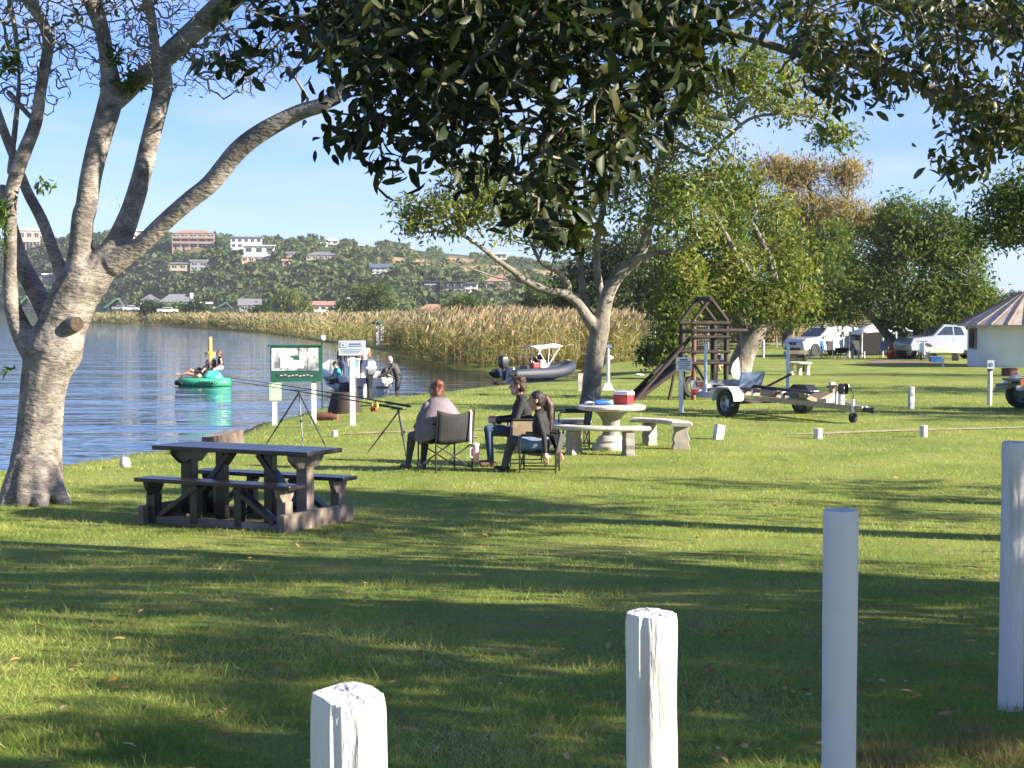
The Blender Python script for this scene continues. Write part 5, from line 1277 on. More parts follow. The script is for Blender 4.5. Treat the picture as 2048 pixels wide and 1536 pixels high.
for y in (.15, .85): pole("ramp_rail", (-W_ - .05, y, 1.0), (-2.0, y - .2, -.04), .055)
q = MB()
for k in range(12):
    f = (k + .5) / 12; c = V((-W_ - .05, .5, .97)).lerp(V((-2.0, .27, -.02)), f); q.box(c, (.12, .7, .04), rot=Matrix.Rotation(R(-33), 3, 'Y'))
q.build("ramp_boards", m_wood_br, pg)
for k, x in enumerate((-.85, -.7)): pole("ramp_prop", (x, .2, .8 - k * .1), (x - .22 + k * .3, .1, -.1), .035)
pole("swing_beam", (W_, .5, 1.75), (1.25, .72, 1.74), .045)
sw = MB().tube([(1.06, .68, 1.7), (1.1, .68, .12)], .012, 6).build("swing_rope", m_blkm, pg)
MB().prism([(1.0, .66, 1.05), (1.04, .66, .75), (1.06, .66, .45), (.86, .66, .52), (.8, .66, .7), (.86, .66, .9)], (0, .05, 0)).build("swing_seat", m_plw, pg)
for x in (.05, .22, .39): MB().tube([(x, .1, .9), (x + .02, .0, .02)], .009, 5).build("climbing_rope", m_blkm, pg)
for z in (.2, .42, .64): MB().tube([(.0, .03, z), (.44, .03, z)], .009, 5).build("net_rung", m_blkm, pg)
p = at(1384, 790, 41.5); t = thing("tyre", "old black tyre leaning under the playground tower's left post", "tyre", (p.x, p.y, hgt(p.x, p.y) + .28), R(20))
MB().lathe([(.16, -.08), (.26, -.09), (.29, -.04), (.29, .04), (.26, .09), (.16, .08)], n=24, rot=Matrix.Rotation(R(90), 3, 'X'), caps=False).build("rubber", m_rubber, t, smooth=40)

# ------------------------------------------------------------------ signs
mid = gnd(588.5, 844, -.06); wd = .785
ib = thing("information_board", "large green framed information board on two white posts at the water's edge", "notice board", (mid.x, mid.y, -.06), .15)
for s, h_ in ((-1, 1.55), (1, 1.5)): MB().box((s * wd / 2, 0, h_ / 2 - .15), (.10, .07, h_ + .3)).build("post", m_wpost, ib, bevel=.006)
MB().box((.05, -.06, 1.18), (1.04, .04, .72)).build("board", m_green, ib, bevel=.004)
q = MB().box((.02, -.085, 1.27), (.94, .012, .46)).build("picture_panel", M("pale_printed_panel", (.40, .40, .42), (.12, .13, .16), rough=.4, scale=4.2, bump=0, lo=.42, hi=.56, detail=2), ib)
for x, z, w_, h_, m_ in ((-.14, 1.20, .26, .20, m_plw), (-.22, 1.40, .20, .15, m_plw), (.02, 1.30, .16, .08, m_green), (.30, 1.36, .06, .12, m_plw), (.10, 1.17, .18, .16, m_plw)): MB().box((x, -.094, z), (w_, .006, h_)).build("photo", m_, q, bevel=.03)
for x in (-.12, .1, .28): MB().box((x, -.093, 1.27), (.008, .006, .46)).build("divider", m_green, q)
MB().box((.06, -.084, .945), (.80, .01, .07)).build("title_strip", m_ink, ib)
q = MB()
for k in range(9): q.box((-.25 + k * .075, -.091, .945 + .012 * math.sin(k * 2.1)), (.05, .006, .018))
q.build("title_marks", m_signg, ib)
MB().box((.02, -.07, 1.545), (1.10, .10, .035)).build("top_rail", m_green, ib)
nb = MB().box((-wd / 2 + .02, -.05, .62), (.24, .02, .36)).build("notice", m_lgreen, ib)
q = MB()
for k in range(5): q.box((-wd / 2 + .02, -.062, .50 + k * .06), (.18, .004, .016))
q.build("notice_lines", m_plw, nb)
p = gnd(705, 849, -.02); sp = thing("sign_post", "grey rectangular sign with emblem on a single white post by the water", "sign", (p.x, p.y, hgt(p.x, p.y)), R(3))
MB().box((0, 0, .60), (.105, .07, 1.5)).build("post", m_wpost, sp, bevel=.006)
sg = MB().box((.0, -.055, 1.50), (.52, .02, .29)).build("sign_face", m_signg, sp, bevel=.003)
q = MB().box((-.17, -.068, 1.555), (.12, .005, .10)).build("emblem_panel", m_inkb, sg); MB().box((-.17, -.072, 1.555), (.104, .004, .085)).build("emblem_ground", m_signg, sg)
MB().prism([(-.20, -.076, 1.585), (-.185, -.076, 1.56), (-.17, -.076, 1.53), (-.155, -.076, 1.56), (-.14, -.076, 1.585), (-.158, -.076, 1.568), (-.17, -.076, 1.562), (-.182, -.076, 1.568)], (0, .003, 0)).build("emblem", m_ink, sg)
q = MB().box((.06, -.068, 1.575), (.22, .004, .03)).box((.06, -.068, 1.535), (.26, .004, .012))
for k in range(3): q.box((-.02, -.068, 1.47 - k * .03), (.40 - .05 * k, .004, .008))
q.build("sign_lettering", m_inkb, sg)
p = gnd(1362, 823); sp = thing("sign_post", "white notice with dark lettering on a white post left of the playground tower", "sign", (p.x, p.y, hgt(p.x, p.y)), R(-6))
MB().box((0, 0, .42), (.10, .07, 1.0)).build("post", m_plw, sp, bevel=.006)
sg = MB().box((.06, -.05, 1.05), (.35, .02, .30)).build("sign_face", m_plw, sp, bevel=.003); q = MB()
for k, w_ in enumerate((.16, .26, .28, .25, .2, .27)): q.box((.06 + (.01 if k % 2 else -.01), -.063, 1.15 - k * .04), (w_, .004, .014 if k else .03))
q.build("sign_lettering", m_ink, sg)
p = gnd(1216, 779); sp = thing("solar_lamp", "white post lamp with small tilted panel behind the pale tree trunk", "lamp post", (p.x, p.y, hgt(p.x, p.y)))
MB().tube([(0, 0, 0), (0, 0, .98)], .05, 10).build("post", m_plw, sp); MB().box((-.03, 0, 1.24), (.26, .2, .02), rot=Matrix.Rotation(R(25), 3, 'X')).build("solar_panel", m_bgrey, sp); MB().box((0, 0, .1), (.34, .2, .2), top=(.5, .8)).build("foot", m_plw, sp); MB().ell((.05, 0, .92), (.1, .06, .06)).build("lamp", m_plw, sp); MB().tube([(0, 0, .98), (0, .02, 1.24)], .03, 8).build("stem", m_plw, sp)
p = gnd(1161, 780); MB().box((0, 0, .24), (.16, .12, .5)).build("slab", m_conc, thing("marker_slab", "pale upright concrete slab left of the pale tree trunk's foot", "slab", (p.x, p.y, hgt(p.x, p.y))), bevel=.01)
p = at(755, 684, 117); sp = thing("shore_marker", "white two post marker with green cap standing in the reeds", "marker", (p.x, p.y, -.7))
z0 = p.z - sp.location.z
for s in (-1, 1): MB().box((.18 + s * .17, 0, z0 + .55), (.2, .1, 1.5)).build("post", m_plw, sp)
MB().lathe([(.3, z0 + 1.3), (.4, z0 + 1.38), (.3, z0 + 1.5)], (0, 0, 0), 12, sx=1.1).build("cap", m_green, sp)
p = at(664, 760, 52); sp = thing("pipe_frame", "thin grey pipe frame with white ball behind the information board", "pipe frame", (p.x, p.y, -1.2))
z1 = at(664, 682, 52).z + 1.2; MB().tube([(-.32, 0, 0), (-.32, 0, z1), (.5, 0, z1 - .05)], .022, 8).build("pipe", m_blkm, sp); MB().ell((-.3, 0, z1 + .1), (.10, .1, .10)).build("ball", m_plw, sp); MB().tube([(.1, 0, z1 - .04), (.12, 0, z1 - .35)], .02, 6).tube([(.32, 0, z1 - .04), (.26, 0, z1 - .2), (.33, 0, z1 - .4)], .02, 6).build("hook", m_blkm, sp)

# ------------------------------------------------------------------ stumps, log, litter, birds
p = gnd(447, 897); t = thing("tree_stump", "sawn greyish tree stump standing behind the picnic table", "stump", (p.x, p.y, hgt(p.x, p.y)), .4)
rg = [[V((r_ * (1 + .05 * math.sin(5 * a) + .03 * math.sin(11 * a)) * math.cos(a), r_ * (1 + .05 * math.sin(5 * a)) * math.sin(a), z + (.06 * math.cos(a) if z > .2 else 0))) for a in np.linspace(0, 2 * math.pi, 40, endpoint=False)] for r_, z in ((.36, -.05), (.33, .1), (.315, .2), (.31, .29))]
m_stump = M("furrowed_stump_bark", (.19, .14, .11), (.07, .05, .04), rough=.95, scale=7, bump=.9, bscale=16, stretch=(1, 1, .5), bdist=.03)
MB().loft(rg).build("bark", m_stump, t, smooth=40); MB().loft([[q * f + V((0, 0, .004)) if f == 1 else q.lerp(V((0, 0, .295)), 1 - f) + V((0, 0, .004)) for q in rg[-1]] for f in (1, .5, .02)], caps=False).build("cut_face", m_concg, t)
p = gnd(689, 822, -.05); t = thing("tree_stump", "black tapered stump at the water's edge behind the grey sign", "stump", (p.x, p.y, hgt(p.x, p.y)))
MB().lathe([(.40, -.1), (.37, .1), (.32, .3), (.28, .46), (.02, .45)], n=16).build("bark", m_wood_br, t, smooth=30)
p = gnd(652, 836, -.03); t = thing("driftwood_log", "short reddish brown log on the bank right of the information board", "log", (p.x, p.y, hgt(p.x, p.y) + .06), R(-12)); MB().tube([(-.28, 0, 0), (0, .02, .02), (.26, 0, -.01)], [.08, .09, .06], 9).build("wood", m_wood_red, t, smooth=40)
for x, y, l in ((537, 850, "dark round rock in the water left of the information board's left post"), (503, 862, "dark rock in the water nearer the picnic table")):
    p = gnd(x, y, -.3); t = thing("rock", l, "rock", (p.x, p.y, -.45), 0, "dark rocks at the water's edge"); MB().ell((0, 0, 0), (.22, .2, .22), 10, 7, jit=.1).build("stone", m_concg, t, smooth=True)
def bird(px, py, label, mat, h=0.0, s=1.0, yaw=0):
    p = gnd(px, py, h); t = thing("bird", label, "bird", (p.x, p.y, hgt(p.x, p.y) if h > -.3 else h), yaw)
    me = fuse([('e', (0, 0, .13 * s), (.13 * s, .07 * s, .065 * s), None, 0), ('c', (.09 * s, 0, .15 * s), .035 * s, (.13 * s, 0, .24 * s), .026 * s, 0), ('e', (.145 * s, 0, .255 * s), (.036 * s, .028 * s, .028 * s), None, 0), ('c', (.17 * s, 0, .25 * s), .012 * s, (.21 * s, 0, .245 * s), .006 * s, 0), ('c', (-.1 * s, 0, .13 * s), .04 * s, (-.2 * s, 0, .12 * s), .014 * s, 0)], .012 * s, 2)
    link("body", me, t, mat)
    for k in (-1, 1): MB().tube([(0, .03 * k * s, .08 * s), (.0, .03 * k * s, 0)], .008 * s, 5).build("leg", m_ink, t)
bird(995, 774, "dark waterbird standing on the lawn's edge by the water, left of a pair", m_blk, -.1, .9, 3); bird(1005, 773, "dark waterbird beside its mate at the lawn's edge, right of a pair", m_blk, -.1, .9, .3)
bird(1040, 770, "white waterbird floating in front of the grey inflatable boat", m_plw, WATER, .9, 3)
for x, y, l in ((1279, 752, "white scrap of paper on the grass right of the pale tree"), ):
    p = gnd(x, y); t = thing("paper_scrap", l, "litter", (p.x, p.y, hgt(p.x, p.y) + .03)); MB().ell((0, 0, 0), (.16, .1, .05), 9, 5, jit=.3).build("paper", m_plw, t)

# ------------------------------------------------------------------ round hut
hc = gnd(2058, 731); hc.z = hgt(hc.x, hc.y)
hut = thing("round_hut", "white round hut with ribbed conical roof at the right edge", "hut", hc)
HR = 2.48; n = 48
MB().lathe([(HR, -.2), (HR, 1.74)], n=n, caps=False).build("wall", M("hut_whitewash", (.72, .71, .69), (.64, .63, .60), rough=.85, scale=1.5, bump=.1), hut, smooth=True)
m_thatch = M("hut_roof_sheet", (.56, .46, .36), (.38, .31, .24), rough=.85, scale=3, bump=.3, bscale=14)
rf_ = MB().lathe([(2.92, 1.66), (2.92, 1.72), (.42, 3.02), (.36, 3.06), (.02, 3.12)], n=n, caps=False).build("roof", m_thatch, hut)
for k in range(26):
    a = 2 * math.pi * k / 26; MB().bar((2.93 * math.cos(a), 2.93 * math.sin(a), 1.735), (.42 * math.cos(a), .42 * math.sin(a), 3.045), .06, .05).build("roof_rib", m_wood_old, rf_)
MB().lathe([(.48, 2.98), (.46, 3.08), (.02, 3.16)], n=18).build("roof_cap", m_thatch, rf_)
a = R(182); wf = MB().box((HR * math.cos(a) * .992, HR * math.sin(a) * .992 - .3, 1.15), (.09, .62, .86), rot=rotz(.12)).build("window", m_wood_old, hut)
MB().box((HR * math.cos(a) * .992 - .03, HR * math.sin(a) * .992 - .3, 1.15), (.09, .48, .74), rot=rotz(.12)).build("pane", m_pane, wf)

# ------------------------------------------------------------------ vehicles at the back of the lawn
def vehicle(name, label, cat, loc, yaw, side, glass, mat, L, Wd, wheels, r, extra=None):
    """side: outline of the body, glass: outline of the glazed cabin, both in the x-z plane (front at +x)"""
    t = thing(name, label, cat, loc, yaw)
    def shell(poly, wf):
        zc = max(p[1] for p in poly); zb = min(p[1] for p in poly); rings = []
        for s in (-1, -.93, .93, 1):
            rings.append([V((x * (1 if abs(s) < .95 else .985), s * Wd / 2 * (1 - wf * max(0, (z - .85)) / .8), z)) for x, z in poly])
        return MB().loft(rings)
    b = shell(side, .22); b.build("body", mat, t, bevel=.05, seg=3, smooth=40)
    for gp in glass:
        g = MB(); rings = [[V((x, s * (Wd / 2 + .012) * (1 - .22 * max(0, z - .85) / .8), z)) for x, z in gp] for s in (-1, 1)]; g.loft(rings); g.build("window", m_pane, t)
    for x in wheels:
        for s in (-1, 1):
            wheel(t, (x, s * (Wd / 2 - .08), r), r, .22)
            MB().lathe([(r * 1.12, -.02), (r * 1.12, .02)], (x, s * (Wd / 2 - .02), r * 1.02), 20, rot=Matrix.Rotation(R(90), 3, 'X')).build("wheel_arch", m_rubber, t)
    return t
loc = V((17.6 * 1.0, 92, hgt(17.6, 92))); px_c = 1648; loc.x = (px_c - 1024) / F * 92
suv = vehicle("parked_car", "white station wagon parked nose left under the milkwood's edge", "car", loc, R(180 + 30),
    [(-2.3, .45), (-2.35, 1.05), (-2.2, 1.15), (-1.9, 1.62), (-.6, 1.70), (.35, 1.62), (1.0, 1.12), (2.1, .98), (2.32, .72), (2.3, .35), (-2.2, .32)],
    [[(-1.95, 1.12), (-1.75, 1.52), (-.75, 1.58), (-.75, 1.1)], [(-.68, 1.1), (-.68, 1.58), (.3, 1.53), (.85, 1.1)]], m_carw, 4.6, 1.85, (-1.4, 1.42), .35)
for s in (-1, 1): MB().box((2.24, s * .68, .78), (.14, .36, .13)).build("headlight", m_signg, suv, bevel=.03); MB().ell((.72, s * 1.0, 1.12), (.1, .09, .08)).build("mirror", m_carw, suv)
for s in (-1, 1): MB().box((2.33, s * .16, .72), (.05, .26, .18)).build("grille", m_blkm, suv, bevel=.03)
MB().box((2.3, 0, .42), (.12, 1.3, .14)).build("bumper_intake", m_blkm, suv); MB().prism([(.42, -.72, 1.585), (.42, .72, 1.585), (1.0, .80, 1.13), (1.0, -.80, 1.13)], (.03, 0, .025)).build("windscreen", m_pane, suv)
loc = V(((1893 - 1024) / F * 80, 80, 0)); loc.z = hgt(loc.x, loc.y)
pk = vehicle("pickup_truck", "silver double cab pickup parked between the milkwood and the round hut", "pickup", loc, R(180 + 14),
    [(-2.6, .5), (-2.62, 1.12), (-.98, 1.12), (-.86, 1.24), (-.5, 1.70), (.55, 1.74), (1.2, 1.18), (2.3, 1.06), (2.5, .75), (2.45, .42), (-2.5, .42)],
    [[(-.52, 1.2), (-.36, 1.58), (.02, 1.62), (.02, 1.2)], [(.1, 1.2), (.1, 1.62), (.5, 1.62), (1.0, 1.2)]], m_cars, 5.1, 1.82, (-1.6, 1.6), .38)
MB().box((-1.75, 0, 1.10), (1.4, 1.5, .06)).build("load_bed", m_blkm, pk); MB().box((-2.63, .6, .85), (.04, .16, .3)).build("tail_light", m_red, pk); MB().tube([(-1.0, -.8, 1.15), (-.7, -.8, 1.6)], .03, 6).build("roll_bar", m_steel, pk)
for s in (-1, 1): MB().box((.06, s * .86, .98), (.16, .05, .03)).build("door_handle", m_steel, pk)
# gazebo
gz = V(((1745 - 1024) / F * 86, 86, 0)); gz.z = hgt(gz.x, gz.y)
t = thing("gazebo", "white sagging gazebo canopy on thin poles beside the milkwood trunks", "gazebo", gz, R(8)); hw = 1.0
q = MB(); g_ = 8
for i in range(g_ + 1):
    for j in range(g_ + 1):
        x, y = -hw + 2 * hw * i / g_, -hw + 2 * hw * j / g_; e = 1 - max(abs(x), abs(y)) / hw
        q.v.append((x, y, 1.42 + .32 * e ** .8 - .10 * (1 - (abs(abs(x) - hw) + abs(abs(y) - hw)) / hw / 1.2)))
for i in range(g_):
    for j in range(g_): a = i * (g_ + 1) + j; q.face((a, a + g_ + 1, a + g_ + 2, a + 1))
q.build("canopy", m_plw, t, smooth=True, solid=.02)
for x in (-1, 1):
    for y in (-1, 1): MB().tube([(x * hw * .95, y * hw * .95, 0), (x * hw * .95, y * hw * .95, 1.42)], .04, 8).build("pole", m_plw, t)
    MB().box((x * hw * .98, 0, 1.33), (.01, 2 * hw * .96, .16)).build("valance", m_plw, t)
p = V(((1772 - 1024) / F * 91, 91, 0)); t = thing("tent", "black tent with pale top behind the gazebo", "tent", (p.x, p.y, hgt(p.x, p.y)))
MB().prism([(-1.6, 0, 0), (1.6, 0, 0), (1.5, 0, 1.3), (.7, 0, 1.6), (-.8, 0, 1.62), (-1.5, 0, 1.3)], (0, 2.2, 0)).build("walls", m_blk, t, bevel=.05); MB().prism([(.3, -.2, 1.6), (.9, -.2, 1.66), (1.5, -.2, 1.4), (1.45, -.2, 1.34)], (0, 2.2, 0)).build("fly_sheet", m_plw, t)
p = V(((1672 - 1024) / F * 87, 87, 0)); t = thing("side_awning", "thin white awning on one pole against the white car", "awning", (p.x, p.y, hgt(p.x, p.y)))
MB().box((.1, .4, 1.22), (1.0, .9, .04), rot=Matrix.Rotation(R(4), 3, 'Y')).build("canopy", m_plw, t); MB().tube([(-.18, 0, 0), (-.18, 0, 1.2)], .03, 8).build("pole", m_plw, t); MB().tube([(.55, .7, 0), (.55, .7, 1.2)], .03, 8).build("pole", m_plw, t)
def camp_seat(px, py, Y, mat, label, yaw=0):
    p = V(((px - 1024) / F * Y, Y, 0)); t = thing("camp_chair", label, "camp chair", (p.x, p.y, hgt(p.x, p.y)), yaw)
    MB().box((0, 0, .38), (.46, .44, .04)).build("seat", mat, t); MB().box((0, .2, .66), (.46, .04, .52), rot=Matrix.Rotation(R(-14), 3, 'X')).build("backrest", mat, t)
    for x in (-1, 1):
        MB().tube([(x * .22, -.2, 0), (x * .22, .2, .4)], .016, 6).build("leg", m_blkm, t); MB().tube([(x * .22, .2, 0), (x * .22, -.2, .4)], .016, 6).build("leg", m_blkm, t)
camp_seat(1651, 705, 88.5, m_blue, "blue camp chair by the white bollard at the camp", 1); camp_seat(1664, 706, 88, m_blk, "black camp chair right of the blue one at the camp", .5); camp_seat(1766, 708, 84.5, m_bgrey, "grey blue camp chair under the gazebo's right side", -.6); camp_seat(1716, 706, 87.5, m_blk, "black camp chair under the gazebo's left side", .4)
p = V(((1684 - 1024) / F * 84.5, 84.5, 0)); t = thing("fire_drum", "rusty half drum barbecue on legs smoking beside the white car", "fire drum", (p.x, p.y, hgt(p.x, p.y)))
MB().lathe([(.02, .28), (.2, .3), (.34, .42), (.4, .58), (.38, .58), (.3, .45), (.02, .34)], n=16).build("drum", m_wood_br, t, smooth=40)
for k in range(3): MB().tube([(.25 * math.cos(k * 2.1), .25 * math.sin(k * 2.1), .4), (.32 * math.cos(k * 2.1), .32 * math.sin(k * 2.1), 0)], .025, 6).build("leg", m_blkm, t)
p = V(((1782 - 1024) / F * 81.5, 81.5, 0)); t = thing("kit_bag", "red kit bag with a yellow strap at the milkwood's foot", "bag", (p.x, p.y, hgt(p.x, p.y)))
MB().ell((0, 0, .26), (.26, .22, .3), 12, 8).build("bag", m_red, t, smooth=True); MB().lathe([(.255, .36), (.262, .42), (.25, .46)], n=14, sy=.86).build("strap", m_yel, t); MB().tube([(0, 0, .5), (.06, 0, .78)], [.1, .05], 8).build("pouch", m_red, t)
def boat_open(mb_hull, L, B, H):
    pass
p = V(((1890 - 1024) / F * 75, 75, 0)); t = thing("dinghy", "small white dinghy on a cradle in front of the silver pickup", "dinghy", (p.x, p.y, hgt(p.x, p.y)), R(4))
secs = []
for f in np.linspace(0, 1, 9):
    x = -.85 + 1.7 * f; b = .42 * (1 - max(0, f - .6) ** 2 * 4.5); secs.append([V((x, -b, .62)), V((x, -b * .8, .38)), V((x, 0, .26 + .1 * max(0, f - .6))), V((x, b * .8, .38)), V((x, b, .62)), V((x, b * .86, .62)), V((x, b * .6, .46)), V((x, 0, .40)), V((x, -b * .6, .46)), V((x, -b * .86, .62))])
MB().loft(secs).build("hull", m_gelw, t, smooth=40); MB().box((-.1, 0, .6), (.16, .8, .03)).build("thwart", m_wood_old, t)
for x in (-.5, .5): MB().box((x, 0, .15), (.08, .7, .3)).build("cradle", m_blkm, t)
p = V(((1871 - 1024) / F * 73, 73, 0)); t = thing("crate", "blue plastic crate on the grass at the dinghy's left end", "crate", (p.x, p.y, hgt(p.x, p.y))); MB().box((0, 0, .12), (.5, .35, .24), top=(1.06, 1.06)).build("box", m_blue, t, bevel=.02); MB().box((0, 0, .255), (.56, .4, .03)).build("rim", m_bgrey, t)
p = V(((1845 - 1024) / F * 77, 77, 0)); t = thing("scooter", "small black and white scooter parked beside the milkwood trunks", "scooter", (p.x, p.y, hgt(p.x, p.y)), R(250))
wheel(t, (.42, 0, .2), .2, .1); wheel(t, (-.42, 0, .2), .2, .1); MB().prism([(.35, -.12, .3), (.3, -.12, .85), (.2, -.12, .85), (.12, -.12, .35), (-.2, -.12, .3), (-.55, -.12, .5), (-.6, -.12, .65), (-.1, -.12, .66), (-.05, -.12, .28)], (0, .24, 0)).build("body", m_plw, t, bevel=.03); MB().tube([(.26, -.25, .9), (.26, .25, .9)], .02, 6).build("handlebar", m_blkm, t); MB().box((-.3, 0, .69), (.5, .22, .06)).build("seat", m_blk, t, bevel=.02)
p = V(((1957 - 1024) / F * 69, 69, 0)); t = thing("swan_planter", "white swan shaped planter on the lawn beside the round hut", "planter", (p.x, p.y, hgt(p.x, p.y)))
me = fuse([('e', (-.05, 0, .2), (.36, .2, .2), None, 0), ('c', (.24, 0, .26), .1, (.34, 0, .5), .06, 0), ('c', (.34, 0, .5), .06, (.30, 0, .68), .055, 0), ('c', (.30, 0, .68), .055, (.4, 0, .64), .03, 0), ('c', (-.3, 0, .26), .1, (-.46, 0, .4), .04, 0)], .03, 2); link("body", me, t, m_plw)
MB().lathe([(.2, .36), (.2, .4), (.17, .4)], (-.06, 0, 0), 12, sy=.7).build("rim", m_conc, t); MB().tube([(.40, 0, .64), (.47, 0, .62)], [.022, .008], 6).build("beak", m_orange, t)
# far concrete table with a crate bench
p = gnd(1597, 749); t = thing("concrete_table", "far concrete table with white top behind the boat trailer's guide post", "table", (p.x, p.y, hgt(p.x, p.y)))
MB().lathe([(.40, .38), (.47, .40), (.47, .45), (.4, .46)], n=24).build("table_top", m_conc, t, smooth=30)
for x in (-.28, .02, .3): MB().lathe([(.12, 0), (.08, .12), (.10, .3), (.13, .38)], (x, 0, 0), 10).build("leg", m_conc, t, smooth=40)
p = gnd(1605, 743); t = thing("slatted_bench", "bench with pale slatted back behind the far concrete table", "bench", (p.x, p.y + 1.2, hgt(p.x, p.y)))
MB().box((0, 0, .42), (.7, .3, .05)).build("seat", m_wood_br, t); MB().box((0, .16, .72), (.72, .04, .14)).build("backrest", m_wood_old, t); MB().box((0, .16, .56), (.72, .04, .10)).build("backrest", m_wood_br, t)
for x in (-.28, .28): MB().box((x, .05, .32), (.05, .3, .66)).build("leg", m_wood_br, t)
# bare earth under the milkwood
strip("bare_earth", [tuple(gnd(x, y)[:2]) + (0,) for x, y in ((1735, 722), (1790, 723), (1850, 722))], 2.2, "bare brown earth under the milkwood", M("bare_earth", (.20, .13, .08), (.12, .08, .05), rough=.95, scale=2, bump=.4))
# wire fence
fa, fb = gnd(1236, 696), gnd(1745, 690); L_ = (fb - fa).length; n = 15
wf = thing("wire_fence", "tall wire mesh fence with slim posts along the back of the lawn", "fence", fa, math.atan2(fb.y - fa.y, fb.x - fa.x))
for k in range(n + 1): MB().tube([(L_ * k / n, 0, -.4), (L_ * k / n, 0, 1.75)], .05, 6).build("post", m_concg, wf)
q = MB()
for z in np.linspace(.1, 1.7, 10): q.bar((0, 0, z), (L_, 0, z), .012, .012)
for x in np.linspace(0, L_, 150): q.bar((x, 0, .05), (x, 0, 1.7), .010, .010)
q.build("wire_mesh", m_concg, wf, fix=False)
for i, (x, y, Yb, mt, l) in enumerate(((1560, 692, 122, m_leaf_br, "olive brown thicket behind the fence just right of the leaning trunk"), (1625, 690, 124, m_leaf_dk, "green thicket behind the fence and white car's nose"), (1690, 690, 124, m_leaf_br, "olive brown thicket behind the white car"), (1760, 690, 122, m_leaf_bk, "dark thicket behind the tent and gazebo"), (1830, 690, 118, m_leaf_bk, "dark thicket behind the milkwood trunks"), (1900, 690, 116, m_leaf_bk, "dark thicket behind the silver pickup"), (1500, 692, 122, m_leaf_br, "olive brown thicket behind the fence and the swing beam"))):
    shrub("thicket", l, x, y, Yb, [(x - 22, y - 28, 26, 22, 50), (x + 22, y - 28, 26, 24, 50), (x, y - 12, 44, 14, 50)], (.4, .16), mt, 80 + i, per=16, spread=.45, group="thickets behind the wire fence")
# ================================================================== people
m_skin = M("skin", (.52, .31, .22), (.44, .25, .17), rough=.55, scale=9, bump=.05)
m_skin2 = M("sunburnt_skin", (.60, .34, .26), (.52, .28, .21), rough=.55, scale=9, bump=.05)
m_eye = M("eye_dark", (.03, .02, .018), rough=.2, bump=0); m_lip = M("lips", (.42, .17, .14), rough=.5, bump=0)
m_h_red = M("auburn_hair", (.24, .095, .045), (.10, .04, .022), rough=.55, scale=30, bump=.8, bscale=45, stretch=(1, 1, .4), bdist=.02)
m_h_brn = M("brown_hair", (.10, .05, .032), (.04, .022, .016), rough=.5, scale=30, bump=.8, bscale=45, stretch=(1, 1, .3), bdist=.02)
m_h_dk = M("dark_hair", (.035, .022, .018), (.015, .011, .010), rough=.5, scale=30, bump=.8, bscale=45, stretch=(1, 1, .3), bdist=.02)
m_h_gry = M("grey_hair", (.50, .48, .46), (.33, .31, .29), rough=.7, scale=30, bump=.6, bscale=40)
m_denim = M("blue_denim", (.055, .09, .16), (.035, .055, .10), rough=.85, scale=8, bump=.3, bscale=20, bdist=.015)
m_denl = M("pale_denim", (.20, .26, .35), (.13, .18, .26), rough=.85, scale=8, bump=.3, bscale=20, bdist=.015)
m_mauve = M("mauve_knit_shawl", (.20, .165, .18), (.14, .115, .13), rough=.9, scale=7, bump=.45, bscale=16, bdist=.02)
m_gryT = M("charcoal_cloth", (.075, .07, .07), (.05, .047, .047), rough=.85, scale=7, bump=.3, bscale=16, bdist=.015)
m_teal = M("teal_cloth", (.05, .36, .28), (.035, .27, .21), rough=.8, scale=7, bump=.2)
m_olive = M("olive_cloth", (.07, .065, .045), (.045, .042, .03), rough=.85, scale=7, bump=.2)
m_wht = M("white_cloth", (.70, .69, .67), (.58, .57, .55), rough=.85, scale=7, bump=.2)
m_sandal = M("brown_sandal", (.16, .09, .06), (.09, .05, .035), rough=.7, bump=.1)
TAGS = ['skin', 'top', 'bottom', 'shoe', 'eye', 'lip']
def hand_items(wr, d, palm_n, side, curl=.5, tag='skin', k=1.0):
    """palm, four unequal fingers with two bends and a thumb from the side of the palm"""
    d = V(d).normalized(); n = V(palm_n); n = (n - d * n.dot(d)).normalized(); s = d.cross(n) * side
    out = [('c', wr, .028 * k, wr + d * .045 * k, .034 * k, tag), ('c', wr + d * .03 * k + s * .022 * k, .019 * k, wr + d * .08 * k + s * .026 * k, .017 * k, tag), ('c', wr + d * .03 * k - s * .02 * k, .019 * k, wr + d * .08 * k - s * .024 * k, .017 * k, tag)]
    for j, ln in enumerate((.072, .082, .077, .06)):
        b = wr + d * .085 * k + s * (.030 - j * .020) * k; d1 = (d + n * curl * .5).normalized(); d2 = (d + n * curl * 1.6).normalized()
        m_ = b + d1 * ln * .52 * k; out += [('c', b, .0105 * k, m_, .0095 * k, tag), ('c', m_, .0095 * k, m_ + d2 * ln * .48 * k, .008 * k, tag)]
    tb = wr + d * .03 * k + s * .036 * k; td = (d * .75 + s * .75 + n * .3).normalized(); out += [('c', tb, .013 * k, tb + td * .035 * k, .011 * k, tag), ('c', tb + td * .035 * k, .011 * k, tb + (td + n * curl).normalized() * .065 * k, .009 * k, tag)]
    return out
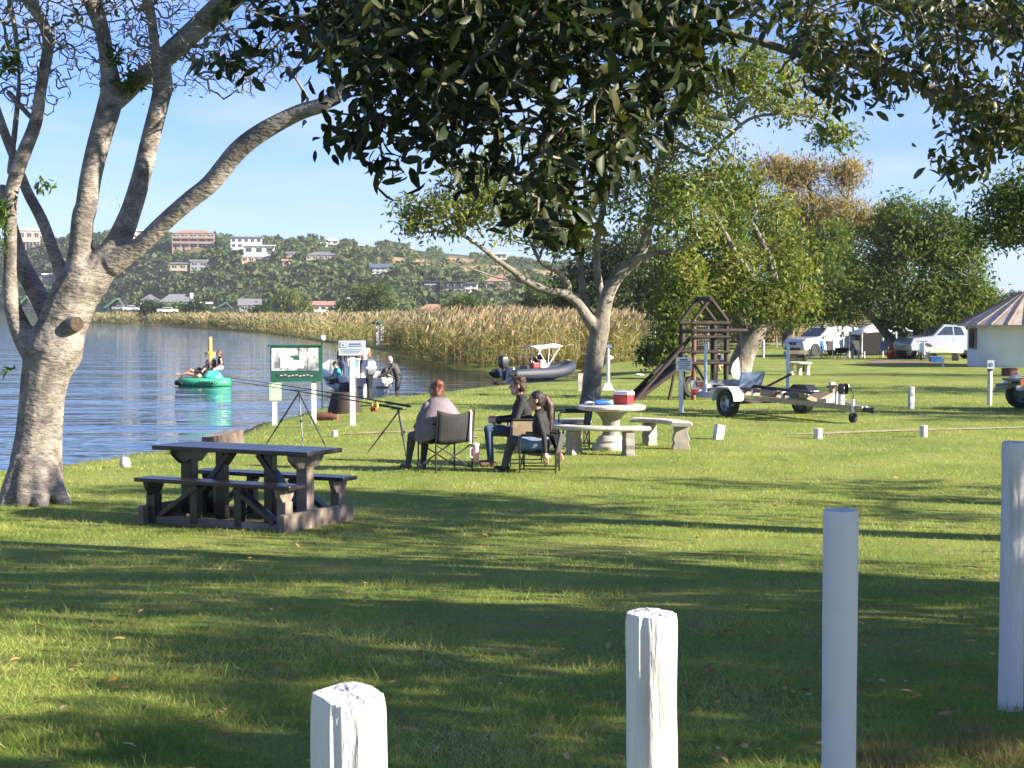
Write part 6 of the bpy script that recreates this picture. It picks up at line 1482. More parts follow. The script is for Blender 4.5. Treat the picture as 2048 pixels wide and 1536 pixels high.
def figure(label, loc, yaw, J, mats, sleeve='top', leg='bottom', hair=None, hairk='short', hairm=None, voxel=.010, hd=(0, 0), k=1.0, fat=1.0, cap=None, foot='shoe', group=None, beard=False):
    """one continuous body grown from its joints; faces front along +x of its own frame"""
    t = thing("person", label, "person", loc, yaw, group)
    g = lambda n: V(J[n]) * k
    pel, che, nek, hea = g('pelvis'), g('chest'), g('neck'), g('head')
    Rh = Matrix.Rotation(hd[0], 3, 'Z') @ Matrix.Rotation(hd[1], 3, 'Y')
    up = (che - pel).normalized(); lat = V((0, 1, 0))
    I = [('e', pel, V((.13 * fat, .165 * fat, .12)) * k, None, 'bottom'), ('c', pel + up * .04, .125 * k * fat, che, .135 * k * fat, 'top'), ('e', che + up * .02, V((.115 * fat, .17 * fat, .16)) * k, None, 'top'),
         ('c', g('shL') , .062 * k, g('shR'), .062 * k, 'top'), ('c', che + up * .12 * k, .09 * k, nek, .055 * k, 'top'), ('c', nek, .052 * k, hea - Rh @ V((.01, 0, .06)) * k, .05 * k, 'skin')]
    H = lambda x, y, z: hea + Rh @ (V((x, y, z)) * k)
    I += [('e', H(-.005, 0, .015), V((.098, .077, .105)) * k, Rh, 'skin'), ('e', H(.025, 0, -.055), V((.068, .056, .062)) * k, Rh, 'skin'), ('c', H(.092, 0, .01), .010 * k, H(.116, 0, -.028), .014 * k, 'skin'),
          ('c', H(.085, -.045, .028), .011 * k, H(.085, .045, .028), .011 * k, 'skin'), ('c', H(.088, -.02, -.062), .009 * k, H(.088, .02, -.062), .009 * k, 'lip')]
    for s in (-1, 1): I += [('e', H(-.012, s * .078, -.008), V((.022, .012, .034)) * k, Rh, 'skin'), ('e', H(.084, s * .033, .006), V((.011, .014, .009)) * k, Rh, 'eye')]
    for s, S in ((1, 'L'), (-1, 'R')):
        sh, el, wr = g('sh' + S), g('el' + S), g('wr' + S); st = 'top' if sleeve != 'none' else 'skin'; lo = 'top' if sleeve == 'top' else 'skin'
        I += [('c', sh, .058 * k * fat, el, .044 * k * fat, st), ('c', el, .043 * k * fat, wr, .029 * k, lo)]
        I += hand_items(wr, (wr - el), V((0, -s, 0)) if abs((wr - el).normalized().y) < .8 else V((1, 0, 0)), s, .55, k=k)
        hp, kn, an, to = g('hp' + S), g('kn' + S), g('an' + S), g('to' + S); lt = 'bottom'; ll = 'bottom' if leg == 'bottom' else 'skin'
        I += [('c', hp, .092 * k * fat, kn, .062 * k * fat, lt), ('c', kn, .060 * k * fat, (kn * .6 + an * .4), .056 * k, ll), ('c', kn * .6 + an * .4, .056 * k, an, .040 * k, ll)]
        I += [('c', an + V((-.03, 0, -.04)) * k, .036 * k, to, .030 * k, foot), ('c', an, .038 * k, an + V((-.02, 0, -.05)) * k, .036 * k, foot)]
    me = fuse(I, voxel, 2, .5); link("body", me, t, [mats['skin'], mats['top'], mats['bottom'], mats['shoe'], m_eye, m_lip]); fuse_tags(me, I, TAGS)
    if hairm:
        hi = [('e', H(-.02, 0, .04), V((.098, .086, .098)) * k, Rh, 0), ('e', H(-.045, 0, -.005), V((.075, .083, .09)) * k, Rh, 0)]
        if hairk == 'bun': hi += [('e', H(-.06, .0, .09), V((.075, .075, .06)) * k, Rh, 0), ('e', H(-.075, .03, -.05), V((.05, .06, .06)) * k, Rh, 0)]
        if hairk == 'curly': hi += [('e', H(random.uniform(-.09, .05), random.uniform(-.07, .07), random.uniform(.05, .11)), V((.035, .035, .035)) * k, Rh, 0) for _ in range(16)] + [('e', H(-.07, y, -.03), V((.045, .05, .06)) * k, Rh, 0) for y in (-.04, .04)]
        if hairk == 'tail': hi += [('c', H(-.09, 0, .06), .036 * k, H(-.15, -.02, .0), .045 * k, 0), ('c', H(-.15, -.02, .0), .045 * k, H(-.17, -.02, -.17), .04 * k, 0), ('c', H(-.17, -.02, -.17), .04 * k, H(-.15, 0, -.32), .015 * k, 0)]
        if hairk == 'long': hi += [('c', H(-.07, y, 0), .05 * k, H(-.08, y * 1.3, -.24), .035 * k, 0) for y in (-.04, .04)]
        if beard: hi += [('e', H(.045, 0, -.085), V((.05, .05, .045)) * k, Rh, 0), ('c', H(.05, -.05, -.05), .018 * k, H(.0, -.07, .0), .014 * k, 0), ('c', H(.05, .05, -.05), .018 * k, H(.0, .07, .0), .014 * k, 0)] if beard == 'same' else []
        hme = fuse(hi, voxel, 1, .4); hob = link("hair", hme, t, hairm)
        if voxel < .012:
            rg = np.random.default_rng(len(label)); vv = np.array([v.co[:] for v in hme.vertices]); nn = np.array([v.normal[:] for v in hme.vertices]); q = rg.integers(0, len(vv), 900)
            ax_ = nn[q] * .45 + rg.normal(size=(900, 3)) * .35 + np.array([-.25, 0, -.7]); leaves("hair_strands", vv[q], ax_, nn[q], rg.uniform(.03, .075, 900), .006, hairm, hob, LEAF_N)
        if beard and beard != 'same':
            bi = [('e', H(.045, 0, -.085), V((.052, .052, .05)) * k, Rh, 0), ('c', H(.06, -.045, -.06), .02 * k, H(.01, -.072, -.01), .014 * k, 0), ('c', H(.06, .045, -.06), .02 * k, H(.01, .072, -.01), .014 * k, 0), ('c', H(.092, -.025, -.045), .012 * k, H(.092, .025, -.045), .012 * k, 0)]
            link("beard", fuse(bi, voxel, 1, .4), t, beard)
    if cap:
        cm = [('e', H(-.01, 0, .05), V((.105, .09, .085)) * k, Rh, 0), ('c', H(.08, -.04, .055), .014 * k, H(.15, -.03, .04), .010 * k, 0), ('c', H(.08, .04, .055), .014 * k, H(.15, .03, .04), .010 * k, 0), ('c', H(.09, 0, .058), .014 * k, H(.16, 0, .042), .010 * k, 0)]
        link("cap", fuse(cm, voxel, 2), t, cap)
    return t
def sit(seat=.42, lean=0.0, kz=None, kx=.42, ax=.42, sp=.10, az=.08):
    kz = seat + .07 if kz is None else kz
    J = dict(pelvis=(0, 0, seat + .10), chest=(lean * .6 - .02, 0, seat + .40), neck=(lean, 0, seat + .58), head=(lean + .035, 0, seat + .72))
    for s, S in ((1, 'L'), (-1, 'R')):
        J['sh' + S] = (lean * .9 - .01, s * .185, seat + .51); J['el' + S] = (lean + .05, s * .24, seat + .26); J['wr' + S] = (lean + .27, s * .17, seat + .20)
        J['hp' + S] = (.02, s * .09, seat + .08); J['kn' + S] = (kx, s * sp, kz); J['an' + S] = (ax, s * (sp + .01), az); J['to' + S] = (ax + .14, s * (sp + .03), az - .045)
    return J
def stand():
    J = dict(pelvis=(0, 0, .95), chest=(0, 0, 1.28), neck=(0, 0, 1.47), head=(.03, 0, 1.62))
    for s, S in ((1, 'L'), (-1, 'R')):
        J['sh' + S] = (0, s * .19, 1.41); J['el' + S] = (.02, s * .25, 1.12); J['wr' + S] = (.08, s * .25, .87)
        J['hp' + S] = (0, s * .09, .90); J['kn' + S] = (.03, s * .10, .49); J['an' + S] = (0, s * .11, .08); J['to' + S] = (.15, s * .13, .03)
    return J

# ------------------------------------------------------------------ folding armchairs
def armchair(label, loc, yaw, fab, seat=.40, back=.84, w=.56, side=None, frame=m_blkm, group="folding chairs on the lawn"):
    t = thing("folding_chair", label, "camp chair", loc, yaw, group); h = w / 2
    for s in (-1, 1):
        MB().tube([(-.24, s * h, 0), (-.24, s * h, seat), (-.30, s * h, back)], .012, 8).build("rear_leg", frame, t, smooth=40)
        MB().tube([(.24, s * h, 0), (.24, s * h, seat + .20), (.20, s * h, seat + .23), (-.2, s * h, seat + .23)], .012, 8).build("front_leg", frame, t, smooth=40)
        MB().box((0, s * h, seat + .245), (.44, .05, .022)).build("armrest", m_blk, t, bevel=.008)
        MB().tube([(-.24, s * h, .06), (.24, s * h, .06)], .010, 6).build("side_rail", frame, t)
        if side: MB().loft([[V((x, s * (h + .012), seat - .04)), V((x, s * (h + .012), seat + .22)), V((x, s * (h - .004), seat + .22)), V((x, s * (h - .004), seat - .04))] for x in (-.20, 0, .21)]).build("side_panel", side, t); 
        if side: MB().box((.01, s * (h + .02), seat - .12), (.36, .02, .20)).build("side_pocket", m_blk, t, bevel=.01)
    for x in (-.24, .24):
        MB().tube([(x, -h, .05), (x, h, seat - .03)], .010, 6).build("cross_strut", frame, t); MB().tube([(x, h, .05), (x, -h, seat - .03)], .010, 6).build("cross_strut", frame, t)
    g_ = 8; q = MB()
    for i in range(g_ + 1):
        for j in range(g_ + 1):
            u, v = i / g_, j / g_; q.v.append((-.22 + .46 * u, -h + w * v, seat - .05 * math.sin(math.pi * v) * math.sin(math.pi * u * .8 + .3)))
    for i in range(g_):
        for j in range(g_): a = i * (g_ + 1) + j; q.face((a, a + g_ + 1, a + g_ + 2, a + 1))
    q.build("seat", fab, t, smooth=True, solid=.012)
    q = MB()
    for i in range(g_ + 1):
        for j in range(g_ + 1):
            u, v = i / g_, j / g_; z = seat - .01 + (back - seat + .01) * u; top = -.055 * math.sin(math.pi * v) * u ** 3
            q.v.append((-.245 - .055 * u - .05 * math.sin(math.pi * v) * (.5 + .5 * math.sin(math.pi * u)), -h + w * v, z + top))
    for i in range(g_):
        for j in range(g_): a = i * (g_ + 1) + j; q.face((a, a + g_ + 1, a + g_ + 2, a + 1))
    q.build("backrest", fab, t, smooth=True, solid=.012)
    return t
def gl(x, y): return V((x, y, hgt(x, y)))
CY = R(122)
c1 = gl(-.90, 21.5)
armchair("black folding armchair with pink strap, seen from behind, under the seated woman in mauve", c1, CY, m_blk, seat=.41, back=.84, w=.56)
RC = rotz(CY)
t = thing("strap", "pink strap hanging over the right corner of the black chair's back", "strap", c1, CY)
MB().loft([[V((x, -.225 + d, z)), V((x, -.195 + d, z)), V((x - .006, -.195 + d, z)), V((x - .006, -.225 + d, z))] for x, d, z in ((-.27, 0, .80), (-.31, 0, .835), (-.335, 0, .80), (-.325, .004, .6), (-.31, -.004, .38))]).build("band", m_pinkp, t)
t = thing("tumbler", "pink tumbler hanging at the black chair's right rear leg", "cup", c1 + RC @ V((-.30, -.30, .13)), CY)
MB().lathe([(.036, 0), (.044, .04), (.048, .2), (.05, .24), (.0, .245)], n=16).build("body", m_pinkp, t, smooth=40); MB().lathe([(.051, .225), (.052, .25), (.02, .26)], n=16).build("lid", m_plw, t); MB().tube([(0, .045, .2), (0, .085, .18), (0, .085, .08), (0, .045, .06)], .008, 6).build("handle", m_plw, t)
t = thing("side_tray", "small white clip on tray beside the black chair's right arm", "tray", c1 + RC @ V((.1, -.42, .43)), CY); MB().lathe([(.0, 0), (.12, 0), (.13, .012), (.0, .012)], n=18).build("tray", m_signg, t); MB().tube([(0, .13, -.02), (0, 0, -.01)], .008, 6).build("arm", m_blkm, t)
J = sit(.40, .02, kx=.44, ax=.52, sp=.12); J['elL'] = (.06, .27, .70); J['wrL'] = (.30, .16, .62); J['elR'] = (.06, -.27, .70); J['wrR'] = (.30, -.14, .62)
loc = c1 + RC @ V((.02, .10, 0))
w1 = figure("woman with pinned up auburn hair and mauve shawl, seated with her back to us", loc, CY + R(8), J, dict(skin=m_skin, top=m_mauve, bottom=m_gryT, shoe=m_sandal), hairm=m_h_red, hairk='bun', hd=(R(10), 0), k=.97, fat=1.12)
rings = []
for f in np.linspace(0, 1, 14):
    z = 1.005 - .50 * f; a_ = .065 + .24 * min(1, f * 2.0) ** .62 + .02 * f; b_ = .065 + .16 * min(1, f * 2.2) ** .7 + .03 * f
    rings.append([V((b_ * math.cos(a) * (1 + .035 * f * math.sin(9 * a + 2 * f)) - .01, a_ * math.sin(a) * (1 + .03 * f * math.sin(7 * a)), z - (.10 * f * max(0, math.sin(a)) ** 2) + (.13 * f if math.cos(a) > .9 else 0))) for a in np.linspace(0, 2 * math.pi, 40, endpoint=False)])
MB().loft(rings, caps=False).build("shawl", m_mauve, w1, smooth=True, solid=.015)
# man in the khaki chair
c2 = gl(.20, 22.35)
armchair("khaki folding armchair with side pockets, under the bearded man", c2, R(184), m_tanf, seat=.42, back=.86, side=m_tanf)
J = sit(.40, .03, kx=.46, ax=.44, sp=.13); J['wrR'] = (.36, -.10, .66); J['elR'] = (.10, -.26, .66); J['wrL'] = (.36, .10, .64); J['elL'] = (.10, .26, .66); J['knL'] = (.48, .13, .52); J['knR'] = (.46, -.16, .47)
figure("man with curly brown hair and grey beard in dark jacket and jeans, seated facing left", c2 + V((-.06, 0, 0)), R(184), J, dict(skin=m_skin2, top=m_blk, bottom=m_denim, shoe=m_sandal), hairm=m_h_brn, hairk='curly', beard=m_h_gry, hd=(R(-6), R(4)), k=1.0, fat=1.05)
t = thing("mug", "dark camping mug standing on the man's knee", "mug", c2 + V((-.38, -.10, .585))); MB().lathe([(.036, 0), (.038, .09), (.033, .09), (.032, .01), (.0, .01)], n=14).build("cup", m_gryT, t); MB().tube([(.036, 0, .075), (.06, 0, .065), (.06, 0, .03), (.036, 0, .02)], .006, 6).build("handle", m_gryT, t)
# girl on the low folding chair
c3 = gl(.37, 21.35)
armchair("low black folding chair with crossed legs, under the girl with the ponytail", c3, R(172), m_gryT, seat=.27, back=.56, w=.44)
J = sit(.26, .04, kx=.40, ax=.50, sp=.10, kz=.44); J['elL'] = (-.06, .25, .50); J['wrL'] = (-.08, .27, .28); J['elR'] = (-.10, -.25, .50); J['wrR'] = (-.20, -.27, .28); J['toL'] = (.62, .14, .03)
g1 = figure("girl with long dark ponytail, black top and denim skirt, seated facing left", c3 + V((.02, 0, 0)), R(174), J, dict(skin=m_skin, top=m_blk, bottom=m_gryT, shoe=m_blk), hairm=m_h_dk, hairk='tail', hd=(R(4), R(-4)), k=.98, fat=.9)
rings = []
for f in np.linspace(0, 1, 8):
    x = -.10 + .40 * f; rings.append([V((x, (.165 + .02 * f) * math.cos(a), .36 + .02 * f + (.125 - .02 * f) * math.sin(a) * (1 + .04 * math.sin(6 * a)))) for a in np.linspace(0, 2 * math.pi, 24, endpoint=False)])
MB().loft(rings, caps=False).build("skirt", m_denl, g1, smooth=True, solid=.012)
link("ponytail", fuse([('c', V((-.06, -.02, 1.00)), .04, V((-.115, -.03, .90)), .05, 0), ('c', V((-.115, -.03, .90)), .05, V((-.125, -.03, .70)), .04, 0), ('c', V((-.125, -.03, .70)), .04, V((-.13, 0, .55)), .012, 0)], .012, 2), g1, m_h_brn)
c4 = gl(.94, 25.2)
armchair("empty dark folding chair facing left between the girl and the concrete table", c4, R(186), m_gryT, seat=.36, back=.84, w=.54)

# ------------------------------------------------------------------ fishing rods on stands
def rod(label, tip, butt, reelf, rc):
    t = thing("fishing_rod", label, "fishing rod", butt, 0, "rods resting on the stands"); d = tip - butt; L = d.length; e = d.normalized()
    pts = [d * f - V((0, 0, .10 * f * f * (1 - f) * 0 + .05 * f ** 3)) for f in np.linspace(0, 1, 16)]
    MB().tube(pts, [max(.013 * (1 - .8 * f), .003) for f in np.linspace(0, 1, 16)], 6).build("blank", m_blkm, t)
    MB().tube([V((0, 0, 0)), e * .5], .019, 8).build("grip", m_blk, t)
    c = d * reelf
    MB().lathe([(.03, -.05), (.045, -.045), (.036, -.01), (.036, .02), (.05, .03), (.03, .05)], c - V((0, 0, .08)), 12, rot=Matrix.Rotation(R(90), 3, 'Y')).build("reel", rc, t, smooth=40); MB().tube([c, c - V((0, 0, .07))], .01, 6).build("reel_foot", m_blkm, t); MB().tube([c - V((0, 0, .08)), c + V((.0, -.08, -.1))], .008, 6).build("reel_handle", m_steel, t)
    for f in (.3, .5, .7, .85, .97): MB().tube([d * f - V((0, 0, .05 * f ** 3)), d * f - V((0, 0, .05 * f ** 3 + .03))], .006, 5).build("line_guide", m_blkm, t)
b1 = at(822, 813, 24.2); t1 = at(432, 746, 26.6); b2 = at(805, 818, 24.5); t2_ = at(400, 748, 27.2)
rod("upper black fishing rod with yellow reel resting on the two tripods", t1, b1, .17, m_yel); rod("lower thin fishing rod with red reel resting on the two tripods", t2_, b2, .13, m_red)
def stand3(px, pyh, Y, feet, label):
    h = at(px, pyh, Y); t = thing("rod_stand", label, "rod stand", (h.x, h.y, hgt(h.x, h.y)), 0, "tripod rod stands"); H = h.z - t.location.z
    for i, (fx, fy_) in enumerate(feet):
        p = gnd(fx, fy_); q = V((p.x - h.x, p.y - h.y, hgt(p.x, p.y) - t.location.z))
        lg = MB().tube([V((0, 0, H - .04)), V((0, 0, H - .04)).lerp(q, .52), q], [.013, .013, .008], 8).build("leg", m_steel if i == 1 else m_blkm, t)
        MB().tube([V((0, 0, H - .04)).lerp(q, .49), V((0, 0, H - .04)).lerp(q, .54)], .018, 8).build("clamp", m_blkm, lg)
    MB().tube([(0, 0, H - .07), (0, 0, H)], .022, 8).build("hub", m_blkm, t); MB().tube([(-.13, 0, H + .03), (-.12, 0, H - .0), (.12, 0, H - .01), (.13, 0, H + .03)], .008, 6).build("cradle", m_blkm, t)
stand3(598, 780, 25.2, ((531, 888), (606, 896), (654, 899)), "tripod rod stand with one silver leg, nearer the information board"); stand3(797, 818, 24.3, ((736, 905), (818, 900), (812, 912)), "tripod rod stand under the rod butts beside the black chair")

# ------------------------------------------------------------------ boats
wy = lambda px, Y: V(((px - 1024) / F * Y, Y, WATER))
rb = thing("inflatable_boat", "grey inflatable boat with outboard and white sunshade moored at the reeds", "boat", wy(1076, 67), R(40)); rb.scale = (.80, .80, .92)
def tubepath(z0, s): return [V((-2.35, s * .80, z0)), V((-1.2, s * .84, z0)), V((.2, s * .84, z0 + .02)), V((1.2, s * .74, z0 + .10)), V((1.9, s * .46, z0 + .22)), V((2.25, s * .14, z0 + .30)), V((2.28, 0, z0 + .31))]
for s in (-1, 1):
    p_, r_ = smooth_line(tubepath(.30, s), [.20, .25, .26, .26, .25, .23, .22], 4); tb_ = MB().tube(p_, r_, 14).build("buoyancy_tube", m_navy, rb, smooth=True)
    MB().tube([q + V((0, s * .24, -.03)) for q in p_[:17]], .03, 6).build("rubbing_strake", m_gryT, tb_)
    MB().lathe([(.17, -.02), (.05, -.28), (.0, -.3)], (-2.36, s * .80, .30), 12, rot=Matrix.Rotation(R(90), 3, 'Y')).build("tube_cone", m_blk, rb, smooth=40)
MB().loft([[V((x, -b, .22 + u)), V((x, 0, -.12 + u * 1.5)), V((x, b, .22 + u)), V((x, 0, .24 + u))] for x, b, u in ((-2.1, .62, 0), (.4, .62, .02), (1.4, .42, .10), (2.1, .08, .22))]).build("hull", m_gelw, rb, smooth=40)
MB().box((-2.1, 0, .38), (.10, 1.1, .42)).build("transom", m_gelw, rb, bevel=.02)
eng = MB().loft([[V((x, -b, z)), V((x, b, z)), V((x - .5 * l, b, z)), V((x - .5 * l, -b, z))] for x, b, z, l in ((-2.14, .15, .55, .7), (-2.10, .2, .72, .95), (-2.12, .2, .98, .95), (-2.2, .15, 1.12, .6))]).build("outboard_cowl", m_blkm, rb, bevel=.06, seg=3, smooth=40)
MB().box((-2.32, 0, .22), (.16, .12, .75), top=(1.3, 1.2)).box((-2.36, 0, -.1), (.3, .06, .2)).build("outboard_leg", m_blkm, rb, bevel=.03); MB().ell((-2.34, 0, .98), (.12, .10, .14)).build("outboard_badge", m_steel, eng, smooth=True)
MB().box((.15, 0, .55), (.5, .62, .7), top=(.7, .85)).build("console", m_gelw, rb, bevel=.04); MB().prism([(.22, -.28, .9), (.22, .28, .9), (.05, .22, 1.12), (.05, -.22, 1.12)], (.02, 0, 0)).build("windscreen", m_pane, rb); MB().lathe([(.15, -.01), (.17, -.01), (.17, .01), (.15, .01)], (-.16, 0, .88), 16, rot=Matrix.Rotation(R(60), 3, 'Y')).build("steering_wheel", m_blkm, rb)
MB().box((-.75, 0, .48), (.5, .6, .35)).build("seat", m_gryT, rb, bevel=.04); MB().box((1.1, 0, .47), (.9, .75, .12), top=(1, .8)).build("bow_cushion", m_wht, rb, bevel=.04)
MB().box((-.55, -.38, .66), (.4, .3, .26)).build("red_tank", m_red, rb, bevel=.05)
for s in (-1, 1):
    MB().tube([(-1.9, s * .5, .5), (-1.85, s * .5, 1.08), (-1.0, s * .5, 1.02), (-.95, s * .5, .5)], .02, 8).build("rail", m_blkm, rb); MB().tube([(.1, s * .66, .6), (-.6, s * .68, 1.42)], .022, 8).build("canopy_strut", m_plw, rb); MB().tube([(.1, s * .66, .6), (.95, s * .68, 1.5)], .022, 8).build("canopy_strut", m_plw, rb); MB().tube([(.1, s * .66, .6), (.2, s * .68, 1.5)], .022, 8).build("canopy_strut", m_plw, rb)
q = MB(); g_ = 8
for i in range(g_ + 1):
    for j in range(g_ + 1):
        u, v = i / g_, j / g_; q.v.append((-.75 + 1.8 * u, -.76 + 1.52 * v, 1.42 + .10 * u + .10 * math.sin(math.pi * v) - .02 * abs(math.sin(2 * math.pi * u))))
for i in range(g_):
    for j in range(g_): a = i * (g_ + 1) + j; q.face((a, a + g_ + 1, a + g_ + 2, a + 1))
q.build("sunshade", m_plw, rb, smooth=True, solid=.02)

sb = thing("ski_boat", "white motor boat with its stern towards us and people around it", "boat", wy(716, 56.5), R(112)); sb.scale = (1, .9, 1)
def sec(x, b, kz, dz): return [V((x, -b, .62 + dz)), V((x, -b * .96, .30 + dz * .8)), V((x, -b * .78, .05 + dz * .7)), V((x, 0, kz)), V((x, b * .78, .05 + dz * .7)), V((x, b * .96, .30 + dz * .8)), V((x, b, .62 + dz)), V((x, b * .84, .62 + dz)), V((x, b * .76, .22 + dz * .6)), V((x, -b * .76, .22 + dz * .6)), V((x, -b * .84, .62 + dz))]
MB().loft([sec(*a) for a in ((-1.2, 1.0, -.25, -.06), (-.6, 1.03, -.27, 0), (.6, 1.04, -.25, .06), (1.8, .92, -.18, .16), (2.8, .6, -.02, .28), (3.5, .14, .30, .38), (3.6, .03, .45, .42))]).build("hull", m_gelw, sb, smooth=35)
MB().box((-1.22, 0, .20), (.07, 1.6, .66)).build("transom", m_gelw, sb, bevel=.02); 
for s in (-1, 1): MB().box((-1.30, s * .55, .20), (.08, .5, .05)).build("swim_step", m_gryT, sb); MB().tube([(-1.24, s * .98, .33), (.6, s * 1.05, .38), (2.4, s * .76, .52)], .03, 6).build("rubbing_strip", m_gryT, sb)
def outboard(x, y, z, k, cm, parent, tilt=0):
    rt = Matrix.Rotation(tilt, 3, 'Y'); o = V((x, y, z)); tr_ = lambda p: o + rt @ (V(p) * k)
    c = MB().loft([[tr_((a, -b, h)), tr_((a, b, h)), tr_((a - l, b, h)), tr_((a - l, -b, h))] for a, b, h, l in ((-.06, .13, .28, .34), (0, .17, .42, .46), (0, .17, .66, .46), (-.06, .12, .76, .32))]).build("outboard_cowl", cm, parent, bevel=.05 * k, seg=3, smooth=40)
    MB().loft([[tr_((a, -b, h)), tr_((a, b, h)), tr_((a - l, b, h)), tr_((a - l, -b, h))] for a, b, h, l in ((-.1, .10, .30, .26), (-.12, .07, -.1, .2), (-.12, .05, -.45, .22))]).build("outboard_leg", m_blkm, parent, bevel=.02)
    MB().box(tr_((-.22, 0, .52)), (.49 * k, .35 * k, .05 * k)).build("cowl_stripe", m_plw, c)
outboard(-1.28, .06, .30, 1.15, m_steel, sb); outboard(-1.30, .62, .28, .8, m_gelw, sb, R(12))
MB().box((.7, 0, .8), (.6, .9, .7), top=(.7, .8)).build("console", m_plw, sb, bevel=.05); MB().box((.05, .18, .85), (.3, .34, .38)).build("blue_bag", M("bright_blue_cloth", (.02, .42, .66), (.015, .33, .55), rough=.7, bump=.1), sb, bevel=.06); MB().prism([(1.0, -.4, 1.15), (1.0, .4, 1.15), (.75, .34, 1.45), (.75, -.34, 1.45)], (.02, 0, 0)).build("windscreen", m_pane, sb)
fd = thing("fender", "round black fender hanging at the white motor boat's port quarter", "fender", wy(692, 55.2) + V((0, 0, .10))); MB().ell((0, 0, .08), (.26, .24, .24), 14, 9).build("ball", m_rubber, fd, smooth=True); MB().tube([(0, 0, .3), (.05, .3, .6)], .015, 5).build("rope", m_wht, fd)
SBR = rotz(R(112)); sbl = sb.location.copy(); sbp = lambda x, y, z: sbl + SBR @ V((x, y, z))
J = sit(.10, .15, kx=.35, ax=.3); figure("boy in black cap and teal vest leaning over the white motor boat's left side", sbp(-.5, .82, .28), R(205), J, dict(skin=m_skin, top=m_teal, bottom=m_gryT, shoe=m_blk), sleeve='short', cap=m_blk, hairm=m_h_dk, voxel=.016, k=.86, hd=(0, R(15)), group="people at the white motor boat")
J = stand(); J['elL'] = (.15, .22, 1.15); J['wrL'] = (.36, .12, 1.10); J['elR'] = (.15, -.22, 1.15); J['wrR'] = (.36, -.12, 1.10)
figure("bare backed person in black cap standing in the middle of the white motor boat", sbp(-.05, -.2, .22), R(100), J, dict(skin=m_skin2, top=m_skin2, bottom=m_gryT, shoe=m_skin2), sleeve='none', leg='skin', cap=m_blk, hairm=m_h_brn, voxel=.016, k=.90, group="people at the white motor boat")
J = stand(); figure("person in a dark top standing at the console, mostly hidden by the grey sign", sbp(.1, .55, .22), R(60), J, dict(skin=m_skin2, top=m_gryT, bottom=m_denim, shoe=m_blk), sleeve='short', hairm=m_h_brn, voxel=.018, k=.84, group="people at the white motor boat")
J = sit(.05, .36, kx=.3, ax=.25); J['head'] = (.50, 0, .62); J['neck'] = (.40, 0, .58); figure("person in black cap and olive top crouching in the stern of the white motor boat", sbp(-.85, -.55, .30), R(-20), J, dict(skin=m_skin, top=m_olive, bottom=m_gryT, shoe=m_blk), cap=m_blk, hairm=m_h_dk, voxel=.016, k=.9, hd=(0, R(25)), group="people at the white motor boat")
J = stand(); J['chest'] = (.10, 0, 1.25); J['neck'] = (.22, 0, 1.42); J['head'] = (.30, 0, 1.55)
for s, S in ((1, 'L'), (-1, 'R')): J['sh' + S] = (.17, s * .19, 1.36); J['el' + S] = (.34, s * .22, 1.10); J['wr' + S] = (.58, s * .16, 1.02); J['kn' + S] = (.04, s * .1 , .49)
mp_ = wy(796, 55.2); figure("white haired man in grey shirt and shorts standing in the water holding the white boat", V((mp_.x, mp_.y, WATER - .40)), R(178), J, dict(skin=m_skin2, top=m_gryT, bottom=m_olive, shoe=m_skin2), sleeve='short', leg='skin', hairm=m_h_gry, voxel=.014, k=1.0, fat=1.05, hd=(0, R(12)), group="people at the white motor boat")

# ------------------------------------------------------------------ towable raft and riders, buoy
tw = thing("towable_raft", "green and blue inflatable towable raft floating on the water", "raft", wy(408, 61), R(-4)); tw.scale = (.88, .88, .9)
p_ = [V((1.02 * math.cos(a), .55 * math.sin(a) * (1.0), .16)) for a in np.linspace(0, 2 * math.pi, 33)]
m_raftg = M("green_vinyl", (.05, .40, .20), (.04, .32, .17), rough=.35, scale=2, bump=.02); m_raftb = M("blue_vinyl", (.02, .32, .62), (.10, .50, .35), rough=.35, scale=3.2, bump=.02, lo=.48, hi=.54)
MB().tube(p_, .19, 14, caps=False).build("tube", m_raftg, tw, smooth=True); MB().lathe([(.02, .14), (.9, .16), (.95, .22), (.02, .26)], (0, 0, 0), 24, sy=.5).build("floor", m_blk, tw)
MB().tube([V((-1.2, .1, .14)), V((-1.1, -.35, .14)), V((-.8, -.6, .12))], [.1, .12, .06], 10).build("nose", m_blk, tw, smooth=True)
rings = [[V((.30 + w_ * math.cos(a) + o_, .46 * math.sin(a) * sy, z)) for a in np.linspace(0, 2 * math.pi, 22, endpoint=False)] for z, w_, sy, o_ in ((.22, .60, 1.0, 0), (.38, .52, .95, 0), (.55, .36, .8, .02), (.66, .18, .6, .05))]
MB().loft(rings).build("backrest", m_raftb, tw, smooth=True)
def lettering(txt, size, parent, loc, rot, mat, ext=.004):
    cu = bpy.data.curves.new("lettering", 'FONT'); cu.body = txt; cu.size = size; cu.extrude = ext; cu.align_x = 'CENTER'; cu.offset = .004
    o = bpy.data.objects.new("lettering", cu); COL.objects.link(o); o.parent = parent; o.location = loc; o.rotation_euler = rot; cu.materials.append(mat)
    dg = bpy.context.evaluated_depsgraph_get(); dg.update(); me = bpy.data.meshes.new_from_object(o.evaluated_get(dg)); bpy.data.objects.remove(o)
    o = link("lettering", me, parent); o.location = loc; o.rotation_euler = rot; return o
lettering("AIRHEAD", .20, tw, (.34, -.735, .09), (R(90), 0, R(4)), m_navy, .01)
twl = tw.location.copy()
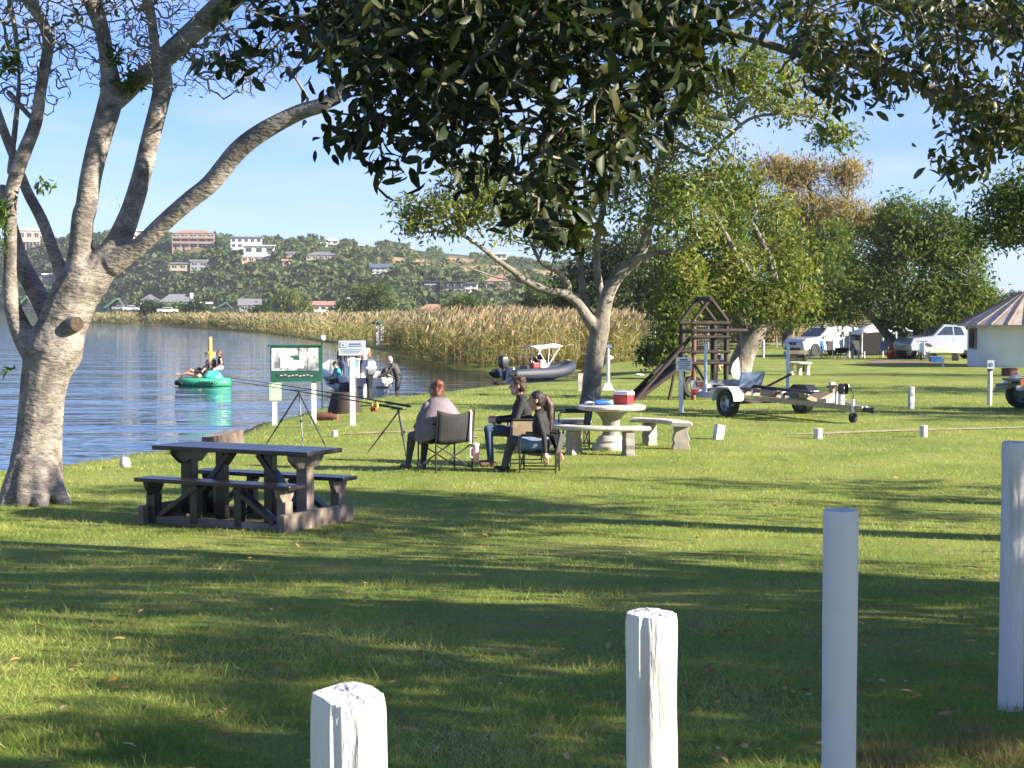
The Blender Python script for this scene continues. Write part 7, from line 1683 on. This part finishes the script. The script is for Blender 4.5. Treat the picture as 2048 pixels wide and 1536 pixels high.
J = sit(.02, -.34, kx=.36, ax=.80, kz=.30, az=.10, sp=.08); J['pelvis'] = (0, 0, .12); J['chest'] = (-.22, 0, .36); J['neck'] = (-.32, 0, .50); J['head'] = (-.34, 0, .64); J['knR'] = (.40, -.09, .34); J['knL'] = (.5, .08, .2); J['anL'] = (.86, .08, .12)
for s, S in ((1, 'L'), (-1, 'R')): J['sh' + S] = (-.27, s * .17, .45); J['el' + S] = (-.15, s * .24, .28); J['wr' + S] = (.05, s * .12, .30); J['to' + S] = (J['an' + S][0] + .10, s * .09, .2)
figure("barelegged girl in a dark vest reclining on the raft with legs stretched left", twl + V((-.12, -.26, .30)), R(178), J, dict(skin=m_skin, top=m_blk, bottom=m_skin, shoe=m_skin), sleeve='none', leg='skin', hairm=m_h_brn, hairk='long', voxel=.016, k=.92, group="riders on the raft")
J2 = dict(J); figure("long haired rider lying behind the reclining girl on the raft", twl + V((.06, .10, .36)), R(165), J2, dict(skin=m_skin, top=m_olive, bottom=m_gryT, shoe=m_skin), sleeve='short', leg='skin', hairm=m_h_brn, hairk='long', voxel=.018, k=.88, group="riders on the raft")
J = sit(.05, .04, kx=.30, ax=.34, kz=.06, az=-.22); J['elL'] = (-.02, .24, .33); J['wrL'] = (.16, .16, .2); J['elR'] = (-.02, -.24, .33); J['wrR'] = (.16, -.16, .2)
figure("boy in a dark life vest sitting upright on the raft's blue back", twl + V((.62, .05, .58)), R(195), J, dict(skin=m_skin2, top=m_blk, bottom=m_wht, shoe=m_skin2), sleeve='none', leg='skin', hairm=m_h_red, voxel=.015, k=.86, group="riders on the raft")
by = thing("buoy", "yellow cylindrical marker buoy floating beyond the raft", "buoy", wy(420, 112)); MB().lathe([(.16, .12), (.15, .2), (.15, 1.12), (.13, 1.16), (.0, 1.16)], n=16).build("column", m_yel, by, smooth=40); MB().lathe([(.2, -.1), (.38, .0), (.38, .1), (.16, .14)], n=18).build("float", m_yel, by, smooth=40)
p = gnd(1448, 741); J = sit(.16, .28, kx=.36, ax=.25, kz=.38); figure("child in navy top and pale shorts crouching behind the playground tower", V((p.x, p.y, hgt(p.x, p.y))), R(200), J, dict(skin=m_skin, top=m_denim, bottom=m_wht, shoe=m_blk), sleeve='short', leg='skin', hairm=m_h_dk, voxel=.018, k=.85)
# ================================================================== air: haze over the water and hill, smoke from the fire drum
def volume_mat(name, col, dens, noise=0):
    m = bpy.data.materials.new(name); m.use_nodes = True; nt = m.node_tree; nt.nodes.clear()
    o = nt.nodes.new("ShaderNodeOutputMaterial"); v = nt.nodes.new("ShaderNodeVolumePrincipled"); v.inputs['Color'].default_value = (*col, 1); v.inputs['Density'].default_value = dens; v.inputs['Anisotropy'].default_value = .2
    if noise:
        g = nt.nodes.new("ShaderNodeNewGeometry"); n = nt.nodes.new("ShaderNodeTexNoise"); n.inputs['Scale'].default_value = 2.2; n.inputs['Detail'].default_value = 4
        r = ramp(nt, [(.42, (0, 0, 0)), (.75, (dens, dens, dens))]); nt.links.new(g.outputs['Position'], n.inputs[0]); nt.links.new(n.outputs[0], r.inputs[0]); nt.links.new(r.outputs[0], v.inputs['Density'])
    nt.links.new(v.outputs[0], o.inputs['Volume']); return m
hz = MB().box((0, 1200, 62), (5800, 2900, 130)).build("haze", volume_mat("haze_air", (.82, .90, 1.0), .00015)); tag(hz, "faint blue haze in the air over the lagoon and hillside", kind="stuff")
sm = MB().ell((at(1696, 676, 86.5)), (.55, .5, .95), 16, 10).build("smoke", volume_mat("smoke_air", (.8, .86, .95), 1.1, 1), smooth=True); tag(sm, "wisp of blue smoke rising from the fire drum", kind="stuff")
